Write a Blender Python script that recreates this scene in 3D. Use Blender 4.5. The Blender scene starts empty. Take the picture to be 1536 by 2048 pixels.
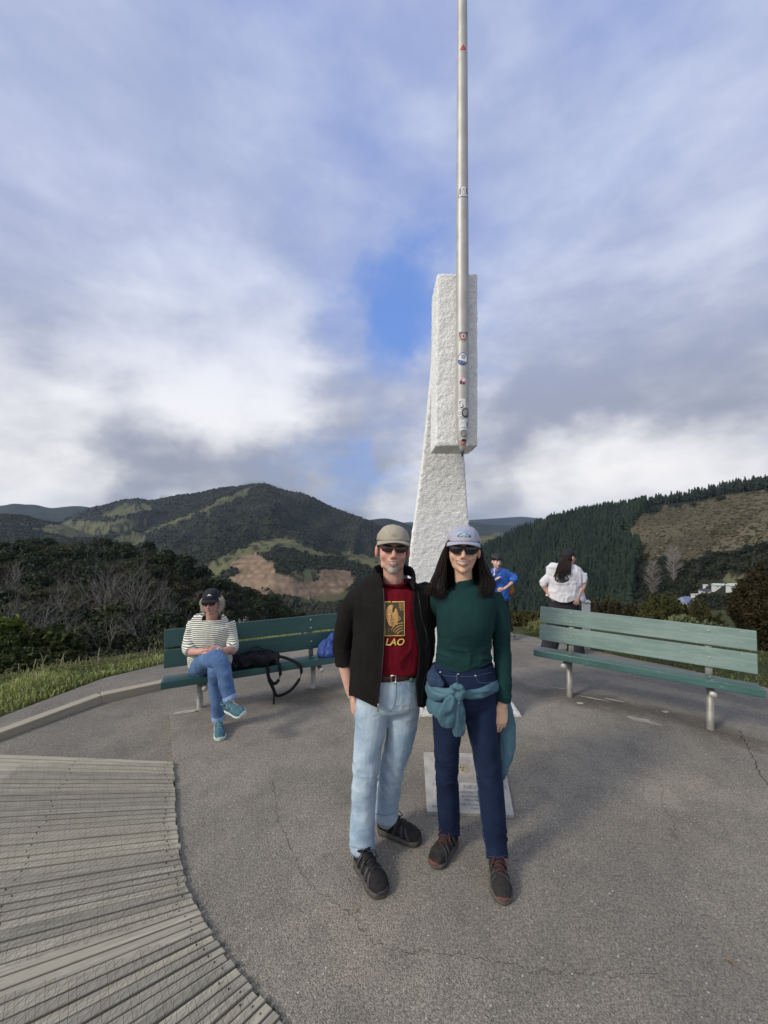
import bpy, bmesh, math, random
import numpy as np
from mathutils import Vector, Matrix, Euler
from mathutils.bvhtree import BVHTree

# ------------------------------------------------------------------ camera, sky, sun, exposure
scene = bpy.context.scene
COL = scene.collection
R = math.radians
random.seed(7)
RNG = np.random.default_rng(7)

cam_d = bpy.data.cameras.new('camera')
cam = bpy.data.objects.new('camera', cam_d)
COL.objects.link(cam)
CAM_H = 1.75
F_PX, CX, HY = 769.0, 768.0, 1050.0          # focal length, centre and horizon of the photograph, in its pixels
cam.location = (0, 0, CAM_H)
cam.rotation_euler = (R(90), 0, 0)
cam_d.sensor_fit = 'AUTO'
cam_d.sensor_width = 36
cam_d.lens = 36 * F_PX / 2048
cam_d.shift_y = (HY - 1024) / 2048
cam_d.clip_start = 0.05
cam_d.clip_end = 40000
scene.camera = cam

scene.view_settings.view_transform = 'Standard'
scene.view_settings.look = 'None'
scene.view_settings.exposure = 0.68
scene.view_settings.gamma = 1
scene.view_settings.use_curve_mapping = False

SUN_EL, SUN_AZ = 34.0, -122.0     # degrees; azimuth clockwise from +Y (view direction): behind the camera, to its left
sun_dir = Vector((math.sin(R(SUN_AZ)) * math.cos(R(SUN_EL)), math.cos(R(SUN_AZ)) * math.cos(R(SUN_EL)), math.sin(R(SUN_EL))))
sun_d = bpy.data.lights.new('sun', 'SUN')
sun_d.energy = 1.5
sun_d.angle = R(11)
sun_d.color = (1.0, 0.93, 0.82)
sun = bpy.data.objects.new('sun', sun_d)
COL.objects.link(sun)
sun.rotation_euler = sun_dir.to_track_quat('Z', 'Y').to_euler()

world = bpy.data.worlds.new('World')
scene.world = world
world.use_nodes = True


class NT:
    """small helper to wire shader nodes"""
    def __init__(s, tree):
        s.t = tree; s.n = tree.nodes; s.l = tree.links

    def node(s, typ, **kw):
        nd = s.n.new(typ)
        for k, v in kw.items():
            setattr(nd, k, v)
        return nd

    def put(s, sock, v):
        if isinstance(v, bpy.types.NodeSocket):
            s.l.new(v, sock)
        elif v is not None:
            if hasattr(sock.default_value, '__len__') and not hasattr(v, '__len__'):
                v = (v,) * len(sock.default_value)
            if hasattr(sock.default_value, '__len__') and len(sock.default_value) == 4 and len(v) == 3:
                v = tuple(v) + (1,)
            sock.default_value = v

    def math(s, op, a, b=None, c=None, clamp=False):
        nd = s.node('ShaderNodeMath', operation=op, use_clamp=clamp)
        for i, v in enumerate((a, b, c)):
            if v is not None: s.put(nd.inputs[i], v)
        return nd.outputs[0]

    def vec(s, op, a, b=None, scale=None):
        nd = s.node('ShaderNodeVectorMath', operation=op)
        s.put(nd.inputs[0], a)
        if b is not None: s.put(nd.inputs[1], b)
        if scale is not None: s.put(nd.inputs[3], scale)
        return nd.outputs['Value'] if op in ('DOT_PRODUCT', 'LENGTH', 'DISTANCE') else nd.outputs[0]

    def ramp(s, v, a, b, smooth=True):
        nd = s.node('ShaderNodeMapRange', clamp=True)
        nd.interpolation_type = 'SMOOTHSTEP' if smooth else 'LINEAR'
        s.put(nd.inputs[0], v); s.put(nd.inputs[1], a); s.put(nd.inputs[2], b)
        return nd.outputs[0]

    def mix(s, f, a, b, mode='MIX'):
        nd = s.node('ShaderNodeMix', data_type='RGBA', blend_type=mode)
        s.put(nd.inputs[0], f); s.put(nd.inputs[6], a); s.put(nd.inputs[7], b)
        return nd.outputs[2]

    def noise(s, vec, scale, detail=3, rough=0.55, dist=0.0, out=0):
        nd = s.node('ShaderNodeTexNoise')
        if vec is not None: s.put(nd.inputs['Vector'], vec)
        nd.inputs['Scale'].default_value = scale
        nd.inputs['Detail'].default_value = detail
        nd.inputs['Roughness'].default_value = rough
        nd.inputs['Distortion'].default_value = dist
        return nd.outputs[out]


def build_sky():
    nt = NT(world.node_tree)
    nt.n.clear()
    out = nt.node('ShaderNodeOutputWorld')
    bg = nt.node('ShaderNodeBackground')
    S = 0.095
    bg.inputs['Strength'].default_value = S
    sky = nt.node('ShaderNodeTexSky', sky_type='NISHITA')
    sky.sun_disc = False
    sky.sun_elevation = R(SUN_EL)
    sky.sun_rotation = R(SUN_AZ)
    sky.dust_density = 0.6
    sky.air_density = 1.0
    d = nt.vec('NORMALIZE', nt.node('ShaderNodeTexCoord').outputs['Generated'])
    sep = nt.node('ShaderNodeSeparateXYZ'); nt.put(sep.inputs[0], d)
    z = nt.math('MAXIMUM', sep.outputs[2], 0.0)
    inv = nt.math('DIVIDE', 1.0, nt.math('ADD', z, 0.3))
    wob = nt.vec('SCALE', nt.vec('SUBTRACT', nt.noise(d, 3.2, 5, 0.6, 0.0, 1), (0.5, 0.5, 0.5)), scale=0.34)
    dw = nt.vec('NORMALIZE', nt.vec('ADD', d, wob))
    p = nt.vec('SCALE', d, scale=inv)                      # the cloud deck seen in perspective
    off = nt.vec('ADD', p, (3.7, 1.3, 0.0))

    def spot(px, py, deg, soft):
        v = Vector(((px - CX) / F_PX, 1, (HY - py) / F_PX)).normalized()
        dt = nt.vec('DOT_PRODUCT', dw, tuple(v))
        return nt.ramp(dt, math.cos(R(deg + soft * 1.25)), math.cos(R(max(0.1, deg - soft))))
    n1 = nt.noise(off, 0.85, 7, 0.52, 0.2)
    n2 = nt.noise(nt.vec('MULTIPLY', d, (1.0, 1.0, 2.3)), 4.2, 8, 0.56, 0.15)
    n3 = nt.noise(nt.vec('MULTIPLY', d, (1.0, 1.0, 1.7)), 2.1, 6, 0.55, 0.1)
    # amount of cloud in front of the blue
    cov = nt.math('ADD', nt.math('MULTIPLY', nt.math('SUBTRACT', n1, 0.5), 1.7), nt.math('MULTIPLY', nt.math('SUBTRACT', n2, 0.5), 0.45))
    cov = nt.math('ADD', cov, 0.92)
    for (px, py, deg, soft, amt) in ((820, 610, 1.8, 5, -0.44), (800, 690, 1.2, 4, -0.26), (600, 380, 7, 14, -0.26), (1100, 610, 4, 8, -0.14), (700, 945, 2.2, 3, -0.5), (790, 960, 1.6, 2.5, -0.4),
                                     (1280, 200, 14, 14, -0.16), (650, 300, 20, 16, -0.08),
                                     (420, 720, 8, 9, 0.45), (120, 520, 12, 14, 0.3), (1300, 600, 10, 12, 0.28), (600, 120, 14, 14, 0.22), (1200, 900, 8, 8, 0.3), (120, 180, 16, 16, 0.2)):
        cov = nt.math('ADD', cov, nt.math('MULTIPLY', spot(px, py, deg, soft), amt))
    low = nt.ramp(z, 0.16, 0.03)
    cov = nt.math('ADD', cov, nt.math('MULTIPLY', low, 0.25))
    cov = nt.ramp(cov, 0.05, 1.0)
    # light and dark of the clouds
    lum = nt.math('ADD', nt.math('MULTIPLY', nt.math('SUBTRACT', n2, 0.5), 1.25), nt.math('MULTIPLY', nt.math('SUBTRACT', n3, 0.5), 1.8))
    lum = nt.math('ADD', lum, 0.42)
    for (px, py, deg, soft, amt) in ((430, 700, 6, 9, 0.46), (60, 850, 5, 7, 0.42), (480, 790, 5, 6, 0.25), (1180, 980, 6, 4, 0.6), (1480, 960, 5, 3, 0.45), (820, 1010, 5, 3, 0.45), (100, 990, 5, 2.5, 0.4),
                                     (480, 942, 5, 5, -0.36), (150, 945, 6, 4.5, -0.3), (300, 930, 4, 5, -0.15), (660, 850, 6, 8, -0.3), (620, 330, 12, 12, -0.15), (330, 870, 5, 5, 0.1), (1250, 820, 10, 9, -0.12),
                                     (1100, 870, 7, 4, -0.35), (150, 560, 12, 10, -0.1)):
        lum = nt.math('ADD', lum, nt.math('MULTIPLY', spot(px, py, deg, soft), amt))
    lum = nt.ramp(lum, -0.1, 1.15)
    hi = nt.ramp(z, 0.08, 0.62)
    dark = nt.mix(hi, (2.2, 2.38, 2.9), (2.55, 2.95, 4.45))
    light = nt.mix(hi, (6.6, 6.5, 6.5), (4.6, 5.0, 6.15))
    cloud = nt.mix(lum, dark, light)
    blue = nt.mix(0.75, sky.outputs[0], (1.15, 2.15, 5.4))
    colr = nt.mix(cov, blue, cloud)
    # the thin cloud round the veiled sun is brighter
    glow = nt.ramp(nt.vec('DOT_PRODUCT', d, tuple(sun_dir)), math.cos(R(50)), 1.0)
    colr = nt.mix(1.0, colr, nt.vec('SCALE', (4.0, 3.7, 3.2), scale=glow), 'ADD')
    colr = nt.mix(nt.ramp(sep.outputs[2], -0.01, -0.06), colr, (0.9, 0.95, 0.85))     # below the horizon: land
    nt.put(bg.inputs['Color'], colr)
    nt.l.new(bg.outputs[0], out.inputs['Surface'])


build_sky()
scene.render.engine = 'CYCLES'
scene.cycles.max_bounces = 6
scene.cycles.diffuse_bounces = 3
scene.cycles.glossy_bounces = 3
scene.cycles.transmission_bounces = 4
scene.cycles.transparent_max_bounces = 6
scene.cycles.volume_bounces = 0
scene.cycles.use_denoising = True


# ------------------------------------------------------------------ helpers
def P(px, py, Y):
    """the point at depth Y that the photograph shows at pixel px, py"""
    return np.array(((px - CX) / F_PX * Y, Y, CAM_H + (HY - py) / F_PX * Y))


def G(px, py, z=0.0):
    """the point of a level plane z that the photograph shows at pixel px, py"""
    Y = (CAM_H - z) * F_PX / (py - HY)
    return np.array(((px - CX) / F_PX * Y, Y, z))


def proj(V):
    V = np.asarray(V)
    return CX + F_PX * V[:, 0] / V[:, 1], HY - F_PX * (V[:, 2] - CAM_H) / V[:, 1]


def nrm(v):
    v = np.asarray(v, float)
    return v / (np.linalg.norm(v, axis=-1, keepdims=True) + 1e-12)


def _hash(ix, iy, iz, seed):
    h = (ix.astype(np.int64) * 374761393 + iy.astype(np.int64) * 668265263 + iz.astype(np.int64) * 2147483647 + seed * 974711) & 0xffffffff
    h = ((h ^ (h >> 13)) * 1274126177) & 0xffffffff
    h = ((h ^ (h >> 16)) * 2246822519) & 0xffffffff
    return ((h ^ (h >> 15)) & 0xffff) / 65535.0 * 2 - 1


def vnoise(p, seed=0):
    p = np.asarray(p, float)
    i = np.floor(p); f = p - i
    f = f * f * f * (f * (f * 6 - 15) + 10)
    i = i.astype(np.int64)
    r = 0
    for dx in (0, 1):
        for dy in (0, 1):
            for dz in (0, 1):
                w = (f[:, 0] if dx else 1 - f[:, 0]) * (f[:, 1] if dy else 1 - f[:, 1]) * (f[:, 2] if dz else 1 - f[:, 2])
                r = r + w * _hash(i[:, 0] + dx, i[:, 1] + dy, i[:, 2] + dz, seed)
    return r


def fbm(p, octaves=4, seed=0, gain=0.5):
    a, r, p = 1.0, 0, np.asarray(p, float)
    for k in range(octaves):
        r = r + a * vnoise(p * 2 ** k + 17.3 * k, seed + k)
        a *= gain
    return r


def mesh_from(name, V, F):
    """V (n,3); F an (m,3|4) array or a list of index tuples"""
    me = bpy.data.meshes.new(name)
    V = np.asarray(V, np.float32)
    if isinstance(F, np.ndarray) and F.ndim == 2:
        k = F.shape[1]
        me.vertices.add(len(V)); me.vertices.foreach_set('co', V.ravel())
        me.loops.add(F.size); me.loops.foreach_set('vertex_index', F.astype(np.int32).ravel())
        me.polygons.add(len(F))
        me.polygons.foreach_set('loop_start', np.arange(0, F.size, k, dtype=np.int32))
        me.polygons.foreach_set('loop_total', np.full(len(F), k, np.int32))
        me.update(calc_edges=True)
    else:
        me.from_pydata([tuple(map(float, v)) for v in V], [], [tuple(int(i) for i in f) for f in F])
    return me


def obj(name, V, F, mat=None, parent=None, smooth=True, base=None, **props):
    """one mesh object; V in the parent's space unless base (the parent's world place) is given"""
    V = np.asarray(V, float)
    if base is not None: V = V - np.asarray(base)
    me = mesh_from(name, V, F)
    if smooth:
        me.polygons.foreach_set('use_smooth', np.ones(len(me.polygons), bool))
    if mat is not None:
        for m in (mat if isinstance(mat, (list, tuple)) else [mat]): me.materials.append(m)
    o = bpy.data.objects.new(name, me)
    COL.objects.link(o)
    if parent is not None: o.parent = parent
    for k, v in props.items(): o[k] = v
    return o


def tag(o, label=None, cat=None, group=None, kind=None):
    if label: o['label'] = label
    if cat: o['category'] = cat
    if group: o['group'] = group
    if kind: o['kind'] = kind
    return o


def empty(name, loc, rz=0.0, **kw):
    o = bpy.data.objects.new(name, None)
    o.empty_display_size = 0.1
    COL.objects.link(o)
    o.location = tuple(map(float, loc)); o.rotation_euler = (0, 0, rz)
    return tag(o, **kw)


def join(parts):
    """[(V, F list/array)] -> V, F (list)"""
    Vs, Fs, n = [], [], 0
    for V, F in parts:
        Vs.append(np.asarray(V, float))
        Fs.extend([tuple(int(i) + n for i in f) for f in F])
        n += len(V)
    return np.concatenate(Vs), Fs


def catmull(P_, n):
    P_ = np.asarray(P_, float)
    if P_.ndim == 1: P_ = P_[:, None]
    m = len(P_)
    if m == 2:
        t = np.linspace(0, 1, n)[:, None]
        return P_[0] * (1 - t) + P_[1] * t
    Q = np.vstack([2 * P_[0] - P_[1], P_, 2 * P_[-1] - P_[-2]])
    t = np.linspace(0, m - 1 - 1e-9, n)
    i = t.astype(int); f = (t - i)[:, None]
    a, b, c, d = Q[i], Q[i + 1], Q[i + 2], Q[i + 3]
    return 0.5 * (2 * b + (c - a) * f + (2 * a - 5 * b + 4 * c - d) * f ** 2 + (3 * b - 3 * c + d - a) * f ** 3)


def tube(pts, rad, ref=(1, 0, 0), seg=14, n=None, cap=True, power=2.0, e=0.55):
    """a closed loft along pts; rad per point: r or (along ref, across); power > 2 squares the section"""
    pts = np.asarray(pts, float)
    rad = np.array([(r, r) if np.isscalar(r) else r for r in rad], float)
    if n:
        pts = catmull(pts, n); rad = np.abs(catmull(rad, n))
    T = nrm(np.gradient(pts, axis=0))
    ref = np.asarray(ref, float)
    side = ref - T * (T @ ref)[:, None]
    bad = np.linalg.norm(side, axis=1) < 0.15
    if bad.any():
        alt = np.array((0.0, 1.0, 0.0)) if abs(ref[1]) < 0.9 else np.array((0.0, 0, 1.0))
        side[bad] = alt - T[bad] * (T[bad] @ alt)[:, None]
    side = nrm(side); oth = np.cross(T, side)
    if cap:
        a = rad[0].min(); b = rad[-1].min()
        pts = np.vstack([pts[:1] - T[:1] * a * e, pts, pts[-1:] + T[-1:] * b * e])
        rad = np.vstack([rad[:1] * (1 - 0.69 * e), rad, rad[-1:] * (1 - 0.69 * e)])
        side = np.vstack([side[:1], side, side[-1:]]); oth = np.vstack([oth[:1], oth, oth[-1:]])
    th = np.linspace(0, 2 * math.pi, seg, endpoint=False)
    c, s_ = np.cos(th), np.sin(th)
    ex = 2.0 / power
    c = np.sign(c) * np.abs(c) ** ex; s_ = np.sign(s_) * np.abs(s_) ** ex
    V = pts[:, None] + side[:, None] * (rad[:, 0, None] * c)[..., None] + oth[:, None] * (rad[:, 1, None] * s_)[..., None]
    m = len(pts)
    V = V.reshape(-1, 3)
    F = []
    for i in range(m - 1):
        for j in range(seg):
            k = (j + 1) % seg
            F.append((i * seg + j, i * seg + k, (i + 1) * seg + k, (i + 1) * seg + j))
    F.append(tuple(range(seg - 1, -1, -1)))
    F.append(tuple((m - 1) * seg + j for j in range(seg)))
    return V, F


def ell(c, r, rot=None, seg=16, rings=10):
    r = np.array((r, r, r) if np.isscalar(r) else r, float)
    V = [(0, 0, 1)]
    for i in range(1, rings):
        a = math.pi * i / rings
        for j in range(seg):
            b = 2 * math.pi * j / seg
            V.append((math.sin(a) * math.cos(b), math.sin(a) * math.sin(b), math.cos(a)))
    V.append((0, 0, -1))
    V = np.array(V) * r
    if rot is not None: V = V @ np.asarray(rot).T
    V = V + np.asarray(c, float)
    F = []
    for j in range(seg): F.append((0, 1 + j, 1 + (j + 1) % seg))
    for i in range(rings - 2):
        for j in range(seg):
            k = (j + 1) % seg
            F.append((1 + i * seg + j, 1 + (i + 1) * seg + j, 1 + (i + 1) * seg + k, 1 + i * seg + k))
    L = len(V) - 1
    for j in range(seg): F.append((L, 1 + (rings - 2) * seg + (j + 1) % seg, 1 + (rings - 2) * seg + j))
    return V, F


def box(lo, hi, bev=0.0):
    lo, hi = np.array(lo, float), np.array(hi, float)
    if bev <= 0:
        V = np.array([(x, y, z) for x in (lo[0], hi[0]) for y in (lo[1], hi[1]) for z in (lo[2], hi[2])])
        F = [(0, 1, 3, 2), (4, 6, 7, 5), (0, 4, 5, 1), (2, 3, 7, 6), (0, 2, 6, 4), (1, 5, 7, 3)]
        return V, F
    bm = bmesh.new()
    bmesh.ops.create_cube(bm, size=1)
    for v in bm.verts: v.co = Vector([(lo[i] + hi[i]) / 2 + v.co[i] * (hi[i] - lo[i]) for i in range(3)])
    bmesh.ops.bevel(bm, geom=list(bm.edges), offset=bev, segments=2, affect='EDGES', profile=0.5)
    bm.verts.ensure_lookup_table()
    V = np.array([v.co[:] for v in bm.verts]); F = [tuple(v.index for v in f.verts) for f in bm.faces]
    bm.free()
    return V, F


def remesh(parts, voxel, smooth=2, fac=0.5):
    V, F = join(parts)
    me = mesh_from('tmp', V, F)
    o = bpy.data.objects.new('tmp', me); COL.objects.link(o)
    m = o.modifiers.new('r', 'REMESH'); m.mode = 'VOXEL'; m.voxel_size = voxel; m.adaptivity = 0
    if smooth:
        s = o.modifiers.new('s', 'SMOOTH'); s.factor = fac; s.iterations = smooth
    dg = bpy.context.evaluated_depsgraph_get()
    ev = o.evaluated_get(dg); em = ev.to_mesh()
    V = np.empty(len(em.vertices) * 3, np.float32); em.vertices.foreach_get('co', V)
    em.calc_loop_triangles()
    lt = np.array([len(p.vertices) for p in em.polygons[:8]])
    if (lt == 4).all() and len(em.loops) == 4 * len(em.polygons):
        F = np.empty(len(em.loops), np.int32); em.loops.foreach_get('vertex_index', F); F = F.reshape(-1, 4)
    else:
        F = np.empty(len(em.loop_triangles) * 3, np.int32); em.loop_triangles.foreach_get('vertices', F); F = F.reshape(-1, 3)
    ev.to_mesh_clear()
    bpy.data.objects.remove(o); bpy.data.meshes.remove(me)
    return V.reshape(-1, 3).astype(float), F


def vnormals(V, F):
    F = np.asarray(F)
    a = V[F[:, 1]] - V[F[:, 0]]; b = V[F[:, -1]] - V[F[:, 0]]
    n = np.cross(a, b)
    N = np.zeros_like(V)
    for k in range(F.shape[1]): np.add.at(N, F[:, k], n)
    return nrm(N)


def tris(F):
    F = np.asarray(F)
    return F if F.shape[1] == 3 else np.vstack([F[:, [0, 1, 2]], F[:, [0, 2, 3]]])


def clip(V, F, s):
    """keep the part of a mesh where s > 0, cutting faces cleanly along s = 0"""
    T = tris(F)
    k = s[T] > 0
    cnt = k.sum(1)
    out = [T[cnt == 3]]
    newV = list(V); cache = {}; extra = []

    def cut(a, b):
        key = (a, b) if a < b else (b, a)
        if key not in cache:
            t = s[a] / (s[a] - s[b])
            cache[key] = len(newV); newV.append(V[a] * (1 - t) + V[b] * t)
        return cache[key]
    for tri in T[(cnt == 1) | (cnt == 2)]:
        poly = []
        for i in range(3):
            a, b = int(tri[i]), int(tri[(i + 1) % 3])
            if s[a] > 0: poly.append(a)
            if (s[a] > 0) != (s[b] > 0): poly.append(cut(a, b))
        for i in range(1, len(poly) - 1): extra.append((poly[0], poly[i], poly[i + 1]))
    if extra: out.append(np.array(extra))
    T = np.vstack(out)
    V = np.array(newV)
    used = np.unique(T)
    m = np.full(len(V), -1); m[used] = np.arange(len(used))
    return V[used], m[T]


def paint(o, C):
    """colour per vertex, for what the thing itself is coloured"""
    me = o.data
    C = np.asarray(C, np.float32)
    if C.shape[1] == 3: C = np.hstack([C, np.ones((len(C), 1), np.float32)])
    a = me.color_attributes.new('tint', 'FLOAT_COLOR', 'POINT')
    a.data.foreach_set('color', C.ravel())


def bvh_of(V, F):
    return BVHTree.FromPolygons([tuple(map(float, v)) for v in V], [tuple(map(int, f)) for f in tris(F)])


# ------------------------------------------------------------------ materials
def material(name, col=(0.5, 0.5, 0.5), rough=0.8, col2=None, vscale=8.0, vdetail=4, bump=0.0, bscale=150.0, bdist=0.01, metal=0.0, spec=0.5,
             tint=False, stretch=None, contrast=(0.3, 0.7), sss=0.0, coat=0.0, sheen=0.0, fine=0.0, fscale=300.0, two_sided=False, transl=0.0):
    m = bpy.data.materials.new(name)
    m.use_nodes = True
    nt = NT(m.node_tree)
    b = nt.n['Principled BSDF']
    tc = nt.node('ShaderNodeTexCoord').outputs['Object']
    if stretch: tc = nt.vec('MULTIPLY', tc, stretch)
    if tint:
        at = nt.node('ShaderNodeAttribute', attribute_name='tint').outputs['Color']
        base = nt.mix(1.0, at, col, 'MULTIPLY')
        c2 = nt.mix(1.0, at, col2 if col2 else tuple(x * 0.75 for x in col), 'MULTIPLY')
    else:
        base = col; c2 = col2 if col2 else tuple(x * 0.75 for x in col)
    f = nt.ramp(nt.noise(tc, vscale, vdetail, 0.6), contrast[0], contrast[1])
    c = nt.mix(f, c2, base)
    if fine:
        g = nt.ramp(nt.noise(tc, fscale, 2, 0.6), 0.3, 0.7, False)
        c = nt.mix(1.0, c, nt.mix(g, (1 - fine,) * 3, (1 + fine,) * 3), 'MULTIPLY')
    nt.put(b.inputs['Base Color'], c)
    b.inputs['Roughness'].default_value = rough
    b.inputs['Metallic'].default_value = metal
    b.inputs['Specular IOR Level'].default_value = spec
    if sss:
        b.inputs['Subsurface Weight'].default_value = sss
        b.inputs['Subsurface Radius'].default_value = (0.01, 0.004, 0.002)
        b.inputs['Subsurface Scale'].default_value = 0.6
    if coat: b.inputs['Coat Weight'].default_value = coat
    if sheen:
        b.inputs['Sheen Weight'].default_value = sheen
        b.inputs['Sheen Roughness'].default_value = 0.6
    if bump:
        bn = nt.node('ShaderNodeBump'); bn.inputs['Strength'].default_value = bump; bn.inputs['Distance'].default_value = bdist
        nt.put(bn.inputs['Height'], nt.noise(tc, bscale, 4, 0.6))
        nt.l.new(bn.outputs[0], b.inputs['Normal'])
    if transl:
        tr = nt.node('ShaderNodeBsdfTranslucent'); nt.put(tr.inputs['Color'], c)
        mx = nt.node('ShaderNodeMixShader'); mx.inputs[0].default_value = transl
        nt.l.new(b.outputs[0], mx.inputs[1]); nt.l.new(tr.outputs[0], mx.inputs[2])
        nt.l.new(mx.outputs[0], nt.n['Material Output'].inputs['Surface'])
    return m
# ------------------------------------------------------------------ the land
def zsum(x, y):
    """height of the paved summit: level, falling away beyond the benches"""
    x = np.asarray(x, float); y = np.asarray(y, float)
    d = np.maximum(0, y - 4.3)
    e = np.maximum(0, -x - 3.2)
    return -0.145 * d * d / (d + 0.35) - 0.05 * e


EDGE_PX = np.array([-900, -300, 0, 330, 500, 600, 1050, 1180, 1280, 1330, 1440, 1536, 1800, 2400])
EDGE_Y = np.array([2.6, 3.6, 4.5, 6.3, 8.0, 9.3, 9.2, 9.0, 8.4, 7.4, 6.4, 5.8, 4.6, 3.5])


def layer(px, Y, pts, D, mf, mb, w):
    pts = np.array(pts, float)
    py = np.interp(px, pts[:, 0], pts[:, 1])
    # round the corners of the traced crest a little
    py = 0.5 * py + 0.25 * (np.interp(px - 9, pts[:, 0], pts[:, 1]) + np.interp(px + 9, pts[:, 0], pts[:, 1]))
    if isinstance(D, (list, tuple)):
        D = np.array(D, float); D = np.interp(px, D[:, 0], D[:, 1])
    Z = CAM_H + (HY - py) / F_PX * D
    q = Y - D
    f = np.where(q < 0, mf, mb) * (np.sqrt(q * q + w * w) - w)
    return Z - f


HILL_L = [(-900, 1135), (-300, 1125), (0, 1118), (150, 1114), (300, 1124), (360, 1145), (400, 1168), (460, 1190), (520, 1212), (580, 1240), (640, 1272), (720, 1330), (800, 1420), (900, 1600), (1100, 2200), (1500, 4000)]
KNOLL = [(-400, 1150), (100, 1175), (250, 1160), (330, 1128), (380, 1110), (420, 1093), (450, 1088), (500, 1084), (545, 1078), (590, 1086), (640, 1102), (700, 1112), (780, 1125), (850, 1140), (950, 1170), (1100, 1220), (1500, 1300)]
MAIN = [(-500, 1100), (100, 1052), (150, 1030), (180, 1016), (240, 1002), (275, 996), (300, 1001), (350, 991), (400, 986), (440, 976), (480, 972), (505, 968.5), (532, 967.5), (560, 979), (585, 985), (605, 986), (640, 1003), (690, 1024), (740, 1042), (790, 1064), (860, 1100), (960, 1150), (1200, 1220)]
SPUR = [(-300, 1150), (120, 1130), (165, 1100), (210, 1086), (260, 1069), (320, 1053), (360, 1042), (395, 1024), (440, 1006), (480, 992), (510, 990), (540, 1010), (600, 1060), (700, 1110), (900, 1200)]
LEFT2 = [(-600, 1030), (-100, 1034), (0, 1029), (50, 1031), (90, 1043), (120, 1046), (150, 1058), (210, 1078), (280, 1100), (400, 1150), (600, 1250)]
FARL = [(-900, 1012), (-300, 1012), (0, 1012), (28, 1007), (50, 1009), (70, 1009), (100, 1017), (130, 1013), (160, 1012), (185, 1016), (250, 1032), (400, 1060), (700, 1100)]
FAR3 = [(500, 1090), (640, 1062), (690, 1046), (735, 1040), (770, 1036), (790, 1040), (830, 1053), (880, 1068), (960, 1072), (990, 1078), (1100, 1100), (1400, 1180)]
FAR4 = [(400, 1060), (680, 1044), (800, 1048), (860, 1050), (935, 1043), (985, 1049), (1050, 1052), (1150, 1056), (1500, 1056)]
FAR5 = [(300, 1048), (690, 1042), (780, 1046), (850, 1043), (940, 1040), (1000, 1036), (1045, 1033), (1080, 1037), (1140, 1044), (1300, 1046), (1800, 1040)]
SUNLIT = [(700, 1130), (880, 1095), (930, 1084), (965, 1074), (990, 1070), (1010, 1074), (1040, 1090), (1090, 1110), (1300, 1200)]
HILL_R = [(600, 1330), (800, 1190), (900, 1130), (985, 1090), (1050, 1062), (1100, 1045), (1150, 1034), (1200, 1031), (1260, 1024), (1290, 1016), (1350, 1010), (1400, 1004), (1450, 992), (1500, 984), (1536, 979), (1700, 952), (2000, 930), (2600, 930)]
DR = [(800, 1150), (985, 980), (1100, 800), (1260, 600), (1400, 510), (1536, 450), (2000, 350), (2600, 300)]
KNOLL_R = [(700, 1500), (950, 1330), (1050, 1290), (1150, 1262), (1230, 1248), (1300, 1240), (1400, 1232), (1500, 1220), (1700, 1200), (2400, 1190)]


def land_height(px, Y):
    u = (px - CX) / F_PX
    X = u * Y
    p = np.stack([X, Y, 0 * X], -1)
    ey = np.interp(px, EDGE_PX, EDGE_Y)
    q = np.maximum(0, Y - ey)
    summit = zsum(X, np.minimum(Y, ey)) - 0.06 - 0.62 * q * q / (q + 1.2)
    n_big = fbm(p / 420.0, 4, 3); n_mid = fbm(p / 110.0, 4, 5); n_sm = fbm(p / 22.0, 3, 9)
    rid = 1 - np.abs(fbm(np.stack([X / 210.0, Y / 800.0, 0 * X], -1), 3, 21)) * 1.6
    floor = -112 + 4 * n_mid + np.maximum(0, Y - 600) * 0.012
    L = []
    L.append(layer(px, Y, HILL_L, 112, 0.22, 0.5, 14) + 1.2 * n_sm)
    L.append(layer(px, Y, KNOLL, 900, 0.205, 0.5, 60) + 5 * n_mid)
    m = layer(px, Y, MAIN, 1950, 0.30, 0.5, 90)
    k = np.clip((1950 - Y) / 500.0, 0, 1)
    L.append(m + k * (62 * (rid - 0.5) + 18 * n_mid) - 20 * k)
    s = layer(px, Y, SPUR, [(0, 1350), (300, 1500), (520, 1820), (900, 1500)], 0.34, 0.45, 30)
    L.append(s + 4 * n_mid)
    L.append(layer(px, Y, LEFT2, 1250, 0.24, 0.4, 60) + np.clip((1250 - Y) / 250, 0, 1) * (14 * (rid - .5) + 7 * n_mid))
    L.append(layer(px, Y, FARL, 3600, 0.3, 0.4, 120) + 12 * n_mid * np.clip((3600 - Y) / 300, 0, 1))
    L.append(layer(px, Y, FAR3, 3000, 0.25, 0.4, 120) + 14 * n_mid * np.clip((3000 - Y) / 300, 0, 1))
    L.append(layer(px, Y, FAR4, 4800, 0.25, 0.4, 150) + 20 * n_big * np.clip((4800 - Y) / 300, 0, 1))
    L.append(layer(px, Y, FAR5, 8000, 0.25, 0.4, 200) + 20 * n_big * np.clip((8000 - Y) / 400, 0, 1))
    L.append(layer(px, Y, SUNLIT, 1500, 0.3, 0.4, 80) + 4 * n_mid)
    r = layer(px, Y, HILL_R, DR, 0.36, 0.5, 25)
    L.append(r + 2.5 * n_mid + 0.6 * n_sm)
    L.append(layer(px, Y, KNOLL_R, 26, 0.3, 0.6, 4) + 0.15 * n_sm)
    h = floor
    for a in L: h = np.maximum(h, a)
    h = np.maximum(h, summit)
    return h, L, summit


PXG = np.concatenate([np.linspace(-1000, -60, 60), np.linspace(-50, 1590, 620), np.linspace(1600, 2500, 60)])
YG = np.concatenate([np.array([0.6, 1.2, 1.8, 2.4]), np.geomspace(3.0, 12000, 430)])


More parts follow.
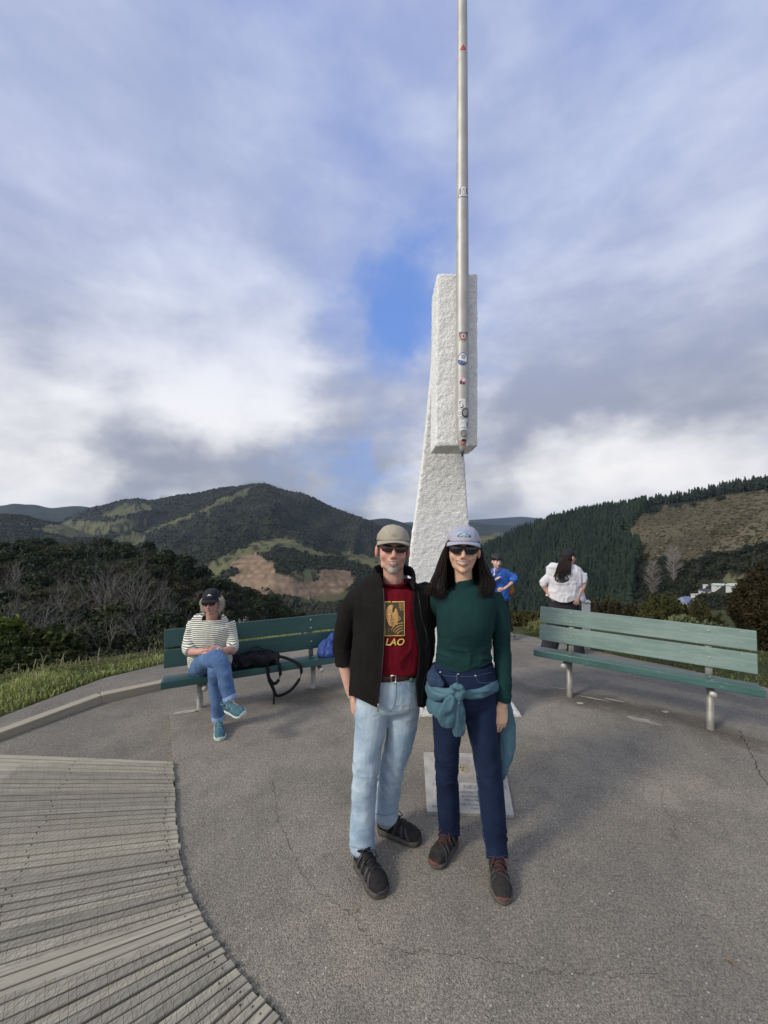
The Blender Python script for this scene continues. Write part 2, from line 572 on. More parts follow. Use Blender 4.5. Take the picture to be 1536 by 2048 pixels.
def inpoly(px, py, poly):
    poly = np.asarray(poly, float); c = np.zeros(np.shape(px), bool); n = len(poly)
    for i in range(n):
        (x1, y1), (x2, y2) = poly[i], poly[(i + 1) % n]
        if y1 == y2: continue
        k = ((y1 > py) != (y2 > py)) & (px < (x2 - x1) * (py - y1) / (y2 - y1) + x1)
        c ^= k
    return c


# land cover, as seen from the summit (traced once and carried on the ground itself)
GRASSY = [[(395, 1140), (420, 1122), (455, 1107), (500, 1094), (545, 1090), (540, 1103), (500, 1110), (470, 1130), (440, 1146), (400, 1172), (380, 1165)],
          [(500, 1092), (520, 1079), (547, 1074), (590, 1084), (640, 1105), (690, 1115), (640, 1112), (570, 1092), (530, 1092), (510, 1100)],
          [(574, 1152), (590, 1142), (628, 1138), (640, 1152), (622, 1163), (596, 1164), (580, 1160)],
          [(680, 1105), (720, 1108), (770, 1118), (800, 1130), (770, 1136), (700, 1122)],
          [(210, 1085), (262, 1066), (300, 1056), (330, 1048), (390, 1024), (398, 1030), (350, 1046), (300, 1064), (280, 1090), (250, 1092)],
          [(398, 1022), (440, 1000), (480, 984), (505, 975), (485, 992), (440, 1010), (415, 1026)],
          [(600, 1190), (690, 1180), (720, 1200), (600, 1204)],
          [(60, 1060), (130, 1045), (260, 1040), (300, 1046), (240, 1062), (150, 1075)],
          [(200, 1030), (250, 1010), (300, 1008), (310, 1016), (240, 1036)],
          [(1440, 1150), (1490, 1148), (1520, 1165), (1480, 1172), (1450, 1165)],
          [(950, 1075), (1000, 1066), (1040, 1085), (1000, 1092), (960, 1090)]]
EARTH = [[(500, 1140), (545, 1140), (575, 1152), (600, 1166), (560, 1180), (510, 1172), (480, 1160)], [(455, 1150), (500, 1160), (540, 1190), (520, 1200), (480, 1180)], [(462, 1128), (475, 1116), (508, 1108), (516, 1112), (540, 1122), (552, 1136), (548, 1146), (520, 1152), (535, 1160), (545, 1172), (528, 1176), (500, 1172), (466, 1160), (480, 1142)],
         [(520, 1160), (580, 1164), (640, 1162), (700, 1150), (716, 1156), (690, 1184), (620, 1196), (560, 1194), (536, 1184)],
         [(640, 1146), (655, 1138), (700, 1142), (708, 1158), (640, 1166)]]
SLASH = [[(1262, 1052), (1276, 1032), (1330, 1017), (1400, 1008), (1460, 996), (1536, 982), (1800, 960), (1900, 1100), (1536, 1095), (1450, 1110), (1380, 1118), (1310, 1128), (1290, 1112), (1258, 1092), (1240, 1070)]]


def cover(px, py, Y):
    g = np.zeros(px.shape); e = np.zeros(px.shape); s = np.zeros(px.shape)
    jx = 5 * vnoise(np.stack([px / 14, py / 9, 0 * px], -1), 41); jy = 4 * vnoise(np.stack([px / 14, py / 9, 0 * px], -1), 42)
    for q in GRASSY: g = np.maximum(g, inpoly(px + jx, py + jy, q))
    for q in EARTH: e = np.maximum(e, inpoly(px + jx, py + jy * .6, q))
    for q in SLASH: s = np.maximum(s, inpoly(px + jx * 2, py + jy * 2, q))
    e = e * (Y > 250); g = g * (Y > 150) * (1 - e); s = s * (Y > 120)
    return g, e, s


PAVE = [(-3.3, 1.0), (-3.35, 2.4), (-3.62, 3.2), (-3.62, 3.66), (-3.49, 4.02), (-3.33, 4.56), (-3.02, 5.2), (-2.5, 6.0), (-1.6, 7.2), (-0.6, 7.9), (0.6, 8.3), (1.9, 8.4), (2.9, 8.1), (3.25, 6.7), (3.55, 5.7), (3.8, 5.15), (4.05, 4.5), (4.5, 3.9),
        (6.0, 2.6), (8, 0.5), (8, -9), (-8, -9), (-6, 0.2)]


def build_land():
    PX, YY = np.meshgrid(PXG, YG)
    px, Y = PX.ravel(), YY.ravel()
    h, L, summit = land_height(px, Y)
    u = (px - CX) / F_PX
    V = np.stack([u * Y, Y, h], -1)
    py = HY - (h - CAM_H) / Y * F_PX
    g, e, s = cover(px, py, Y)
    n, m = len(PXG), len(YG)
    idx = np.arange(n * m).reshape(m, n)
    F = np.stack([idx[:-1, :-1].ravel(), idx[:-1, 1:].ravel(), idx[1:, 1:].ravel(), idx[1:, :-1].ravel()], -1)
    nz = fbm(np.stack([V[:, 0] / 60, V[:, 1] / 60, 0 * h], -1), 4, 77)
    forest = np.array((0.020, 0.026, 0.015)); forest2 = np.array((0.038, 0.037, 0.023))
    pale = np.array((0.125, 0.122, 0.06)); earth = np.array((0.25, 0.175, 0.115)); slash = np.array((0.115, 0.098, 0.062))
    k = np.clip(0.5 + 0.6 * nz, 0, 1)[:, None]
    C = forest * (1 - k) + forest2 * k
    C = np.where(g[:, None] > 0.5, pale * (0.65 + 0.5 * k), C)
    scrub = (vnoise(np.stack([V[:, 0] / 9, V[:, 1] / 14, 0 * h], -1), 13) > 0.42)
    C = np.where((g[:, None] > 0.5) & scrub[:, None], forest2, C)
    band = 0.5 + 0.5 * vnoise(np.stack([px / 60, py / 3.0, 0 * px], -1), 8)
    C = np.where(e[:, None] > 0.5, earth * (0.5 + 0.75 * band[:, None]) * (1 + 0.35 * vnoise(np.stack([px / 7, py / 4, 0 * px], -1), 19))[:, None], C)
    C = np.where(s[:, None] > 0.5, slash * (0.7 + 0.6 * k), C)
    near = (Y < 30)
    under = inpoly(V[:, 0], V[:, 1], np.array(PAVE) * 1.0)
    V[:, 2] = np.where(under, V[:, 2] - 0.25, V[:, 2])
    C = np.where(near[:, None], np.array((0.055, 0.06, 0.026)), C)
    o = obj('ground', V, F, M_LAND, kind='structure')
    paint(o, C)
    return V, h


M_LAND = material('land', (1, 1, 1), 0.95, (0.72, 0.76, 0.7), vscale=0.25, vdetail=6, tint=True, spec=0.1, bump=0.5, bscale=0.8, bdist=1.0)
build_land()


def ground_at(px, Y):
    """land height at photograph column px and depth Y (arrays)"""
    px = np.atleast_1d(np.asarray(px, float)); Y = np.atleast_1d(np.asarray(Y, float))
    return land_height(px, Y)[0]


# ------------------------------------------------------------------ the paved summit
LOW = -0.045            # the path round the platform lies a little lower than the platform
def resample(poly, step, closed=True):
    poly = np.asarray(poly, float); out = []
    n = len(poly)
    for i in range(n if closed else n - 1):
        a, b = poly[i], poly[(i + 1) % n]
        k = max(1, int(np.linalg.norm(b - a) / step))
        out += [a + (b - a) * j / k for j in range(k)]
    if not closed: out.append(poly[-1])
    return np.array(out)


def sheet(name, poly, zf, mat, step=0.25, skirt=0.0, parent=None, jitter=0.0, **props):
    """a ground sheet filling poly, its height from zf, with an edge reaching down by skirt"""
    pl = resample(poly, step)
    if jitter: pl = pl + RNG.normal(0, jitter, pl.shape)
    lo, hi = pl.min(0), pl.max(0)
    bm = bmesh.new()
    vs = [bm.verts.new((x, y, 0)) for x, y in pl]
    f = bm.faces.new(vs)
    bmesh.ops.triangulate(bm, faces=[f])
    # slice on a grid so that it can follow the slope
    for ax in (0, 1):
        c = lo[ax] + step
        while c < hi[ax]:
            if ax == 1 or True:
                pc = [0, 0, 0]; pc[ax] = c; pn = [0, 0, 0]; pn[ax] = 1
                bmesh.ops.bisect_plane(bm, geom=list(bm.verts) + list(bm.edges) + list(bm.faces), plane_co=pc, plane_no=pn)
            c += step * (1 if (hi[ax] - lo[ax]) < 40 * step else 3)
    V = np.array([v.co[:] for v in bm.verts])
    z = zf(V[:, 0], V[:, 1])
    for v, zz in zip(bm.verts, z): v.co.z = zz
    if skirt:
        be = [e for e in bm.edges if len(e.link_faces) == 1]
        r = bmesh.ops.extrude_edge_only(bm, edges=be)
        for v in [g for g in r['geom'] if isinstance(g, bmesh.types.BMVert)]: v.co.z -= skirt
    bmesh.ops.recalc_face_normals(bm, faces=list(bm.faces))
    bm.verts.ensure_lookup_table()
    V = np.array([v.co[:] for v in bm.verts]); F = [tuple(v.index for v in f.verts) for f in bm.faces]
    bm.free()
    return obj(name, V, F, mat, parent, smooth=False, **props)


SHADE_AND_DIRT = [(2.45, 3.62, 0.75, 0.20, -0.60, 0.75), (2.95, 3.12, 0.35, 0.16, -0.7, 0.6), (1.75, 3.98, 0.5, 0.18, -0.5, 0.5), (-0.70, 3.95, 0.6, 0.2, 0.42, 0.7), (-1.35, 3.55, 0.3, 0.14, 0.4, 0.4), (0.1, 2.6, 0.5, 0.3, 0.3, 0.3), (1.6, 2.2, 0.5, 0.25, 0.2, 0.25)]  # dark spots: bench shade painted into the asphalt colour together with dirt


def shade_dirt_wear(nt, tc, c):
    """shade and damp dirt under the benches, painted into the colour, and a few worn paler places"""
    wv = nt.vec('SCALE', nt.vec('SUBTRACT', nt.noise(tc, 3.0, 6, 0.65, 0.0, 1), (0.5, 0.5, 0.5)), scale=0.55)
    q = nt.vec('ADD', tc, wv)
    for (x, y, a, b_, rot, amt) in SHADE_AND_DIRT:
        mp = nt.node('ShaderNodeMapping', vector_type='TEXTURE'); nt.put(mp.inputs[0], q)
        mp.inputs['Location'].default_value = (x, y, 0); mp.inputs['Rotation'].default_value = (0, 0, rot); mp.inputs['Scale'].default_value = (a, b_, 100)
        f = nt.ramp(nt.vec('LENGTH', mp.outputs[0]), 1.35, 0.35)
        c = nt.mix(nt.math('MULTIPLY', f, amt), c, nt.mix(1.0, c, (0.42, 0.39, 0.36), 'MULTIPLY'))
    for (x, y, a, b_, amt) in ((2.05, 2.55, 0.5, 0.25, 0.4), (1.1, 2.9, 0.4, 0.2, 0.3), (-0.3, 1.6, 0.5, 0.3, 0.25), (2.6, 2.3, 0.3, 0.2, 0.3)):
        mp = nt.node('ShaderNodeMapping', vector_type='TEXTURE'); nt.put(mp.inputs[0], q)
        mp.inputs['Location'].default_value = (x, y, 0); mp.inputs['Scale'].default_value = (a, b_, 100)
        c = nt.mix(nt.math('MULTIPLY', nt.ramp(nt.vec('LENGTH', mp.outputs[0]), 1.3, 0.2), amt), c, nt.mix(1.0, c, (1.4, 1.33, 1.2), 'MULTIPLY'))
    return c


def asphalt(name, tone=1.0):
    m = bpy.data.materials.new(name); m.use_nodes = True
    nt = NT(m.node_tree); b = nt.n['Principled BSDF']
    tc = nt.node('ShaderNodeTexCoord').outputs['Object']
    vo = nt.node('ShaderNodeTexVoronoi'); nt.put(vo.inputs['Vector'], tc); vo.inputs['Scale'].default_value = 230
    stone = nt.node('ShaderNodeSeparateXYZ'); nt.put(stone.inputs[0], vo.outputs['Color'])
    vo2 = nt.node('ShaderNodeTexVoronoi'); nt.put(vo2.inputs['Vector'], tc); vo2.inputs['Scale'].default_value = 75
    st2 = nt.node('ShaderNodeSeparateXYZ'); nt.put(st2.inputs[0], vo2.outputs['Color'])
    big = nt.noise(tc, 0.9, 5, 0.6, 0.4); med = nt.noise(tc, 5.0, 5, 0.65); sm = nt.noise(tc, 90, 3, 0.7)
    c = nt.mix(nt.ramp(big, 0.32, 0.68), tuple(x * tone for x in (0.195, 0.180, 0.150)), tuple(x * tone for x in (0.275, 0.249, 0.200)))
    c = nt.mix(nt.math('MULTIPLY', nt.ramp(med, 0.42, 0.75), 0.5), c, tuple(x * tone for x in (0.14, 0.131, 0.113)))
    c = nt.mix(1.0, c, nt.mix(stone.outputs[0], (0.58, 0.58, 0.58), (1.42, 1.41, 1.39)), 'MULTIPLY')
    c = nt.mix(1.0, c, nt.mix(nt.ramp(sm, 0.3, 0.7, False), (0.74,) * 3, (1.24,) * 3), 'MULTIPLY')
    c = nt.mix(nt.math('MULTIPLY', nt.math('GREATER_THAN', st2.outputs[1], 0.985), nt.math('LESS_THAN', vo2.outputs[0], 0.28)), c, (0.5, 0.49, 0.45))
    c = shade_dirt_wear(nt, tc, c)
    nt.put(b.inputs['Base Color'], c)
    b.inputs['Roughness'].default_value = 0.88
    b.inputs['Specular IOR Level'].default_value = 0.3
    bn = nt.node('ShaderNodeBump'); bn.inputs['Strength'].default_value = 0.75; bn.inputs['Distance'].default_value = 0.006
    nt.put(bn.inputs['Height'], nt.math('ADD', nt.math('MULTIPLY', vo.outputs[0], -0.8), sm))
    nt.l.new(bn.outputs[0], b.inputs['Normal'])
    return m


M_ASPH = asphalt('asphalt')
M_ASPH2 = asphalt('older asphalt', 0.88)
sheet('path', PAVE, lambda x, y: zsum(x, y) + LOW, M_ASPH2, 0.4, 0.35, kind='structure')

DECK_EDGE = [G(px, py)[:2] for px, py in ((348, 1528), (350, 1570), (353, 1620), (357, 1670), (361, 1715), (368, 1745), (379, 1785), (392, 1815), (410, 1850), (432, 1885), (458, 1922), (488, 1962), (528, 2008), (572, 2052), (640, 2130), (760, 2280))]
PLAT = [tuple(p) for p in DECK_EDGE[::-1]]
PLAT += [tuple(G(px, py)[:2]) for px, py in ((346, 1490), (341, 1445), (339, 1424), (362, 1416), (400, 1411), (470, 1396), (560, 1384), (640, 1372), (760, 1352))]
PLAT += [(0.35, 4.9), (1.2, 4.95), (2.0, 4.8), (2.9, 4.35), (3.5, 3.75), (3.75, 3.2), (3.6, 2.2), (3.9, 0.8), (3.9, -3), (0.3, -3), (0.45, 0.9)]
M_CONC = material('weathered concrete', (0.36, 0.34, 0.29), 0.9, (0.24, 0.22, 0.185), 6, 5, bump=0.5, bscale=120, bdist=0.004, fine=0.25)
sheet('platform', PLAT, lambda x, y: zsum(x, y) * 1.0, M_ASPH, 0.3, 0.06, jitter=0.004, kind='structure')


def irregular(cx, cy, rx, ry, n, seed, rot=0.0):
    r = np.random.default_rng(seed); out = []
    for i in range(n):
        a = 2 * math.pi * i / n; k = 1 + r.normal(0, 0.16)
        x, y = rx * k * math.cos(a), ry * k * math.sin(a)
        out.append((cx + x * math.cos(rot) - y * math.sin(rot), cy + x * math.sin(rot) + y * math.cos(rot)))
    return out


def patch(name, cpx, cpy, rx, ry, seed, rot, mat, n=18, z=0.0035):
    c = G(cpx, cpy)
    o = sheet(name, irregular(c[0], c[1], rx, ry, n, seed, rot), lambda x, y: zsum(x, y) + z, mat, 0.12)
    return o


M_WORN = material('worn pale patch', (0.44, 0.41, 0.35), 0.9, (0.30, 0.275, 0.23), 9, 6, bump=0.5, bscale=110, bdist=0.004, fine=0.3, contrast=(0.4, 0.62))
M_DIRT = material('damp dark dirt', (0.062, 0.054, 0.046), 0.9, (0.11, 0.1, 0.085), 7, 6, bump=0.6, bscale=90, bdist=0.006, fine=0.3, contrast=(0.35, 0.65))
ground_bits = []
for i, (cx_, cy_, rx_, ry_, rot_) in enumerate(((1288, 1443, 0.13, 0.045, -0.6), (1331, 1424, 0.035, 0.02, 0), (1160, 1407, 0.035, 0.022, 0), (1230, 1401, 0.09, 0.014, -0.5), (1110, 1376, 0.12, 0.012, -0.35), (1190, 1398, 0.13, 0.012, -0.5), (375, 1424, 0.12, 0.03, 0.35))):
    o = patch('concrete_patch', cx_, cy_, rx_, ry_, 50 + i, rot_, M_WORN)
    o['kind'] = 'structure'


def crack(pix, width, seed, mat):
    """a jagged open crack: a thin dark strip just proud of the paving"""
    r = np.random.default_rng(seed)
    p = np.array([G(*q)[:2] for q in pix]); p = catmull(p, len(p) * 9)
    p = p + r.normal(0, 0.008, p.shape)
    t = nrm(np.gradient(p, axis=0)); nn = np.stack([-t[:, 1], t[:, 0]], -1)
    w = width * (0.35 + 0.65 * r.random(len(p)))[:, None]
    w[0] = w[-1] = 0.0003
    a, b = p + nn * w, p - nn * w
    V = np.vstack([np.hstack([q, (zsum(q[:, 0], q[:, 1]) + 0.0022)[:, None]]) for q in (a, b)])
    n = len(p)
    return V, [(i, i + 1, n + i + 1, n + i) for i in range(n - 1)]


M_CRACK = material('crack', (0.05, 0.045, 0.04), 0.95, spec=0.1)
for i, (pix, w) in enumerate((([(560, 1650), (590, 1720), (620, 1765), (660, 1800), (705, 1835), (740, 1880), (800, 1900), (860, 1905)], 0.0012),
                              ([(870, 1905), (960, 1920), (1060, 1940), (1180, 1950), (1330, 1945)], 0.001),
                              ([(545, 1560), (552, 1600), (556, 1650)], 0.0015), ([(1325, 1580), (1322, 1610), (1345, 1640), (1350, 1680)], 0.0012),
                              ([(1480, 1462), (1493, 1490), (1508, 1520), (1536, 1572), (1580, 1640)], 0.0035), ([(730, 1450), (690, 1470), (660, 1490)], 0.0015))):
    V, F = crack(pix, w, 90 + i, M_CRACK)
    obj('crack', V, F, M_CRACK, smooth=False, kind='structure')


def pix_land(px, py, y0=30.0, y1=4000.0):
    """where the sight line through a pixel meets the land"""
    Y = np.geomspace(y0, y1, 1500)
    h = ground_at(np.full(1500, float(px)), Y)
    s = h - (CAM_H + (HY - py) / F_PX * Y)
    k = np.argmax(s > 0)
    return np.array(((px - CX) / F_PX * Y[k], Y[k], h[k]))
# ------------------------------------------------------------------ haze and vegetation
def leaf_cards(pos, nor, size, rng, elong=1.6, spread=0.8):
    """one small quad per leaf or leaf clump; pos (n,3), nor (n,3) -> V, F"""
    n = len(pos)
    nn = nrm(nor + rng.normal(0, spread, (n, 3)))
    t = nrm(np.cross(nn, rng.normal(0, 1, (n, 3))))
    b = np.cross(nn, t)
    s = (size * (0.6 + 0.8 * rng.random(n)))[:, None]
    a = t * s * elong * 0.5; c = b * s * 0.5
    V = np.stack([pos - a, pos - a * 0.1 + c, pos + a, pos - a * 0.1 - c], 1).reshape(-1, 3)
    F = np.arange(4 * n).reshape(n, 4)
    return V, F


def crown_points(rng, n, rx, rz, lumps, lump_r, zc, flat=0.0):
    """points on the shells of many clumps that make up an uneven crown"""
    d = nrm(rng.normal(0, 1, (lumps, 3)))
    d[:, 2] = np.abs(d[:, 2]) * (1 - flat) - 0.25
    c = d * np.array((rx, rx, rz)) * (0.45 + 0.5 * rng.random((lumps, 1))) + np.array((0, 0, zc))
    r = lump_r * (0.6 + 0.8 * rng.random(lumps))
    k = rng.integers(0, lumps, n)
    q = nrm(rng.normal(0, 1, (n, 3))); q[:, 2] = np.where(rng.random(n) < 0.7, np.abs(q[:, 2]), q[:, 2])
    pos = c[k] + q * (r[k] * (0.7 + 0.35 * rng.random(n)))[:, None]
    return pos, q, k


def tree_proto(seed, h, rx, n, leaf, lumps, col, col2, trunk_h, elong=1.5):
    rng = np.random.default_rng(seed)
    rz = (h - trunk_h) * 0.55
    pos, q, k = crown_points(rng, n, rx, rz, lumps, rx * 0.42, trunk_h + rz * 0.75)
    V, F = leaf_cards(pos, q, np.full(n, leaf), rng, elong, 0.55)
    lum = rng.random(lumps)
    f = np.clip(lum[k] + rng.normal(0, 0.25, n), 0, 1)[:, None]
    C = np.repeat(np.array(col) * (1 - f) + np.array(col2) * f, 4, 0)
    crown = mesh_from('crown', V, F)
    a = crown.color_attributes.new('tint', 'FLOAT_COLOR', 'POINT')
    a.data.foreach_set('color', np.hstack([C, np.ones((len(C), 1))]).astype(np.float32).ravel())
    crown.materials.append(M_LEAF)
    parts = [tube([(0, 0, -1.0), (rng.normal(0, .1), rng.normal(0, .1), trunk_h * .6), (rng.normal(0, .25), rng.normal(0, .25), trunk_h + rz * 0.7)], [0.035 * h * .7, 0.026 * h * .7, 0.008 * h], seg=6, n=5)]
    for i in range(5):
        a0 = rng.random() * 6.28
        parts.append(tube([(0, 0, trunk_h * 0.6), (math.cos(a0) * rx * .4, math.sin(a0) * rx * .4, trunk_h + rz * .3), (math.cos(a0) * rx * .75, math.sin(a0) * rx * .75, trunk_h + rz * .8)], [0.015 * h * .7, 0.01 * h * .7, 0.003 * h], seg=5, n=4))
    V, F = join(parts)
    tr = mesh_from('trunk', V, F); tr.materials.append(M_BARK)
    return crown, tr


M_LEAF = material('foliage', (1, 1, 1), 0.65, (0.7, 0.75, 0.68), vscale=0.7, tint=True, spec=0.25, transl=0.22)
M_NEEDLE = material('pine needles', (0.028, 0.042, 0.026), 0.7, (0.018, 0.028, 0.02), vscale=0.4, spec=0.2)
M_BARK = material('bark', (0.16, 0.14, 0.12), 0.9, (0.09, 0.078, 0.066), vscale=3, bump=0.4, bscale=20, bdist=0.03)
M_BARE = material('pale bare wood', (0.195, 0.175, 0.15), 0.9, (0.11, 0.10, 0.085), vscale=1.5)
M_PINEBARK = material('pine bark', (0.15, 0.115, 0.09), 0.9, (0.09, 0.07, 0.055), vscale=2)

EVG = [(7.5, 3.4, 950, 0.42, 16, (0.019, 0.027, 0.013), (0.046, 0.058, 0.022), 1.2), (6.0, 3.8, 1000, 0.40, 20, (0.024, 0.031, 0.014), (0.064, 0.070, 0.027), 0.9),
       (8.5, 2.7, 850, 0.40, 14, (0.016, 0.026, 0.014), (0.036, 0.052, 0.023), 1.6), (5.0, 2.6, 750, 0.36, 14, (0.034, 0.032, 0.016), (0.076, 0.064, 0.031), 0.8)]
evergreen = [tree_proto(200 + i, *a) for i, a in enumerate(EVG)]


def bare_proto(seed, h, spread, lean=0.0):
    rng = np.random.default_rng(seed); parts = []

    def grow(p, d, L, r, lev):
        n = 3
        pts = [p]
        for i in range(n):
            d = nrm(d + rng.normal(0, 0.13, 3) + np.array((0, 0, 0.07)))
            pts.append(pts[-1] + d * L / n)
        r1 = r * 0.62
        parts.append(tube(pts, list(np.linspace(r, r1, n + 1)), seg=5 if lev < 2 else 3, cap=False))
        if lev >= 4: return
        kids = 3 if lev < 2 else (3 if rng.random() < .7 else 2)
        for i in range(kids):
            q = nrm(d + rng.normal(0, spread, 3))
            grow(pts[-1] if i < 2 else pts[-2], q, L * (0.62 + 0.25 * rng.random()), r1 * (0.8 if i else 0.95), lev + 1)
    grow(np.array((0, 0, -0.6)), nrm(np.array((lean, 0.0, 1))), h * 0.30, 0.017 * h, 0)
    V, F = join(parts)
    me = mesh_from('bare_tree', V, F); me.materials.append(M_BARE)
    return me


bare = [bare_proto(300, 7.0, 0.42), bare_proto(304, 8.0, 0.36, 0.25), bare_proto(309, 6.5, 0.5), bare_proto(311, 9.0, 0.3, -0.1), bare_proto(315, 7.5, 0.45, 0.1)]


def place_tree(name, protos, loc, rz, sc, label, cat, group):
    """a thing of its own: crown and trunk under an empty at its foot"""
    r = empty(name, loc, rz, label=label, cat=cat, group=group)
    r.scale = (sc,) * 3
    for nm, me in zip(('crown', 'trunk'), protos):
        o = bpy.data.objects.new(nm, me); COL.objects.link(o); o.parent = r
    return r


def scatter(n, pxr, yr, mind, rng, tries=30):
    """spread-out places on the land, X, Y"""
    pts = []
    for _ in range(n * tries):
        Y = math.exp(rng.uniform(math.log(yr[0]), math.log(yr[1])))
        px = rng.uniform(*pxr)
        X = (px - CX) / F_PX * Y
        if all((X - a) ** 2 + (Y - b) ** 2 > mind ** 2 for a, b, _ in pts):
            pts.append((X, Y, px))
            if len(pts) >= n: break
    return pts


def left_hill():
    rng = np.random.default_rng(31)
    sites = scatter(330, (-90, 700), (44, 126), 3.7, rng)
    kinds = ['dark evergreen ', 'broad green evergreen ', 'narrow dark evergreen ', 'olive brown scrub tree ']
    k_bare = 0; n_ev = 0
    for X, Y, px in sites:
        z = float(ground_at(px, Y)[0])
        if Y < 60 and px > 420: continue
        # bare trees stand in a belt across the lower slope and below the crest
        belt = (58 < Y < 86 and px < 420 and rng.random() < 0.40) or (100 < Y < 116 and 150 < px < 300 and rng.random() < 0.6) or rng.random() < 0.04
        if belt:
            o = bpy.data.objects.new('bare_tree', bare[k_bare % 5]); COL.objects.link(o)
            o.location = (X, Y, z); o.rotation_euler = (0, 0, rng.random() * 6.28); o.scale = (rng.uniform(0.75, 1.25),) * 3
            tag(o, 'leafless grey tree ' + ('near the crest of' if Y > 98 else 'half way up' if Y > 72 else 'low on') + ' the left hillside, ' + ('near the left edge' if px < 130 else 'behind the seated woman' if px > 360 else 'left of the bench'), 'tree', 'bare trees on the left hillside'); k_bare += 1
            continue
        if n_ev >= 285: continue
        where = ('near the crest of' if Y > 98 else 'half way up' if Y > 72 else 'low on') + ' the left hillside, ' + ('near the left edge' if px < 130 else 'behind the seated woman' if px > 360 else 'left of the bench')
        k = int(rng.choice(4, p=[.35, .28, .17, .20])); n_ev += 1
        sc = rng.uniform(0.62, 1.05) * (0.8 if px > 450 else 1.0)
        place_tree('evergreen_tree', evergreen[k], (X, Y, z - 0.3), rng.random() * 6.28, sc, kinds[k] + where, 'tree', 'evergreen trees on the left hillside')
    for i in range(34):                                           # the leafless belt in front
        px = rng.uniform(-40, 330); Y = rng.uniform(46, 70)
        z = float(ground_at(px, Y)[0])
        o = bpy.data.objects.new('bare_tree', bare[i % 5]); COL.objects.link(o)
        o.location = ((px - CX) / F_PX * Y, Y, z); o.rotation_euler = (0, 0, rng.random() * 6.28); o.scale = (rng.uniform(1.0, 1.6),) * 3
        tag(o, 'big leafless grey tree in the front belt of bush, ' + ('near the left edge' if px < 130 else 'left of the bench'), 'tree', 'bare trees on the left hillside')


left_hill()


def replicate(protoV, protoF, pos, sc, rz, rng, squash=None, jitter=0.0):
    n, m = len(pos), len(protoV)
    c, s = np.cos(rz), np.sin(rz)
    V = np.repeat(protoV[None], n, 0)
    if jitter: V = V * (1 + rng.normal(0, jitter, (n, m, 1)))
    S = sc if np.ndim(sc) == 2 else np.stack([sc] * 3, -1)
    V = V * S[:, None]
    X = V[..., 0] * c[:, None] - V[..., 1] * s[:, None]; Y = V[..., 0] * s[:, None] + V[..., 1] * c[:, None]
    V = np.stack([X, Y, V[..., 2]], -1) + pos[:, None]
    F = (protoF[None] + (np.arange(n) * m)[:, None, None]).reshape(-1, protoF.shape[1])
    return V.reshape(-1, 3), F


def ico():
    bm = bmesh.new(); bmesh.ops.create_icosphere(bm, subdivisions=1, radius=1)
    V = np.array([v.co[:] for v in bm.verts]); F = np.array([[v.index for v in f.verts] for f in bm.faces]); bm.free()
    return V, F


def land_sites(n, pxr, yr, rng, want, power=1.0):
    """random sites on the land, denser where they show larger; want(px, py, Y, g, e, s) -> keep"""
    px = rng.uniform(pxr[0], pxr[1], n)
    Y = np.exp(rng.uniform(math.log(yr[0]), math.log(yr[1]), n))
    h, L, _ = land_height(px, Y)
    h2 = ground_at(px, Y * 0.985)
    py = HY - (h - CAM_H) / Y * F_PX
    py2 = HY - (h2 - CAM_H) / (Y * 0.985) * F_PX
    g, e, s = cover(px, py, Y)
    ok = want(px, py, Y, g, e, s) & (py < py2 + 0.6)          # facing the summit
    return px[ok], Y[ok], h[ok], py[ok]


def mountain_forest():
    rng = np.random.default_rng(41)
    V0, F0 = ico()
    px, Y, h, py = land_sites(170000, (-60, 1100), (330, 2600), rng, lambda px, py, Y, g, e, s: (g < .5) & (e < .5) & (py < 1300) & ~((px > 930) & (Y < 1000)))
    keep = rng.random(len(px)) < 0.62
    px, Y, h, py = px[keep][:34000], Y[keep][:34000], h[keep][:34000], py[keep][:34000]
    X = (px - CX) / F_PX * Y
    dens = fbm(np.stack([X / 130, Y / 130, 0 * X], -1), 3, 55)
    r = rng.uniform(2.6, 5.2, len(px)) * (0.75 + 0.3 * np.clip(dens, -1, 1)) * (Y / 1300) ** 0.35
    sc = np.stack([r, r, r * rng.uniform(0.8, 1.35, len(px))], -1)
    V, F = replicate(V0, F0, np.stack([X, Y, h + r * 0.15], -1), sc, rng.random(len(px)) * 6.28, rng, jitter=0.16)
    o = obj('distant_forest', V, F, M_FAR, smooth=False, kind='stuff')
    f = np.clip(0.5 + 0.45 * dens + rng.normal(0, 0.22, len(px)), 0, 1)[:, None]
    C = np.array((0.012, 0.019, 0.012)) * (1 - f) + np.array((0.036, 0.038, 0.021)) * f
    brown = (rng.random(len(px)) < 0.10)[:, None]
    C = np.where(brown, np.array((0.062, 0.052, 0.040)), C)
    paint(o, np.repeat(C, len(V0), 0))
    tag(o, 'dark bush covering the distant mountain slopes', 'forest')
    # grey dead trunks standing in it
    px, Y, h, py = land_sites(9000, (260, 800), (1150, 1950), rng, lambda px, py, Y, g, e, s: (g < .5) & (e < .5) & (py < 1090) & (fbm(np.stack([px / 40, py / 30, 0 * px], -1), 2, 71) > 0.12))
    px, Y, h = px[:1500], Y[:1500], h[:1500]
    X = (px - CX) / F_PX * Y
    V0, F0 = tube([(0, 0, 0), (0, 0, 1)], [0.05, 0.02], seg=4, cap=False)
    F0 = np.array([f for f in F0 if len(f) == 4])
    hh = rng.uniform(8, 17, len(px))
    V, F = replicate(V0, F0, np.stack([X, Y, h], -1), np.stack([hh * 0.8, hh * 0.8, hh], -1), rng.random(len(px)) * 6, rng)
    o = obj('dead_trunk', V, F, M_GREYTRUNK, smooth=False, kind='stuff')
    tag(o, 'grey dead trunks standing in the bush on the mountain', 'dead trees')


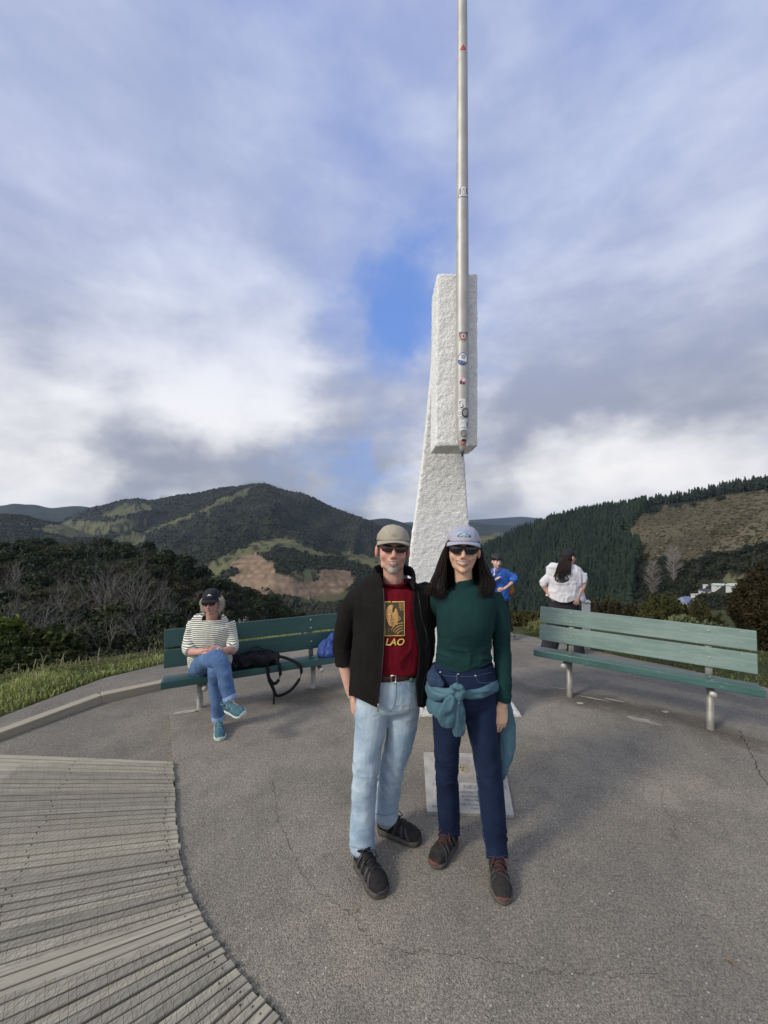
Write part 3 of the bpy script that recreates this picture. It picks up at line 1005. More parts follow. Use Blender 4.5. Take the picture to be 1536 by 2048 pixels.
M_FAR = material('distant bush', (1, 1, 1), 0.9, (0.75, 0.78, 0.72), vscale=0.15, tint=True, spec=0.1)
M_GREYTRUNK = material('grey dead wood', (0.13, 0.12, 0.11), 0.9, spec=0.1)
mountain_forest()


def pine_arrays(seed, tiers=7, seg=7, h=1.0, bare=0.18, rmax=0.2):
    rng = np.random.default_rng(seed); V, F = [], []
    for t in range(tiers):
        z0 = bare + (1 - bare) * t / tiers
        r = rmax * (1 - t / tiers) ** 0.8 * rng.uniform(0.8, 1.15) + 0.012
        top = min(1.0, z0 + (1 - bare) / tiers * 1.9)
        k = len(V)
        V.append((rng.normal(0, .01), rng.normal(0, .01), top))
        for j in range(seg):
            a = 2 * math.pi * j / seg + rng.random() * 0.5
            rr = r * rng.uniform(0.55, 1.25)
            V.append((rr * math.cos(a), rr * math.sin(a), z0 + rng.normal(0, 0.02)))
        for j in range(seg): F.append((k, k + 1 + j, k + 1 + (j + 1) % seg))
    return np.array(V), np.array(F)


def pine_mesh(seed, bare, tiers, rmax):
    V, F = pine_arrays(seed, tiers, 8, 1.0, bare, rmax)
    Vt, Ft = tube([(0, 0, -0.08), (0, 0, 0.5), (0, 0, 0.96)], [0.014, 0.011, 0.003], seg=5, cap=False)
    Ft = [f for f in Ft if len(f) == 4]
    Va, Fa = join([(V, F), (Vt, Ft)])
    me = mesh_from('pine_tree', Va, Fa)
    me.materials.append(M_NEEDLE); me.materials.append(M_PINEBARK)
    me.polygons.foreach_set('material_index', [0] * len(F) + [1] * len(Ft))
    return me


def pines():
    rng = np.random.default_rng(51)
    full = [pine_mesh(400 + i, 0.12, 9, 0.19) for i in range(4)]
    tall = [pine_mesh(410 + i, 0.33, 7, 0.17) for i in range(4)]
    cnt = 0

    def put(px, Y, meshes, h, label, group):
        nonlocal cnt
        z = float(ground_at(px, Y)[0])
        o = bpy.data.objects.new('pine_tree', meshes[cnt % 4]); COL.objects.link(o); cnt += 1
        o.location = ((px - CX) / F_PX * Y, Y, z); o.rotation_euler = (0, 0, rng.random() * 6.28); o.scale = (h * rng.uniform(.9, 1.25),) * 2 + (h,)
        tag(o, label, 'pine tree', group)
    D = np.array(DR, float)
    for i in range(165):                                          # the line along the ridge above the cleared slope
        px = 1262 + 330 * (i + rng.random()) / 165
        d = np.interp(px, D[:, 0], D[:, 1])
        put(px, d * rng.uniform(0.975, 1.03), tall if rng.random() < .6 else full, rng.uniform(12, 19), 'bare stemmed pine in the skyline row above the cleared slope, ' + ('towards the left end' if px < 1372 else 'in the middle of it' if px < 1482 else 'at the right edge'), 'pines along the right skyline')
    for i in range(125):                                          # the edge of the plantation
        px = 1150 + 125 * rng.random()
        d = np.interp(px, D[:, 0], D[:, 1])
        put(px, d * rng.uniform(0.86, 1.03), full, rng.uniform(14, 22), 'dark conifer in the plantation left of the cleared slope', 'plantation conifers')
    V0, F0 = pine_arrays(420, 5, 6, 1.0, 0.05, 0.2)
    n = 900                                                        # the wood behind the ridge line
    pxb = rng.uniform(1270, 1700, n); Yb = np.interp(pxb, D[:, 0], D[:, 1]) * rng.uniform(1.01, 1.06, n); hb = ground_at(pxb, Yb)
    hh = rng.uniform(10, 16, n)
    V, F = replicate(V0, F0, np.stack([(pxb - CX) / F_PX * Yb, Yb, hb - 0.5], -1), np.stack([hh * 1.2, hh * 1.2, hh], -1), rng.random(n) * 6.28, rng, jitter=0.05)
    o = obj('pine_wood', V, F, M_NEEDLE, smooth=False, kind='stuff'); tag(o, 'dark pine wood just behind the right skyline row', 'forest')
    px, Y, h, py = land_sites(110000, (860, 1330), (300, 1120), rng, lambda px, py, Y, g, e, s: (s < .5) & (Y > np.interp(px, D[:, 0], D[:, 1]) * 0.55) & (Y < np.interp(px, D[:, 0], D[:, 1]) * 1.03) & (px < 1290 - 0.15 * (py - 1030)) & (py < 1290))
    n = min(6500, len(px)); px, Y, h = px[:n], Y[:n], h[:n]
    hh = rng.uniform(13, 22, n)
    V, F = replicate(V0, F0, np.stack([(px - CX) / F_PX * Y, Y, h - 1], -1), np.stack([hh * 1.15, hh * 1.15, hh], -1), rng.random(n) * 6.28, rng, jitter=0.05)
    o = obj('pine_plantation', V, F, M_FAR, smooth=False, kind='stuff')
    t = np.clip(0.5 + 0.35 * fbm(np.stack([px / 30, Y / 40, 0 * px], -1), 3, 58) + rng.normal(0, .22, n), 0, 1)[:, None]
    paint(o, np.repeat(np.array((0.014, 0.024, 0.018)) * (1 - t) + np.array((0.032, 0.046, 0.028)) * t, len(V0), 0))
    tag(o, 'dark conifer plantation covering the hillside on the right', 'forest')


pines()


def right_slope():
    rng = np.random.default_rng(61)
    D = np.array(DR, float)
    # rounded bush on the lower slope and in the valley
    pos, q, k = crown_points(rng, 70, 1, 0.8, 8, 0.5, 0.6)
    V0, F0 = leaf_cards(pos, q, np.full(70, 0.36), rng, 1.3, 0.5)
    px, Y, h, py = land_sites(70000, (860, 1640), (110, 620), rng, lambda px, py, Y, g, e, s: (s < .5) & (g < .5) & (Y < np.interp(px, D[:, 0], D[:, 1]) * 0.93) & ((px > 1290 - 0.15 * (py - 1030)) | (py > 1160)) & (py < 1300) & ~((px > 1340) & (px < 1400) & (py > 1192) & (py < 1236)) & ~((px > 1392) & (px < 1512) & (py > 1160) & (py < 1196)))
    n = min(3300, len(px)); px, Y, h = px[:n], Y[:n], h[:n]
    X = (px - CX) / F_PX * Y
    r = rng.uniform(1.7, 3.6, n)
    V, F = replicate(V0, F0, np.stack([X, Y, h - 0.3], -1), np.stack([r, r, r * rng.uniform(.8, 1.4, n)], -1), rng.random(n) * 6.28, rng)
    o = obj('bush_cover', V, F, M_LEAF, smooth=False, kind='stuff')
    dens = fbm(np.stack([X / 60, Y / 60, 0 * X], -1), 3, 65)
    f = np.clip(0.5 + 0.5 * dens + rng.normal(0, 0.25, n), 0, 1)[:, None]
    C = np.array((0.018, 0.026, 0.013)) * (1 - f) + np.array((0.060, 0.058, 0.026)) * f
    C = np.repeat(C, len(V0), 0) * (0.75 + 0.5 * rng.random((len(V) // 4, 1))).repeat(4, 0)
    paint(o, C)
    tag(o, 'dark rounded bush covering the lower slope and valley on the right', 'bush')
    # low scrub and stumps on the cleared slope
    px, Y, h, py = land_sites(40000, (1230, 1640), (240, 620), rng, lambda px, py, Y, g, e, s: s > .5)
    n = min(2600, len(px)); px, Y, h = px[:n], Y[:n], h[:n]
    X = (px - CX) / F_PX * Y
    V0, F0 = ico()
    r = rng.uniform(0.5, 1.7, n)
    V, F = replicate(V0, F0, np.stack([X, Y, h], -1), np.stack([r * 1.4, r, r * 0.6], -1), rng.random(n) * 6.28, rng, jitter=0.25)
    o = obj('scrub', V, F, M_FAR, smooth=False, kind='stuff')
    C = np.array([(0.045, 0.045, 0.022), (0.10, 0.085, 0.055), (0.17, 0.15, 0.12), (0.085, 0.066, 0.030)])[rng.choice(4, n, p=[.45, .3, .1, .15])]
    paint(o, np.repeat(C, len(V0), 0))
    tag(o, 'low brown and olive scrub scattered over the cleared slope', 'scrub')
    # two pale bare poplars
    for px, py, sc, lab in ((1306, 1195, 3.3, 'pale leafless poplar on the right slope, the lower left of the two'), (1347, 1168, 3.4, 'pale leafless poplar on the right slope, the upper right of the two')):
        o = bpy.data.objects.new('bare_poplar', bare_pop); COL.objects.link(o)
        q = pix_land(px, py, 60); sc *= q[1] / 330
        o.location = tuple(q); o.scale = (sc,) * 3; o.rotation_euler = (0, 0, px)
        tag(o, lab, 'tree', 'bare poplars')
    for px, py in ((1395, 1150), (1490, 1215), (1440, 1140), (1222, 1180), (1240, 1165), (1205, 1150), (1290, 1240), (1460, 1230)):
        o = bpy.data.objects.new('bare_tree', bare[px % 5]); COL.objects.link(o)
        q = pix_land(px, py, 60)
        o.location = tuple(q); o.scale = (1.7 * q[1] / 330,) * 3; o.rotation_euler = (0, 0, px)
        tag(o, 'greyish leafless tree among the bush on the right slope', 'tree', 'bare trees on the right slope')


def poplar():
    rng = np.random.default_rng(71); parts = [tube([(0, 0, -.5), (0, 0, 4), (0, 0, 9)], [.16, .1, .02], seg=5, n=5, cap=False)]
    for i in range(150):
        z = 1.0 + 7.6 * rng.random(); a = rng.random() * 6.28; L = (0.9 + 1.7 * math.sin(min(1, (z) / 9) * math.pi)) * rng.uniform(.6, 1.1)
        d = np.array((math.cos(a) * 0.7, math.sin(a) * 0.7, 0.75)) + rng.normal(0, .12, 3)
        p = np.array((0, 0, z)); q = p + d * L
        parts.append(tube([p, p + d * L * .5 + rng.normal(0, .06, 3), q], [.035, .025, .012], seg=3, cap=False))
        for k in range(3):
            s = p + d * L * rng.uniform(.4, .95); e = s + nrm(d + rng.normal(0, .4, 3)) * L * .45
            parts.append(tube([s, e], [.02, .01], seg=3, cap=False))
    V, F = join(parts); me = mesh_from('bare_poplar', V, F); me.materials.append(M_POPLAR)
    return me


M_POPLAR = material('pale grey twigs', (0.27, 0.245, 0.22), 0.9, (0.19, 0.17, 0.155))
bare_pop = poplar()
right_slope()


# ---- shrubs round the summit
def spray_shrub(seed, w, h, n_br, leaf, per, col, col2, up=0.8, elong=3.2, dead=0.0):
    """an upright shrub: arching stems with small leaves set along their outer length"""
    rng = np.random.default_rng(seed); pos, nor, cc = [], [], []; stems = []
    for i in range(n_br):
        a = rng.random() * 6.28; rr = math.sqrt(rng.random())
        base = np.array((math.cos(a) * rr * w * .35, math.sin(a) * rr * w * .35, -0.1))
        tip = np.array((math.cos(a) * rr * w * (1.0 if up < 1 else .8), math.sin(a) * rr * w, h * (1 - 0.45 * rr ** 2) * rng.uniform(0.75, 1.08)))
        mid = (base + tip) / 2 + np.array((0, 0, h * 0.12)) + rng.normal(0, .06 * w, 3)
        c = catmull([base, mid, tip], 8)
        if i % 3 == 0: stems.append(tube(c, list(np.linspace(.012, .003, 8)), seg=3, cap=False))
        t = rng.uniform(0.22, 1.0, per); seg = np.minimum((t * 7).astype(int), 6); f = (t * 7 - seg)[:, None]
        p = c[seg] * (1 - f) + c[seg + 1] * f + rng.normal(0, 0.05 * w, (per, 3)) * (0.4 + 0.6 * (1 - t[:, None]))
        pos.append(p); nor.append(nrm(c[seg + 1] - c[seg]) * 0.4 + nrm(rng.normal(0, 1, (per, 3))))
        f2 = np.clip(rng.random() * 0.6 + rng.random((per, 1)) * 0.5, 0, 1)
        cl = np.array(col) * (1 - f2) + np.array(col2) * f2
        if rng.random() < dead: cl = cl * 0 + np.array((0.10, 0.08, 0.055))
        cc.append(cl)
    pos = np.concatenate(pos); nor = np.concatenate(nor); cc = np.concatenate(cc)
    keep = pos[:, 2] > -0.05
    pos, nor, cc = pos[keep], nor[keep], cc[keep]
    V, F = leaf_cards(pos, nor, np.full(len(pos), leaf), rng, elong, 0.4)
    return (V, F, np.repeat(cc, 4, 0)), join(stems)


def shrub(name, px, py_top, Y, w, seed, n_br, leaf, per, col, col2, label, cat, h=None, group=None, **kw):
    zg = float(ground_at(px, Y)[0])
    top = CAM_H + (HY - py_top) / F_PX * Y
    hh = h or max(0.5, top - zg)
    zg = top - hh
    (V, F, C), (Vs, Fs) = spray_shrub(seed, w, hh, n_br, leaf, per, col, col2, **kw)
    r = empty(name, ((px - CX) / F_PX * Y, Y, zg), 0, label=label, cat=cat, group=group)
    o = obj('foliage', V, F, M_LEAF, r, smooth=False); paint(o, C)
    obj('stem', Vs, Fs, M_BARK, r)
    return r


shrub('broadleaf_shrub', 5, 1232, 7.2, 0.55, 501, 70, 0.075, 75, (0.07, 0.11, 0.02), (0.16, 0.19, 0.035), 'bright yellow green shrub at the left edge beyond the grass', 'shrub', elong=1.7)
shrub('broadleaf_shrub', 78, 1252, 7.0, 0.8, 502, 130, 0.06, 90, (0.035, 0.05, 0.016), (0.085, 0.10, 0.03), 'dark green leafy shrub beyond the grass bank, right of the yellow green one', 'shrub', elong=1.7)
shrub('broadleaf_shrub', 25, 1300, 6.2, 0.7, 503, 90, 0.055, 80, (0.035, 0.05, 0.016), (0.075, 0.09, 0.026), 'low dark green shrub behind the grass at the left edge', 'shrub', elong=1.7)
shrub('manuka_bush', 1052, 1222, 10.5, 0.65, 510, 90, 0.022, 286, (0.045, 0.045, 0.015), (0.12, 0.10, 0.035), 'olive brown bush beside the walker in the blue jacket', 'bush', elong=3.5)
shrub('manuka_bush', 1010, 1236, 11.0, 0.5, 518, 70, 0.022, 234, (0.045, 0.045, 0.015), (0.11, 0.095, 0.035), 'olive bush behind the walker in the blue jacket', 'bush', elong=3.5)
shrub('manuka_bush', 1215, 1196, 11.0, 0.75, 511, 120, 0.022, 312, (0.035, 0.028, 0.014), (0.085, 0.062, 0.028), 'dark reddish brown bush just right of the white post', 'bush', elong=3.0)
shrub('manuka_bush', 1268, 1206, 10.5, 0.6, 512, 90, 0.022, 286, (0.035, 0.032, 0.014), (0.08, 0.066, 0.028), 'brown bush behind the middle of the right bench', 'bush', elong=3.0)
shrub('manuka_bush', 1328, 1190, 9.5, 0.62, 513, 110, 0.022, 338, (0.05, 0.055, 0.02), (0.12, 0.115, 0.04), 'upright olive green bush behind the right bench, left of the pale flowering shrub', 'bush', elong=3.8)
shrub('manuka_bush', 1395, 1200, 9.2, 0.6, 514, 100, 0.022, 312, (0.045, 0.05, 0.02), (0.11, 0.10, 0.036), 'feathery olive bush behind the right part of the right bench', 'bush', elong=3.8)
shrub('hebe_shrub', 1370, 1232, 7.6, 0.42, 515, 80, 0.05, 70, (0.11, 0.13, 0.055), (0.30, 0.31, 0.17), 'pale cream green shrub above the right end of the bench back', 'shrub', elong=1.6)
shrub('hebe_shrub', 1425, 1246, 7.2, 0.4, 516, 70, 0.045, 70, (0.06, 0.085, 0.05), (0.15, 0.17, 0.10), 'grey green shrub between the pale shrub and the big dark bush', 'shrub', elong=1.6)
shrub('manuka_bush', 1552, 1128, 7.4, 0.74, 517, 260, 0.022, 420, (0.022, 0.022, 0.009), (0.07, 0.052, 0.022), 'tall dark brown green bush at the right edge of the picture', 'bush', elong=3.6)
shrub('flax_tuft', 1085, 1243, 8.8, 0.38, 519, 60, 0.055, 50, (0.13, 0.15, 0.05), (0.26, 0.25, 0.11), 'pale straw green tuft at the edge of the path left of the white post', 'tuft', elong=4.0)
shrub('flax_tuft', 1125, 1232, 9.0, 0.4, 520, 60, 0.055, 50, (0.09, 0.11, 0.035), (0.19, 0.19, 0.08), 'grassy green tuft behind the left end of the right bench', 'tuft', elong=4.0)
shrub('seedhead_plant', 488, 1226, 7.4, 0.16, 521, 26, 0.022, 10, (0.25, 0.22, 0.16), (0.62, 0.58, 0.5), 'dry plant with white seedheads above the left bench, right of the seated woman', 'plant', h=0.5, elong=1.4)
shrub('seedhead_plant', 608, 1230, 7.6, 0.18, 522, 26, 0.024, 10, (0.25, 0.22, 0.16), (0.62, 0.58, 0.5), 'dry plant with white seedheads behind the right part of the left bench', 'plant', h=0.5, elong=1.4)
shrub('seedhead_plant', 345, 1250, 6.2, 0.2, 523, 30, 0.03, 24, (0.08, 0.10, 0.03), (0.2, 0.2, 0.08), 'green weedy plant at the left end of the left bench back', 'plant', elong=2.5)


def grass(name, strips, n, hmin, hmax, cols, seed, label, lean=0.5):
    """single blades, tapered and bent, rooted on the ground"""
    rng = np.random.default_rng(seed)
    pts = []
    for poly, m in strips:
        poly = np.asarray(poly, float); lo, hi = poly.min(0), poly.max(0)
        q = rng.uniform(lo, hi, (int(m * 3.5), 2)); q = q[inpoly(q[:, 0], q[:, 1], poly)][:m]
        pts.append(q)
    q = np.concatenate(pts); n = len(q)
    tuft = fbm(np.stack([q[:, 0] * 2.2, q[:, 1] * 2.2, 0 * q[:, 0]], -1), 3, seed)
    ppx = CX + F_PX * q[:, 0] / np.maximum(q[:, 1], .3)
    z = ground_at(ppx, q[:, 1])
    H = rng.uniform(hmin, hmax, n) * (0.85 + 0.45 * tuft)
    a = rng.random(n) * 6.28
    d = np.stack([np.cos(a), np.sin(a), 0 * a], -1)
    s = np.stack([-np.sin(a), np.cos(a), 0 * a], -1) * (0.0045 + 0.004 * rng.random(n))[:, None]
    base = np.stack([q[:, 0], q[:, 1], z - 0.02], -1)
    L = (lean * rng.random(n) * H)[:, None]
    up = np.array((0, 0, 1.0))
    m1 = base + up * (H * .55)[:, None] + d * L * .3; m2 = base + up * (H * .88)[:, None] + d * L * .75; tip = base + up * (H * (1.0 - 0.35 * rng.random(n)))[:, None] + d * L * 1.5
    V = np.stack([base - s, base + s, m1 + s * .8, m1 - s * .8, m2 + s * .5, m2 - s * .5, tip], 1).reshape(-1, 3)
    i = (np.arange(n) * 7)[:, None]
    F4 = np.concatenate([i + np.array([[0, 1, 2, 3]]), i + np.array([[3, 2, 4, 5]])])
    F3 = i + np.array([[5, 4, 6]])
    T = np.concatenate([F4[:, [0, 1, 2]], F4[:, [0, 2, 3]], F3])
    o = obj(name, V, T, M_LEAF, smooth=False, kind='stuff')
    f = np.clip(0.5 + 0.5 * tuft + rng.normal(0, .25, n), 0, 1)[:, None]
    C = np.array(cols[0]) * (1 - f) + np.array(cols[1]) * f
    dry = (rng.random(n) < 0.16)[:, None]
    C = np.where(dry, np.array(cols[2]), C)
    paint(o, np.repeat(C, 7, 0))
    tag(o, label, 'grass')


verge = [(-3.66, 2.9), (-3.70, 3.66), (-3.54, 4.02), (-3.38, 4.58), (-3.06, 5.22), (-2.54, 6.02), (-1.65, 7.24), (-0.6, 7.97), (-0.6, 9.0), (-1.9, 8.3), (-3.0, 7.0), (-4.2, 5.6), (-5.2, 4.6), (-5.4, 3.2)]
verge_r = [(3.62, 5.72), (3.85, 5.16), (4.1, 4.5), (4.6, 3.95), (6.0, 2.8), (7.5, 3.5), (6.6, 5.4), (5.2, 7.2), (4.0, 8.3), (3.0, 8.9), (2.95, 8.15), (3.3, 6.75)]
verge_b = [(-0.6, 7.95), (0.6, 8.35), (1.9, 8.45), (2.9, 8.15), (3.0, 9.2), (1.0, 9.6), (-0.6, 9.3)]
grass('grass', [(verge, 19000)], 0, 0.05, 0.125, [(0.15, 0.185, 0.045), (0.36, 0.39, 0.12), (0.50, 0.46, 0.26)], 601, 'long lush grass on the bank beyond the left path')
grass('grass', [(verge_r, 9000), (verge_b, 3500)], 0, 0.03, 0.075, [(0.06, 0.085, 0.02), (0.14, 0.165, 0.04), (0.22, 0.18, 0.09)], 602, 'short grass behind the right bench and along the far path edge')
# a fringe of dry seed stalks on the bank's edge
grass('dry_stalks', [([(-5.0, 4.3), (-3.9, 5.4), (-2.7, 6.9), (-2.0, 7.7), (-2.3, 8.0), (-3.2, 7.2), (-4.4, 5.7), (-5.4, 4.6)], 450)], 0, 0.08, 0.2, [(0.22, 0.19, 0.10), (0.34, 0.29, 0.17), (0.3, 0.26, 0.15)], 603, 'dry seed stalks along the edge of the grass bank', lean=0.9)


# ---- haze: one closed box of thin air round everything
def haze_box():
    V, F = box((-16000, -60, -125), (16000, 12500, 330))
    m = bpy.data.materials.new('haze'); m.use_nodes = True
    nt = NT(m.node_tree); nt.n.clear()
    out = nt.node('ShaderNodeOutputMaterial'); pv = nt.node('ShaderNodeVolumePrincipled')
    pv.inputs['Density'].default_value = 4.6e-5
    pv.inputs['Color'].default_value = (0.55, 0.74, 1.0, 1)
    pv.inputs['Anisotropy'].default_value = 0.2
    nt.l.new(pv.outputs[0], out.inputs['Volume'])
    obj('haze', V, F, m, smooth=False, kind='stuff')


haze_box()
# ------------------------------------------------------------------ the monument
M_ROUGH = material('white roughcast', (0.86, 0.86, 0.83), 0.85, (0.74, 0.75, 0.72), 14, 6, bump=0.9, bscale=85, bdist=0.012, fine=0.15, fscale=90, contrast=(0.25, 0.55))


def weather(m):
    """grime: thin grey streaks that run down, and chipped dark specks near the foot"""
    nt = NT(m.node_tree); b = nt.n['Principled BSDF']
    c = b.inputs['Base Color'].links[0].from_socket
    tc = nt.node('ShaderNodeTexCoord').outputs['Object']
    st = nt.ramp(nt.noise(nt.vec('MULTIPLY', tc, (9, 9, 0.9)), 1.0, 5, 0.65), 0.52, 0.78)
    c = nt.mix(nt.math('MULTIPLY', st, 0.30), c, (0.36, 0.36, 0.33))
    sp = nt.node('ShaderNodeSeparateXYZ'); nt.put(sp.inputs[0], tc)
    low = nt.ramp(sp.outputs[2], 0.35, 0.0)
    chip = nt.math('MULTIPLY', nt.ramp(nt.noise(tc, 38, 5, 0.7), 0.56, 0.62), low)
    c = nt.mix(chip, c, (0.17, 0.16, 0.13))
    nt.put(b.inputs['Base Color'], c)


weather(M_ROUGH)
M_STEEL = material('galvanised steel', (0.46, 0.45, 0.42), 0.5, (0.37, 0.36, 0.335), 9, 6, metal=0.25, bump=0.08, bscale=60, bdist=0.003)
M_PIPE = material('dull galvanised pipe', (0.40, 0.39, 0.35), 0.55, (0.28, 0.27, 0.24), 12, 5, metal=0.5)
M_BLACK = material('black paint', (0.015, 0.015, 0.017), 0.5)


def rough_surface(V, N, amp=1.0):
    return V + N * (amp * (0.0014 * fbm(V * 12, 2, 5) + 0.0036 * fbm(V * 60, 2, 9)))[:, None]


def grid_solid(rings, sub):
    """quad-dense solid from closed rings (k,4 corner points each), sides subdivided"""
    rings = np.asarray(rings, float)               # (k, 4, 3)
    ang = []
    for r in rings:
        pts = []
        for i in range(4):
            a, b = r[i], r[(i + 1) % 4]
            n = sub[i % 2]
            for j in range(n): pts.append(a + (b - a) * j / n)
        ang.append(pts)
    A = np.array(ang); k, m = A.shape[:2]
    V = A.reshape(-1, 3)
    F = [(i * m + j, i * m + (j + 1) % m, (i + 1) * m + (j + 1) % m, (i + 1) * m + j) for i in range(k - 1) for j in range(m)]
    # caps as fine grids
    parts = [(V, F)]
    for r, flip in ((rings[0], 1), (rings[-1], 0)):
        n0, n1 = sub
        g = np.array([[(r[0] * (1 - u) + r[1] * u) * (1 - v) + (r[3] * (1 - u) + r[2] * u) * v for u in np.linspace(0, 1, n0 + 1)] for v in np.linspace(0, 1, n1 + 1)])
        W = g.reshape(-1, 3)
        Fc = []
        for b in range(n1):
            for a in range(n0):
                q = (b * (n0 + 1) + a, b * (n0 + 1) + a + 1, (b + 1) * (n0 + 1) + a + 1, (b + 1) * (n0 + 1) + a)
                Fc.append(q[::-1] if flip else q)
        parts.append((W, Fc))
    return parts


MON_Y = 2.70
monument = empty('monument', (0.555, 2.9, 0), label='tall white roughcast pylon holding a steel needle pole that points down at the ground', cat='monument')
MB_ = np.array((0.555, 2.9, 0))


def build_pylon():
    # face profile from the ground up: left x, right x, depth of the front face, thickness
    prof = [(0.0, -0.215, 1.262, 3.50, 0.40), (0.10, -0.15, 1.195, 3.495, 0.39), (0.25, -0.06, 1.10, 3.485, 0.38), (0.50, 0.05, 1.005, 3.46, 0.36), (0.80, 0.14, 0.93, 3.43, 0.34), (1.15, 0.205, 0.85, 3.40, 0.32),
            (1.55, 0.235, 0.765, 3.35, 0.31), (1.95, 0.285, 0.715, 3.30, 0.30), (2.35, 0.330, 0.68, 3.23, 0.29), (2.75, 0.365, 0.66, 3.16, 0.28), (3.15, 0.395, 0.655, 3.09, 0.27), (3.40, 0.41, 0.655, 3.06, 0.26)]
    p = catmull(np.array(prof), 150)
    rings = []
    for z, xl, xr, y, t in p:
        rings.append([(xl, y, z), (xr, y, z), (xr - 0.015, y + t, z), (xl + 0.015, y + t, z)])
    V, F = remesh(grid_solid(rings, (26, 12)), 0.012, 1)
    N = vnormals(V, F)
    obj('pylon', rough_surface(V, N, 1.0), F, M_ROUGH, monument, base=MB_)
    # the head that projects forward
    rings = []
    for i in range(70):
        k = i / 69; z = 2.318 + 1.25 * k
        xl = 0.372 + 0.012 * k; xr = 0.676; yf = 2.775; yb = 3.075 + 0.02 * k
        rings.append([(xl, yf, z), (xr, yf, z), (xr, yb, z), (xl + 0.0, yb, z)])
    V, F = remesh(grid_solid(rings, (22, 20)), 0.010, 1)
    N = vnormals(V, F)
    obj('head_block', rough_surface(V, N, 1.1), F, M_ROUGH, monument, base=MB_)


build_pylon()
PX_, PY_ = (924.5 - CX) / F_PX * MON_Y, MON_Y


def pole_r(z):
    return float(np.interp(z, [2.23, 2.262, 2.35, 2.40, 2.5, 3.5, 5.5, 8.2], [0.004, 0.012, 0.036, 0.041, 0.0465, 0.0445, 0.0335, 0.02]))


def lathe_z(zs, cx_, cy_, rf, seg=32):
    zs = np.asarray(zs); V = []
    for z in zs:
        r = rf(z)
        for j in range(seg):
            a = 2 * math.pi * j / seg
            V.append((cx_ + r * math.cos(a), cy_ + r * math.sin(a), z))
    n = len(zs)
    F = [(i * seg + j, i * seg + (j + 1) % seg, (i + 1) * seg + (j + 1) % seg, (i + 1) * seg + j) for i in range(n - 1) for j in range(seg)]
    F += [tuple(range(seg - 1, -1, -1)), tuple((n - 1) * seg + j for j in range(seg))]
    return np.array(V), F


V, F = lathe_z(np.concatenate([np.linspace(2.262, 2.6, 16), np.linspace(2.8, 8.2, 20)]), PX_, PY_, pole_r)
pole = obj('needle_pole', V, F, M_STEEL, monument, base=MB_)
V, F = lathe_z([2.228, 2.24, 2.2615], PX_, PY_, lambda z: 0.003 + 0.01 * (z - 2.228) / 0.034)
obj('needle_tip', V, F, M_BLACK, monument, base=MB_)
V, F = tube([(PX_, PY_ + 0.02, 2.85), (PX_, 2.80, 2.85)], [0.022, 0.022], seg=10)
obj('bracket', V, F, M_STEEL, monument, base=MB_)
V, F = tube([(PX_, PY_ + 0.02, 3.3), (PX_, 2.80, 3.3)], [0.022, 0.022], seg=10)
obj('bracket', V, F, M_STEEL, monument, base=MB_)

# ---- stickers on the pole, curved to it
_flat = {}


def flat_mat(name, col, rough=0.55):
    if name not in _flat: _flat[name] = material(name, col, rough, tuple(c * 0.88 for c in col), 30)
    return _flat[name]


INK = {'white': (0.75, 0.75, 0.73), 'black': (0.02, 0.02, 0.022), 'red': (0.45, 0.05, 0.04), 'navy': (0.035, 0.07, 0.26), 'gold': (0.55, 0.30, 0.10), 'pink': (0.55, 0.2, 0.28), 'grey': (0.32, 0.32, 0.33),
       'sky': (0.25, 0.45, 0.68), 'maroon': (0.22, 0.02, 0.03), 'orange_red': (0.60, 0.12, 0.06), 'yellow': (0.72, 0.55, 0.09)}


def pen(c): return flat_mat(c.replace('_', ' ') + ' print', INK[c])


def wrap(pts2, zc, off):
    """(u across, v up) on the pole's front at height zc"""
    pts2 = np.asarray(pts2, float)
    z = zc + pts2[:, 1]
    r = np.array([pole_r(q) for q in z]) + off
    a = pts2[:, 0] / r
    return np.stack([PX_ + r * np.sin(a), PY_ - r * np.cos(a), z], -1)


def columns(fn_lo, fn_hi, u0, u1, n=14):
    u = np.linspace(u0, u1, n)
    P2 = [(x, fn_lo(x)) for x in u] + [(x, fn_hi(x)) for x in u]
    F = [(i, i + 1, n + i + 1, n + i) for i in range(n - 1)]
    return np.array(P2), F


def disc2(rx, ry, cx_=0, cy_=0, n=14):
    f = lambda x: ry * math.sqrt(max(0, 1 - ((x - cx_) / rx) ** 2))
    return columns(lambda x: cy_ - f(x), lambda x: cy_ + f(x), cx_ - rx, cx_ + rx, n)


def rect2(w, h, cx_=0, cy_=0, n=8): return columns(lambda x: cy_ - h / 2, lambda x: cy_ + h / 2, cx_ - w / 2, cx_ + w / 2, n)


def ring2(rx, ry, w, cx_=0, cy_=0, n=26, a0=0, a1=2 * math.pi):
    a = np.linspace(a0, a1, n)
    P2 = [(cx_ + rx * math.cos(t), cy_ + ry * math.sin(t)) for t in a] + [(cx_ + (rx - w) * math.cos(t), cy_ + (ry - w) * math.sin(t)) for t in a]
    return np.array(P2), [(i, i + 1, n + i + 1, n + i) for i in range(n - 1)]


def line2(pts, w):
    p = np.asarray(pts, float); t = nrm(np.gradient(p, axis=0)); nn = np.stack([-t[:, 1], t[:, 0]], -1) * w / 2
    n = len(p)
    return np.vstack([p + nn, p - nn]), [(i, i + 1, n + i + 1, n + i) for i in range(n - 1)]


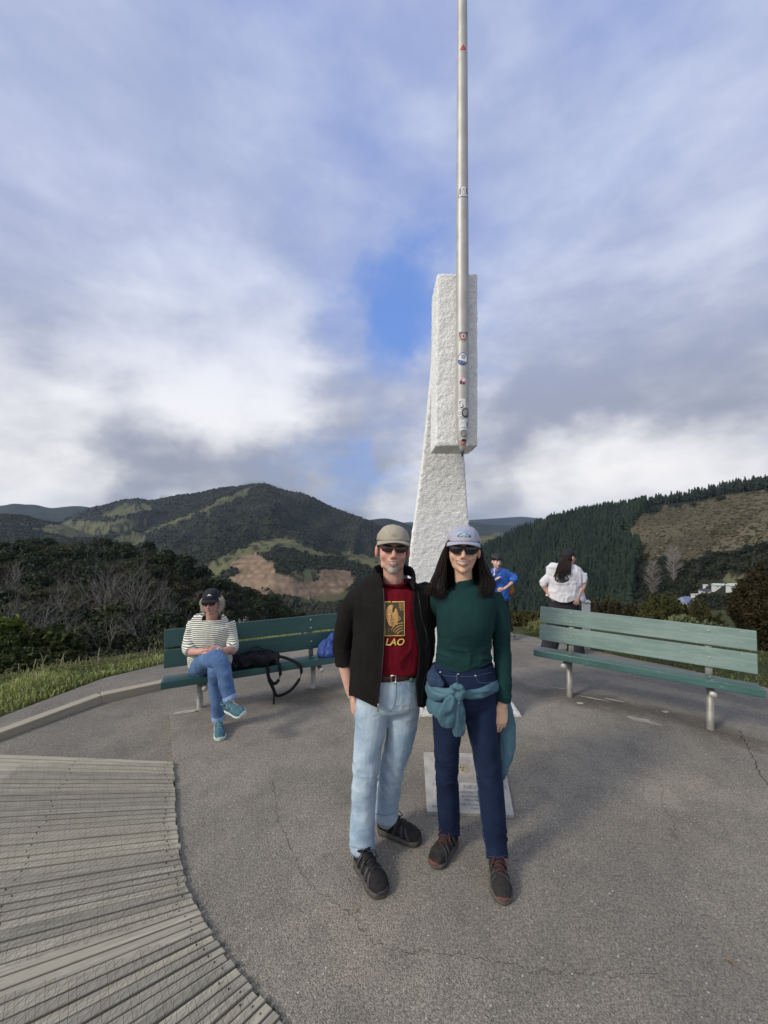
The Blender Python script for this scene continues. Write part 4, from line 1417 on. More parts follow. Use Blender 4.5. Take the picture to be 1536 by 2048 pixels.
def text2(s, size, cx_=0, cy_=0, shear=0.0, bold=0.0, rot=0.0):
    cu = bpy.data.curves.new('t', 'FONT'); cu.body = s; cu.size = size; cu.align_x = 'CENTER'; cu.align_y = 'CENTER'; cu.shear = shear; cu.offset = bold; cu.resolution_u = 3
    o = bpy.data.objects.new('t', cu); COL.objects.link(o)
    me = bpy.data.meshes.new_from_object(o.evaluated_get(bpy.context.evaluated_depsgraph_get()))
    V = np.array([v.co[:2] for v in me.vertices]).reshape(-1, 2); F = [tuple(p.vertices) for p in me.polygons]
    bpy.data.objects.remove(o); bpy.data.curves.remove(cu); bpy.data.meshes.remove(me)
    c, s_ = math.cos(rot), math.sin(rot)
    V = np.stack([V[:, 0] * c - V[:, 1] * s_, V[:, 0] * s_ + V[:, 1] * c], -1)
    return V + np.array((cx_, cy_)), F


def sticker(py, layers, label, dx=0.0):
    """layers: [(2d points, faces), ink], bottom one first"""
    zc = CAM_H + (HY - py) / F_PX * (MON_Y - 0.045)
    Vs, Fs, mi, mats, n = [], [], [], [], 0
    for k, ((P2, F2), ink) in enumerate(layers):
        P2 = np.asarray(P2) + np.array((dx, 0))
        Vs.append(wrap(P2, zc, 0.0008 + 0.0005 * k)); Fs += [tuple(i + n for i in f) for f in F2]; n += len(P2)
        m = pen(ink)
        if m not in mats: mats.append(m)
        mi += [mats.index(m)] * len(F2)
    o = obj('sticker', np.concatenate(Vs), Fs, mats, pole, base=MB_, smooth=False)
    o.data.polygons.foreach_set('material_index', mi)
    o['label'] = label
    return o


u_ = 1 / 286.0                                        # one photograph pixel, in metres, at the pole
sticker(92, [(columns(lambda x: -7 * u_ + abs(x) * 0.35, lambda x: 8 * u_ - abs(x) * 1.35, -8 * u_, 8 * u_), 'white'), (columns(lambda x: -6 * u_ + abs(x) * 0.35, lambda x: 7 * u_ - abs(x) * 1.35, -6.5 * u_, 6.5 * u_), 'red'),
             (ring2(3 * u_, 2.4 * u_, 0.8 * u_, 0, -1.5 * u_), 'gold')], 'red kite shaped sticker high on the pole')
sticker(381, [(columns(lambda x: -11 * u_, lambda x: -3 * u_ + 14 * u_ * math.sqrt(max(0, 1 - (x / (10.4 * u_)) ** 2)), -10.3 * u_, 10.3 * u_), 'black'),
              (columns(lambda x: -10 * u_, lambda x: -3 * u_ + 13 * u_ * math.sqrt(max(0, 1 - (x / (9.4 * u_)) ** 2)), -9.3 * u_, 9.3 * u_), 'white'),
              (ring2(3 * u_, 5 * u_, 0.7 * u_, 0, -3 * u_), 'grey'), (ring2(2.2 * u_, 2.2 * u_, 0.7 * u_, 0, 4 * u_), 'grey'), (line2([(-7 * u_, -6 * u_), (-7 * u_, 0), (-5.5 * u_, 4.5 * u_)], 2 * u_), 'black'), (line2([(7 * u_, -6 * u_), (7 * u_, 0), (5.5 * u_, 4.5 * u_)], 2 * u_), 'black')], 'white arch shaped sticker with black lettering at its sides')
sticker(673, [(rect2(19 * u_, 16 * u_, 0, 1 * u_), 'gold'), (columns(lambda x: 0, lambda x: 9.5 * u_, -9.5 * u_, 9.5 * u_), 'black'), (disc2(8.4 * u_, 8.8 * u_, 0, 0), 'white'), (disc2(7.6 * u_, 8 * u_, 0, 0), 'maroon'), (ring2(5.4 * u_, 5.4 * u_, 1.0 * u_), 'white'),
              (text2('D', 9.5 * u_, 0, 0.2 * u_, bold=0.0006), 'white')], 'black, maroon and gold crest sticker with a letter D')
hexa = [(0, 4.6 * u_), (-4 * u_, -2.3 * u_), (4 * u_, -2.3 * u_), (0, 4.6 * u_)]
sticker(718, [(disc2(11.2 * u_, 12.8 * u_), 'navy'), (disc2(9.6 * u_, 11.0 * u_), 'white'), (columns(lambda x: -10.8 * u_ * math.sqrt(max(0, 1 - (x / (9.6 * u_)) ** 2)), lambda x: max(-10.8 * u_ * math.sqrt(max(0, 1 - (x / (9.6 * u_)) ** 2)), -3.6 * u_ - 0.36 * x), -9.5 * u_, 8.0 * u_), 'navy'),
              (line2([(-6 * u_, -4.4 * u_), (0, -6.6 * u_), (5 * u_, -8.0 * u_)], 1.3 * u_), 'white'),
              (line2([(p[0] + 0.8 * u_, p[1] + 3.6 * u_) for p in hexa], 1.1 * u_), 'navy'), (line2([(p[0] + 0.8 * u_, 7.2 * u_ - p[1] - 2.0 * u_) for p in hexa], 1.1 * u_), 'navy')], 'round blue and white sticker with a six pointed star', dx=-1.5 * u_)
sticker(763, [(disc2(8 * u_, 7.6 * u_), 'white'), (disc2(7 * u_, 6.6 * u_), 'pink'), (disc2(3.6 * u_, 2.4 * u_, 2.0 * u_, 2.6 * u_), 'white'), (disc2(2.6 * u_, 3.6 * u_, -4.0 * u_, -2.0 * u_), 'black'), (disc2(2.2 * u_, 2 * u_, 1.4 * u_, -4.2 * u_), 'black')], 'small round pink and white sticker', dx=-1.5 * u_)
sticker(806, [(rect2(14 * u_, 17 * u_, -3 * u_, 0), 'white'), (text2('un', 15 * u_, -3.5 * u_, -2 * u_, bold=0.0006, rot=-1.35), 'black'), (rect2(5 * u_, 10 * u_, 9 * u_, -2 * u_), 'white'), (line2([(8 * u_, 2 * u_), (10 * u_, -5 * u_)], 2 * u_), 'grey')], 'white sticker with dark block lettering, partly peeled')
sticker(826, [(rect2(8 * u_, 12 * u_, -8 * u_, 0), 'white'), (ring2(3 * u_, 3.4 * u_, 1 * u_, -8 * u_, 0), 'black'), (disc2(8.4 * u_, 9 * u_, 4.5 * u_, 0.5 * u_), 'black'), (disc2(6.2 * u_, 6.8 * u_, 4.5 * u_, 0.5 * u_), 'grey'), (ring2(3.2 * u_, 3.6 * u_, 1.1 * u_, 6 * u_, -2 * u_, 14, -2.5, 1.6), 'black')], 'black ringed round grey sticker')
sticker(846, [(rect2(19 * u_, 16 * u_), 'white'), (line2([(-8 * u_, 5 * u_), (-3 * u_, 7 * u_), (3 * u_, 4 * u_), (8 * u_, 6 * u_)], 2.6 * u_), 'sky'), (ring2(4 * u_, 4 * u_, 0.9 * u_, -3 * u_, -2 * u_, 14, 0.5, 4), 'sky'), (line2([(7.5 * u_, 3 * u_), (8.5 * u_, -6 * u_)], 2.4 * u_), 'navy')], 'white and light blue sticker wrapped round the pole')
sticker(867, [(rect2(18.4 * u_, 22 * u_), 'white'), (ring2(6.4 * u_, 6.8 * u_, 1.3 * u_, 1 * u_, 1 * u_, 20, 0.4, 5.9), 'black'), (ring2(3 * u_, 3 * u_, 0.9 * u_, 0.5 * u_, 2 * u_), 'grey'), (line2([(-7 * u_, -8.5 * u_), (7 * u_, -8.5 * u_)], 1.0 * u_), 'grey')], 'white sticker with a ring of black lettering')
sticker(884, [(rect2(9.4 * u_, 4.4 * u_, 1.5 * u_, 4.4 * u_), 'black'), (rect2(10.2 * u_, 6 * u_, 1 * u_, -1.5 * u_), 'orange_red'), (line2([(-3 * u_, -1.5 * u_), (0, -0.6 * u_), (4 * u_, -1.8 * u_)], 1.2 * u_), 'white')], 'black and red sticker just above the tip')

# ------------------------------------------------------------------ the plaque
M_STONE = material('plaque stone', (0.42, 0.405, 0.36), 0.85, (0.29, 0.28, 0.25), 9, 6, bump=0.35, bscale=90, bdist=0.003, fine=0.2)
M_STONE2 = material('plaque panel stone', (0.33, 0.305, 0.265), 0.85, (0.22, 0.2, 0.17), 14, 6, bump=0.5, bscale=70, bdist=0.004, fine=0.25)
pa, pb, pc_, pd_ = (G(847, 1508), G(1006, 1513), G(1028, 1636), G(854, 1628))
plaque = empty('plaque', tuple((pa + pb + pc_ + pd_) / 4), label='square engraved stone plaque set in the asphalt beneath the needle', cat='plaque')
plaque.location.z = 0
PB = np.array(plaque.location)


def on_plaque(u, v): return (pa * (1 - u) + pb * u) * (1 - v) + (pd_ * (1 - u) + pc_ * u) * v


def slab(u0, u1, v0, v1, z0, z1, bev=0.004):
    V, F = box((u0, v0, z0), (u1, v1, z1))
    W = np.array([on_plaque(a, b) + np.array((0, 0, c)) for a, b, c in V])
    return W, [f[::-1] for f in F]


V, F = slab(0, 1, 0, 1, -0.03, 0.016); obj('slab', V, F, M_STONE, plaque, base=PB, smooth=False)
V, F = slab(0.14, 0.94, 0.12, 0.545, 0.0162, 0.0205); obj('raised_panel', V, F, M_STONE2, plaque, base=PB, smooth=False)
V, F = slab(0.14, 0.94, 0.03, 0.095, 0.0162, 0.019); obj('upper_band', V, F, M_STONE, plaque, base=PB, smooth=False)
c0 = on_plaque(0.47, 0.33)
V, F = tube([(c0[0], c0[1], 0.0206), (c0[0], c0[1], 0.0226)], [0.05, 0.047], seg=24, cap=False); obj('survey_ring', V, F, material('worn brass', (0.36, 0.30, 0.18), 0.6, (0.25, 0.2, 0.13), 30), plaque, base=PB)
for dx, dy in ((-0.012, 0.018), (0.008, 0.012), (-0.004, -0.014)):
    V, F = tube([(c0[0] + dx, c0[1] + dy, 0.0228), (c0[0] + dx, c0[1] + dy, 0.0236)], [0.007, 0.006], seg=9, cap=False); obj('mark_hole', V, F, M_BLACK, plaque, base=PB)
M_ENGR = material('engraved lettering', (0.12, 0.11, 0.095), 0.9, (0.2, 0.185, 0.16), 40)
eu, ev = nrm(pb - pa), nrm(pd_ - pa)
for txt, u, v, size in (('CENTRE OF', 0.24, 0.60, 0.034), ('NEW', 0.56, 0.62, 0.05), ('ZEALAND', 0.83, 0.60, 0.034), ('PRESERTED TO', 0.50, 0.705, 0.027), ('AUTH ANN', 0.55, 0.765, 0.027), ('FEE-1968', 0.55, 0.82, 0.027), ('TO', 0.16, 0.72, 0.03), ('THE POUND', 0.52, 0.885, 0.028), ('ROUND', 0.17, 0.93, 0.03), ('OFTHE', 0.60, 0.94, 0.028)):
    t2, F = text2(txt, size)
    c = on_plaque(u, v)
    W = np.array([c + eu * a - ev * b for a, b in t2]); W[:, 2] = 0.0172
    obj('lettering', W, F, M_ENGR, plaque, base=PB, smooth=False)

# ------------------------------------------------------------------ the timber deck
def wood(name, a, b, c, scale=1.0, rough=0.85):
    """weathered timber with its grain along the object's x"""
    m = bpy.data.materials.new(name); m.use_nodes = True
    nt = NT(m.node_tree); bs = nt.n['Principled BSDF']
    tc = nt.node('ShaderNodeTexCoord').outputs['Object']
    rnd = nt.node('ShaderNodeObjectInfo').outputs['Random']
    off = nt.node('ShaderNodeCombineXYZ'); nt.put(off.inputs[0], nt.math('MULTIPLY', rnd, 37.0)); nt.put(off.inputs[1], nt.math('MULTIPLY', rnd, 11.0))
    q = nt.vec('ADD', tc, off.outputs[0])
    g = nt.noise(nt.vec('MULTIPLY', q, (3.0, 90.0, 90.0)), 1.0 * scale, 5, 0.7, 0.4)
    big = nt.noise(nt.vec('MULTIPLY', q, (2.2, 6.0, 6.0)), 1.0, 4, 0.6)
    fin = nt.noise(nt.vec('MULTIPLY', q, (20.0, 260.0, 260.0)), 1.0, 3, 0.7)
    col = nt.mix(nt.ramp(g, 0.3, 0.7), a, b)
    col = nt.mix(nt.ramp(big, 0.35, 0.7), col, c)
    col = nt.mix(1.0, col, nt.mix(fin, (0.7,) * 3, (1.3,) * 3), 'MULTIPLY')
    col = nt.mix(1.0, col, nt.mix(rnd, (0.8, 0.8, 0.79), (1.16, 1.14, 1.08)), 'MULTIPLY')
    nt.put(bs.inputs['Base Color'], col); bs.inputs['Roughness'].default_value = rough; bs.inputs['Specular IOR Level'].default_value = 0.3
    bn = nt.node('ShaderNodeBump'); bn.inputs['Strength'].default_value = 0.6; bn.inputs['Distance'].default_value = 0.004
    nt.put(bn.inputs['Height'], nt.math('ADD', g, nt.math('MULTIPLY', fin, 0.4))); nt.l.new(bn.outputs[0], bs.inputs['Normal'])
    return m


M_DECK = wood('weathered deck timber', (0.20, 0.19, 0.155), (0.42, 0.40, 0.325), (0.30, 0.28, 0.225))
M_KERB = wood('pale kerb timber', (0.27, 0.245, 0.19), (0.40, 0.365, 0.29), (0.33, 0.29, 0.22))
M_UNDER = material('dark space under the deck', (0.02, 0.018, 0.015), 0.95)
M_WIRE = material('rusty netting wire', (0.035, 0.03, 0.026), 0.6, (0.06, 0.045, 0.035), 60, metal=0.3)
deck = empty('deck', (-1.6, 2.0, 0), kind='structure')
DB = np.array((-1.6, 2.0, 0))


def build_deck():
    rng = np.random.default_rng(81)
    edge = catmull(np.array([G(px, py)[:2] for px, py in ((348.5, 1529), (350, 1570), (353, 1620), (357, 1670), (361, 1715), (368, 1745), (379, 1785), (392, 1815), (410, 1850), (432, 1885), (458, 1922), (488, 1962), (528, 2008), (572, 2052), (640, 2130))]), 600)
    s = np.concatenate([[0], np.cumsum(np.linalg.norm(np.diff(edge, axis=0), axis=1))])
    angY = np.array([1.0, 1.30, 1.42, 1.52, 1.60, 1.68, 1.76, 1.86, 2.058, 2.3, 2.815]); ang = np.array([62, 52, 45, 38, 32, 26, 20.5, 15.5, 10.0, 5.0, -3.8])
    total = s[-1]; pos = 0.0; starts = []
    while pos < total:
        starts.append(pos); pos += rng.uniform(0.034, 0.042)
    E = np.stack([np.interp(starts, s, edge[:, k]) for k in (0, 1)], -1)
    A = np.radians(np.interp(E[:, 1], angY, ang))
    D = np.stack([-np.cos(A), -np.sin(A)], -1)               # from the edge outwards to the left
    Lmax = 2.6
    for i in range(len(E) - 1):
        a0, a1 = E[i], E[i + 1]
        if a0[1] < 1.05: break
        gap = 0.0075
        t = nrm(a1 - a0)
        back = rng.uniform(0, 0.012)
        if i == 22: back = -0.006
        p0 = a0 + t * gap * .5 + D[i] * back; p1 = a1 - t * gap * .5 + D[i + 1] * back
        L = Lmax
        q0 = a0 + D[i] * L; q1 = a1 + D[i + 1] * L
        n2 = nrm(q1 - q0); w = np.linalg.norm(q1 - q0)
        if i == 31: w -= 0.012
        q0 = q0 + n2 * gap * .5; q1 = q0 + n2 * max(0.02, (w - gap))
        z = rng.uniform(-0.003, 0.004)
        mid = (p0 + p1 + q0 + q1) / 4
        th = math.atan2(*(((p0 + p1) - (q0 + q1))[::-1]))
        c, s_ = math.cos(-th), math.sin(-th)
        out = []
        for p in (q0, p0, p1, q1):
            d = p - mid; out.append((d[0] * c - d[1] * s_, d[0] * s_ + d[1] * c))
        bev = 0.0025
        ctr = np.mean(out, 0)
        V = [(x, y, -0.03) for x, y in out] + [(x, y, -bev) for x, y in out]
        for x, y in out:
            d = np.array((x, y)) - ctr
            V.append((x - math.copysign(bev, d[0]), y - math.copysign(bev, d[1]), 0.0))
        F = [(3, 2, 1, 0)] + [(j, (j + 1) % 4, 4 + (j + 1) % 4, 4 + j) for j in range(4)] + [(4 + j, 4 + (j + 1) % 4, 8 + (j + 1) % 4, 8 + j) for j in range(4)] + [(8, 9, 10, 11)]
        bm = bmesh.new(); vs = [bm.verts.new(v) for v in V]; [bm.faces.new([vs[k] for k in f]) for f in F]
        bmesh.ops.recalc_face_normals(bm, faces=list(bm.faces))
        V = np.array([v.co[:] for v in bm.verts]); bm.verts.index_update(); F = [tuple(v.index for v in f.verts) for f in bm.faces]; bm.free()
        o = obj('plank', V, F, M_DECK, deck, smooth=False)
        o.location = (mid[0] - DB[0], mid[1] - DB[1], 0.022 + z); o.rotation_euler = (rng.normal(0, 0.006), 0, th)
        # nail heads near the edge
    nails = []
    for i in range(0, len(E) - 1):
        for r in (0.06, 0.75):
            c = (E[i] + E[i + 1]) / 2 + D[i] * (r + rng.uniform(-.02, .02))
            if c[1] > 1.1: nails.append(tube([(c[0], c[1], 0.022), (c[0], c[1], 0.0272)], [0.0028, 0.0028], seg=6, cap=False))
    V, F = join(nails); obj('nail', V, F, M_BLACK, deck, base=DB, kind='stuff', smooth=False)
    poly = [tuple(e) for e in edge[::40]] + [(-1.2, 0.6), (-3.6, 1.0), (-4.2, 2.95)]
    o = sheet('under_deck_shade', poly, lambda x, y: 0 * x - 0.03, M_UNDER, 0.6, 0.04)  # near-black sheet: the shade beneath the boards put in as colour
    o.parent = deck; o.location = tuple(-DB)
    # the netting stapled over the boards: zigzag wires that meet in cells
    cell, amp, step = 0.027, 0.0068, 0.027
    base = np.radians(100); al = np.array((math.cos(base), math.sin(base))); ac = np.array((math.sin(base), -math.cos(base)))
    o0 = np.array((-1.4, 1.9))
    eY, eX = edge[::-1, 1], edge[::-1, 0]
    segs = []
    for k in range(-62, 50):
        prev = None
        for j in range(-60, 62):
            sg = 1 if (j // 1 + k) % 2 else -1
            p = o0 + ac * (k * cell * 0.62 + sg * amp) + al * (j * step)
            p = p + 0.004 * np.array((math.sin(j * .37 + k), math.cos(j * .29 + k * .7)))
            X, Y = p
            inside = 1.0 < Y < 2.80 - 0.02 and X < np.interp(Y, eY, eX) - 0.03 - 0.03 * math.sin(Y * 9) and X > -Y * 1.06 - 0.1
            # two bare bands where the netting has gone
            bx = Y - (1.62 + 0.36 * (X + 0.95)); bare = -0.045 < bx < 0.05 and X < -0.62
            if inside and not bare:
                if prev is not None: segs.append((prev, p))
                prev = p
            else: prev = None
    Vs = []; Fs = []
    r = 0.0006
    for a, b in segs:
        n = nrm(np.array((-(b - a)[1], (b - a)[0]))) * r
        k = len(Vs); z = 0.031
        Vs += [(*(a + n), z), (*(a - n), z), (*a, z + 1.8 * r), (*(b + n), z), (*(b - n), z), (*b, z + 1.8 * r)]
        Fs += [(k, k + 2, k + 5, k + 3), (k + 2, k + 1, k + 4, k + 5)]
    obj('wire_netting', Vs, Fs, M_WIRE, deck, base=DB, kind='stuff', smooth=False)


build_deck()
# moss and dirt along the joint between deck and paving
rng_ = np.random.default_rng(83)
tuftsV, tuftsF = [], []
for px, py in ((392, 1812), (412, 1850), (440, 1896), (470, 1938), (500, 1972), (512, 1990), (535, 2014), (556, 2034), (545, 2025), (368, 1742)):
    for k in range(14):
        c = G(px + rng_.normal(0, 4), py + rng_.normal(0, 5)); n = len(tuftsV)
        a = rng_.random() * 6.28; h = rng_.uniform(.006, .018); w = 0.0022
        tuftsV += [c + (w, 0, 0), c - (w, 0, 0), c + (math.cos(a) * .01, math.sin(a) * .01, h)]; tuftsF.append((n, n + 1, n + 2))
tag(obj('moss', tuftsV, tuftsF, material('moss', (0.06, 0.075, 0.025), 0.9), smooth=False, kind='stuff'), 'moss tufts along the joint between deck and asphalt', 'moss')


# ------------------------------------------------------------------ timber kerb
def kerb_beam(a, b, w, h, label):
    a, b = np.asarray(a, float), np.asarray(b, float)
    L = np.linalg.norm(b - a); mid = (a + b) / 2
    V, F = box((-L / 2, -w / 2, -h), (L / 2, w / 2, 0), 0.006)
    d = b - a
    o = obj('kerb_beam', V, F, M_KERB, smooth=False)
    o.location = tuple(mid); o.rotation_euler = (0, -math.asin(d[2] / L), math.atan2(d[1], d[0]))
    tag(o, label, 'kerb', 'timber kerb beams along the path')


def on_path(px, py, up): 
    z = -0.05 + up
    for _ in range(6):
        q = G(px, py, z); z = float(zsum(q[0], q[1])) + LOW + up
    q[2] = z
    return q


kerb_beam(on_path(-70, 1486, 0.07), on_path(199, 1388, 0.075), 0.10, 0.13, 'long grey timber kerb beam at the left edge of the picture')
kerb_beam(on_path(203, 1387, 0.078), on_path(420, 1342, 0.07), 0.10, 0.13, 'timber kerb beam running behind the left bench')


# ------------------------------------------------------------------ benches
def painted_wood(name, col, col2, worn, rough=0.42, wear=0.62):
    m = bpy.data.materials.new(name); m.use_nodes = True
    nt = NT(m.node_tree); bs = nt.n['Principled BSDF']
    tc = nt.node('ShaderNodeTexCoord').outputs['Object']
    g = nt.noise(nt.vec('MULTIPLY', tc, (2.5, 40.0, 40.0)), 1.0, 5, 0.7, 0.8)
    big = nt.noise(tc, 3.0, 5, 0.6)
    c = nt.mix(nt.ramp(nt.math('ADD', nt.math('MULTIPLY', g, .6), nt.math('MULTIPLY', big, .4)), 0.36, 0.62), col2, col)
    c = nt.mix(nt.ramp(nt.noise(nt.vec('MULTIPLY', tc, (9.0, 60.0, 60.0)), 1.0, 6, 0.75), wear, wear + 0.07), c, worn)
    nt.put(bs.inputs['Base Color'], c); bs.inputs['Roughness'].default_value = rough; bs.inputs['Specular IOR Level'].default_value = 0.5
    bn = nt.node('ShaderNodeBump'); bn.inputs['Strength'].default_value = 0.35; bn.inputs['Distance'].default_value = 0.003
    nt.put(bn.inputs['Height'], g); nt.l.new(bn.outputs[0], bs.inputs['Normal'])
    return m


M_GREEN = painted_wood('dark green painted timber', (0.018, 0.068, 0.064), (0.013, 0.052, 0.049), (0.06, 0.11, 0.10), 0.4, 0.70)
M_GREENW = painted_wood('faded green painted timber', (0.20, 0.275, 0.24), (0.13, 0.20, 0.175), (0.36, 0.42, 0.38), 0.42, 0.60)
M_GREENS = painted_wood('worn green seat timber', (0.05, 0.12, 0.105), (0.03, 0.085, 0.075), (0.36, 0.40, 0.37), 0.33, 0.61)


def bench(loc, ang, m_back, m_seat, label, stub, zoff=0.0):
    b = empty('bench', loc, ang, label=label, cat='bench', group='green plank benches on steel posts')
    b.location.z += zoff
    xs = (-0.55, 0.55); ext = 0.86

    def plank(name, cy_, cz, w, t, tilt, m, L=ext):
        V, F = box((-L, -w / 2, -t / 2), (L, w / 2, t / 2), 0.006)
        o = obj(name, V, F, m, b, smooth=False); o.location = (0, cy_, cz); o.rotation_euler = (tilt, 0, 0)
        return o
    plank('seat_plank', -0.118, 0.412, 0.132, 0.062, -0.13, m_seat)
    plank('seat_plank', 0.022, 0.395, 0.132, 0.055, -0.13, m_seat)
    plank('back_plank', 0.098, 0.572, 0.165, 0.042, R(81), m_back)
    plank('back_plank', 0.126, 0.757, 0.168, 0.042, R(81), m_back)
    for k, x in enumerate(xs):
        V, F = tube([(x, 0, -0.4), (x, 0, 0.366)], [0.0275, 0.0275], seg=18, cap=False); obj('post', V, F, M_PIPE, b)
        V, F = tube([(x, 0.085, 0.33), (x, 0.112, 0.50), (x, 0.152, 0.80)], [(0.026, 0.012)] * 3, seg=12, cap=False, power=4); obj('back_support', V, F, M_PIPE, b)
        x2 = x + stub[k]
        V, F = tube([(x2, -0.165, 0.335), (x2, 0.10, 0.335)], [0.021, 0.021], seg=14, cap=False); st = obj('cross_pipe', V, F, M_PIPE, b)
        V, F = tube([(x2, -0.178, 0.335), (x2, -0.166, 0.335)], [0.026, 0.028], seg=18, cap=False); obj('end_cap', V, F, M_STEEL, st)
        for py_, pz in ((0.0755, 0.572), (0.098, 0.715), (0.107, 0.800)):
            V, F = ell((x, py_, pz), (0.0085, 0.006, 0.0085), seg=10, rings=6); obj('bolt', V, F, M_STEEL, b)
        for dy, dz in ((-0.13, 0.4435), (0.02, 0.4235)):
            V, F = ell((x, dy, dz), (0.008, 0.008, 0.004), seg=10, rings=6); obj('bolt', V, F, M_STEEL, b)
    return b


def mid_ang(a, b):
    a, b = np.asarray(a), np.asarray(b)
    return (a + b) / 2, math.atan2(b[1] - a[1], b[0] - a[0])


mL, aL = mid_ang((-1.764, 3.687), (-0.765, 4.14)); mR, aR = mid_ang((1.893, 3.92), (2.798, 3.298))
BZL = -0.095
bench_l = bench((mL[0], mL[1], 0), aL, M_GREEN, M_GREEN, 'dark green plank bench on steel posts, with the seated woman and bags on it', (0.045, 0.05), BZL)
bench_r = bench((mR[0], mR[1], 0), aR, M_GREENW, M_GREENS, 'faded green empty plank bench on steel posts', (-0.03, 0.0), 0.02)


def on_bench(which, x, y, z):
    m, a, z0 = (mL, aL, BZL) if which == 'L' else (mR, aR, 0.02)
    c, s = math.cos(a), math.sin(a)
    return np.array((m[0] + x * c - y * s, m[1] + x * s + y * c, z + z0))


# ------------------------------------------------------------------ bags on the left bench
M_BAG = material('black nylon', (0.006, 0.006, 0.007), 0.7, (0.011, 0.011, 0.013), 12, bump=0.5, bscale=35, bdist=0.006, spec=0.2)
M_BLUEBAG = material('blue nylon', (0.022, 0.065, 0.26), 0.65, (0.015, 0.045, 0.19), 8, bump=0.5, bscale=22, bdist=0.01)


def folds(V, N, amp, scale, seed, stretch=(1, 1, 1)):
    q = V * np.array(stretch) * scale
    w = np.stack([vnoise(q * .6, seed + 1), vnoise(q * .6, seed + 2), vnoise(q * .6, seed + 3)], -1)
    n = 1 - np.abs(vnoise(q + w * 0.9, seed)) * 2
    return V + N * (amp * n)[:, None]


def strap(pts, w, t, n=24, ref=(0, 0, 1)): return tube(pts, [(w, t)] * len(pts), ref=ref, seg=8, n=n, power=4)


def bags():
    B = lambda x, y, z: on_bench('L', x, y, z)
    bp = empty('backpack', tuple(B(-0.05, -0.05, 0.44)), label='black slumped backpack with hanging straps on the left bench beside the seated woman', cat='backpack')
    base = np.array(bp.location)
    body = [ell(B(-0.16, -0.03, 0.49), (0.14, 0.11, 0.06)), ell(B(-0.05, -0.02, 0.50), (0.15, 0.11, 0.065)), ell(B(0.07, -0.03, 0.495), (0.12, 0.10, 0.065)), ell(B(-0.25, -0.05, 0.475), (0.08, 0.09, 0.04)),
            ell(B(-0.02, -0.10, 0.50), (0.12, 0.07, 0.06)), ell(B(0.12, -0.08, 0.50), (0.07, 0.07, 0.05))]
    V, F = remesh(body, 0.008, 4); N = vnormals(V, F); V = folds(V, N, 0.010, 15, 3); V = folds(V, N, 0.004, 40, 4)
    obj('body', V, F, M_BAG, bp, base=base)
    for pts, w in (([B(0.02, -0.13, 0.545), B(0.05, -0.19, 0.46), B(0.06, -0.205, 0.36), B(0.11, -0.21, 0.29), B(0.16, -0.21, 0.33), B(0.17, -0.20, 0.42), B(0.14, -0.16, 0.52)], 0.016),
                   ([B(0.13, -0.12, 0.53), B(0.24, -0.16, 0.505), B(0.36, -0.20, 0.43), B(0.37, -0.21, 0.32), B(0.27, -0.215, 0.20), B(0.14, -0.22, 0.17), B(0.10, -0.215, 0.25), B(0.06, -0.205, 0.34)], 0.015)):
        V, F = strap(pts, w, 0.003, 40, ref=(0.3, 0.2, 1)); obj('strap', V, F, M_BAG, bp, base=base)
    V, F = strap([B(0.11, -0.222, 0.22), B(0.105, -0.225, 0.1), B(0.10, -0.222, -0.03)], 0.009, 0.002, 12, ref=(1, 0, 0)); obj('strap', V, F, M_BAG, bp, base=base)
    V, F = strap([B(-0.12, -0.02, 0.57), B(-0.05, -0.01, 0.615), B(0.03, -0.02, 0.585)], 0.012, 0.004, 14, ref=(0, 1, 0)); obj('handle', V, F, M_BAG, bp, base=base)
    bb = empty('duffel_bag', tuple(B(0.80, -0.05, 0.44)), label='soft blue bag on the right end of the left bench, half behind the man', cat='bag')
    base = np.array(bb.location)
    V, F = remesh([ell(B(0.72, -0.06, 0.515), (0.13, 0.11, 0.10)), ell(B(0.82, -0.05, 0.53), (0.14, 0.12, 0.11)), ell(B(0.68, -0.09, 0.485), (0.1, 0.09, 0.065)), ell(B(0.78, -0.04, 0.60), (0.09, 0.07, 0.06))], 0.008, 4)
    N = vnormals(V, F); V = folds(V, N, 0.012, 14, 8, (1.6, 1.6, 0.6)); V = folds(V, N, 0.004, 34, 9); obj('body', V, F, M_BLUEBAG, bb, base=base)
    V, F = strap([B(0.70, -0.12, 0.58), B(0.76, -0.13, 0.655), B(0.84, -0.12, 0.60)], 0.012, 0.003, 16, ref=(0, 1, 0)); obj('handle', V, F, M_BLUEBAG, bb, base=base)


bags()

# ------------------------------------------------------------------ white post and houses
M_WPOST = material('weathered white paint', (0.62, 0.61, 0.56), 0.8, (0.36, 0.35, 0.31), 9, 6, bump=0.3, bscale=50, bdist=0.006, contrast=(0.3, 0.5))
pc = P(1172, 1228, 6.35)
post = empty('marker_post', (pc[0], pc[1], float(zsum(pc[0], pc[1])) - 0.1), label='round white marker post with a flat cap behind the right bench', cat='post')
hp = CAM_H + (HY - 1206) / F_PX * 6.35 - post.location.z
V, F = tube([(0, 0, -0.2), (0, 0, hp)], [0.062, 0.062], seg=24, cap=False); obj('shaft', V, F, M_WPOST, post)
V, F = tube([(0, 0, hp), (0, 0, hp + 0.012), (0, 0, hp + 0.032), (0, 0, hp + 0.045)], [0.055, 0.072, 0.072, 0.05], seg=24, cap=False); obj('cap', V, F, M_WPOST, post)

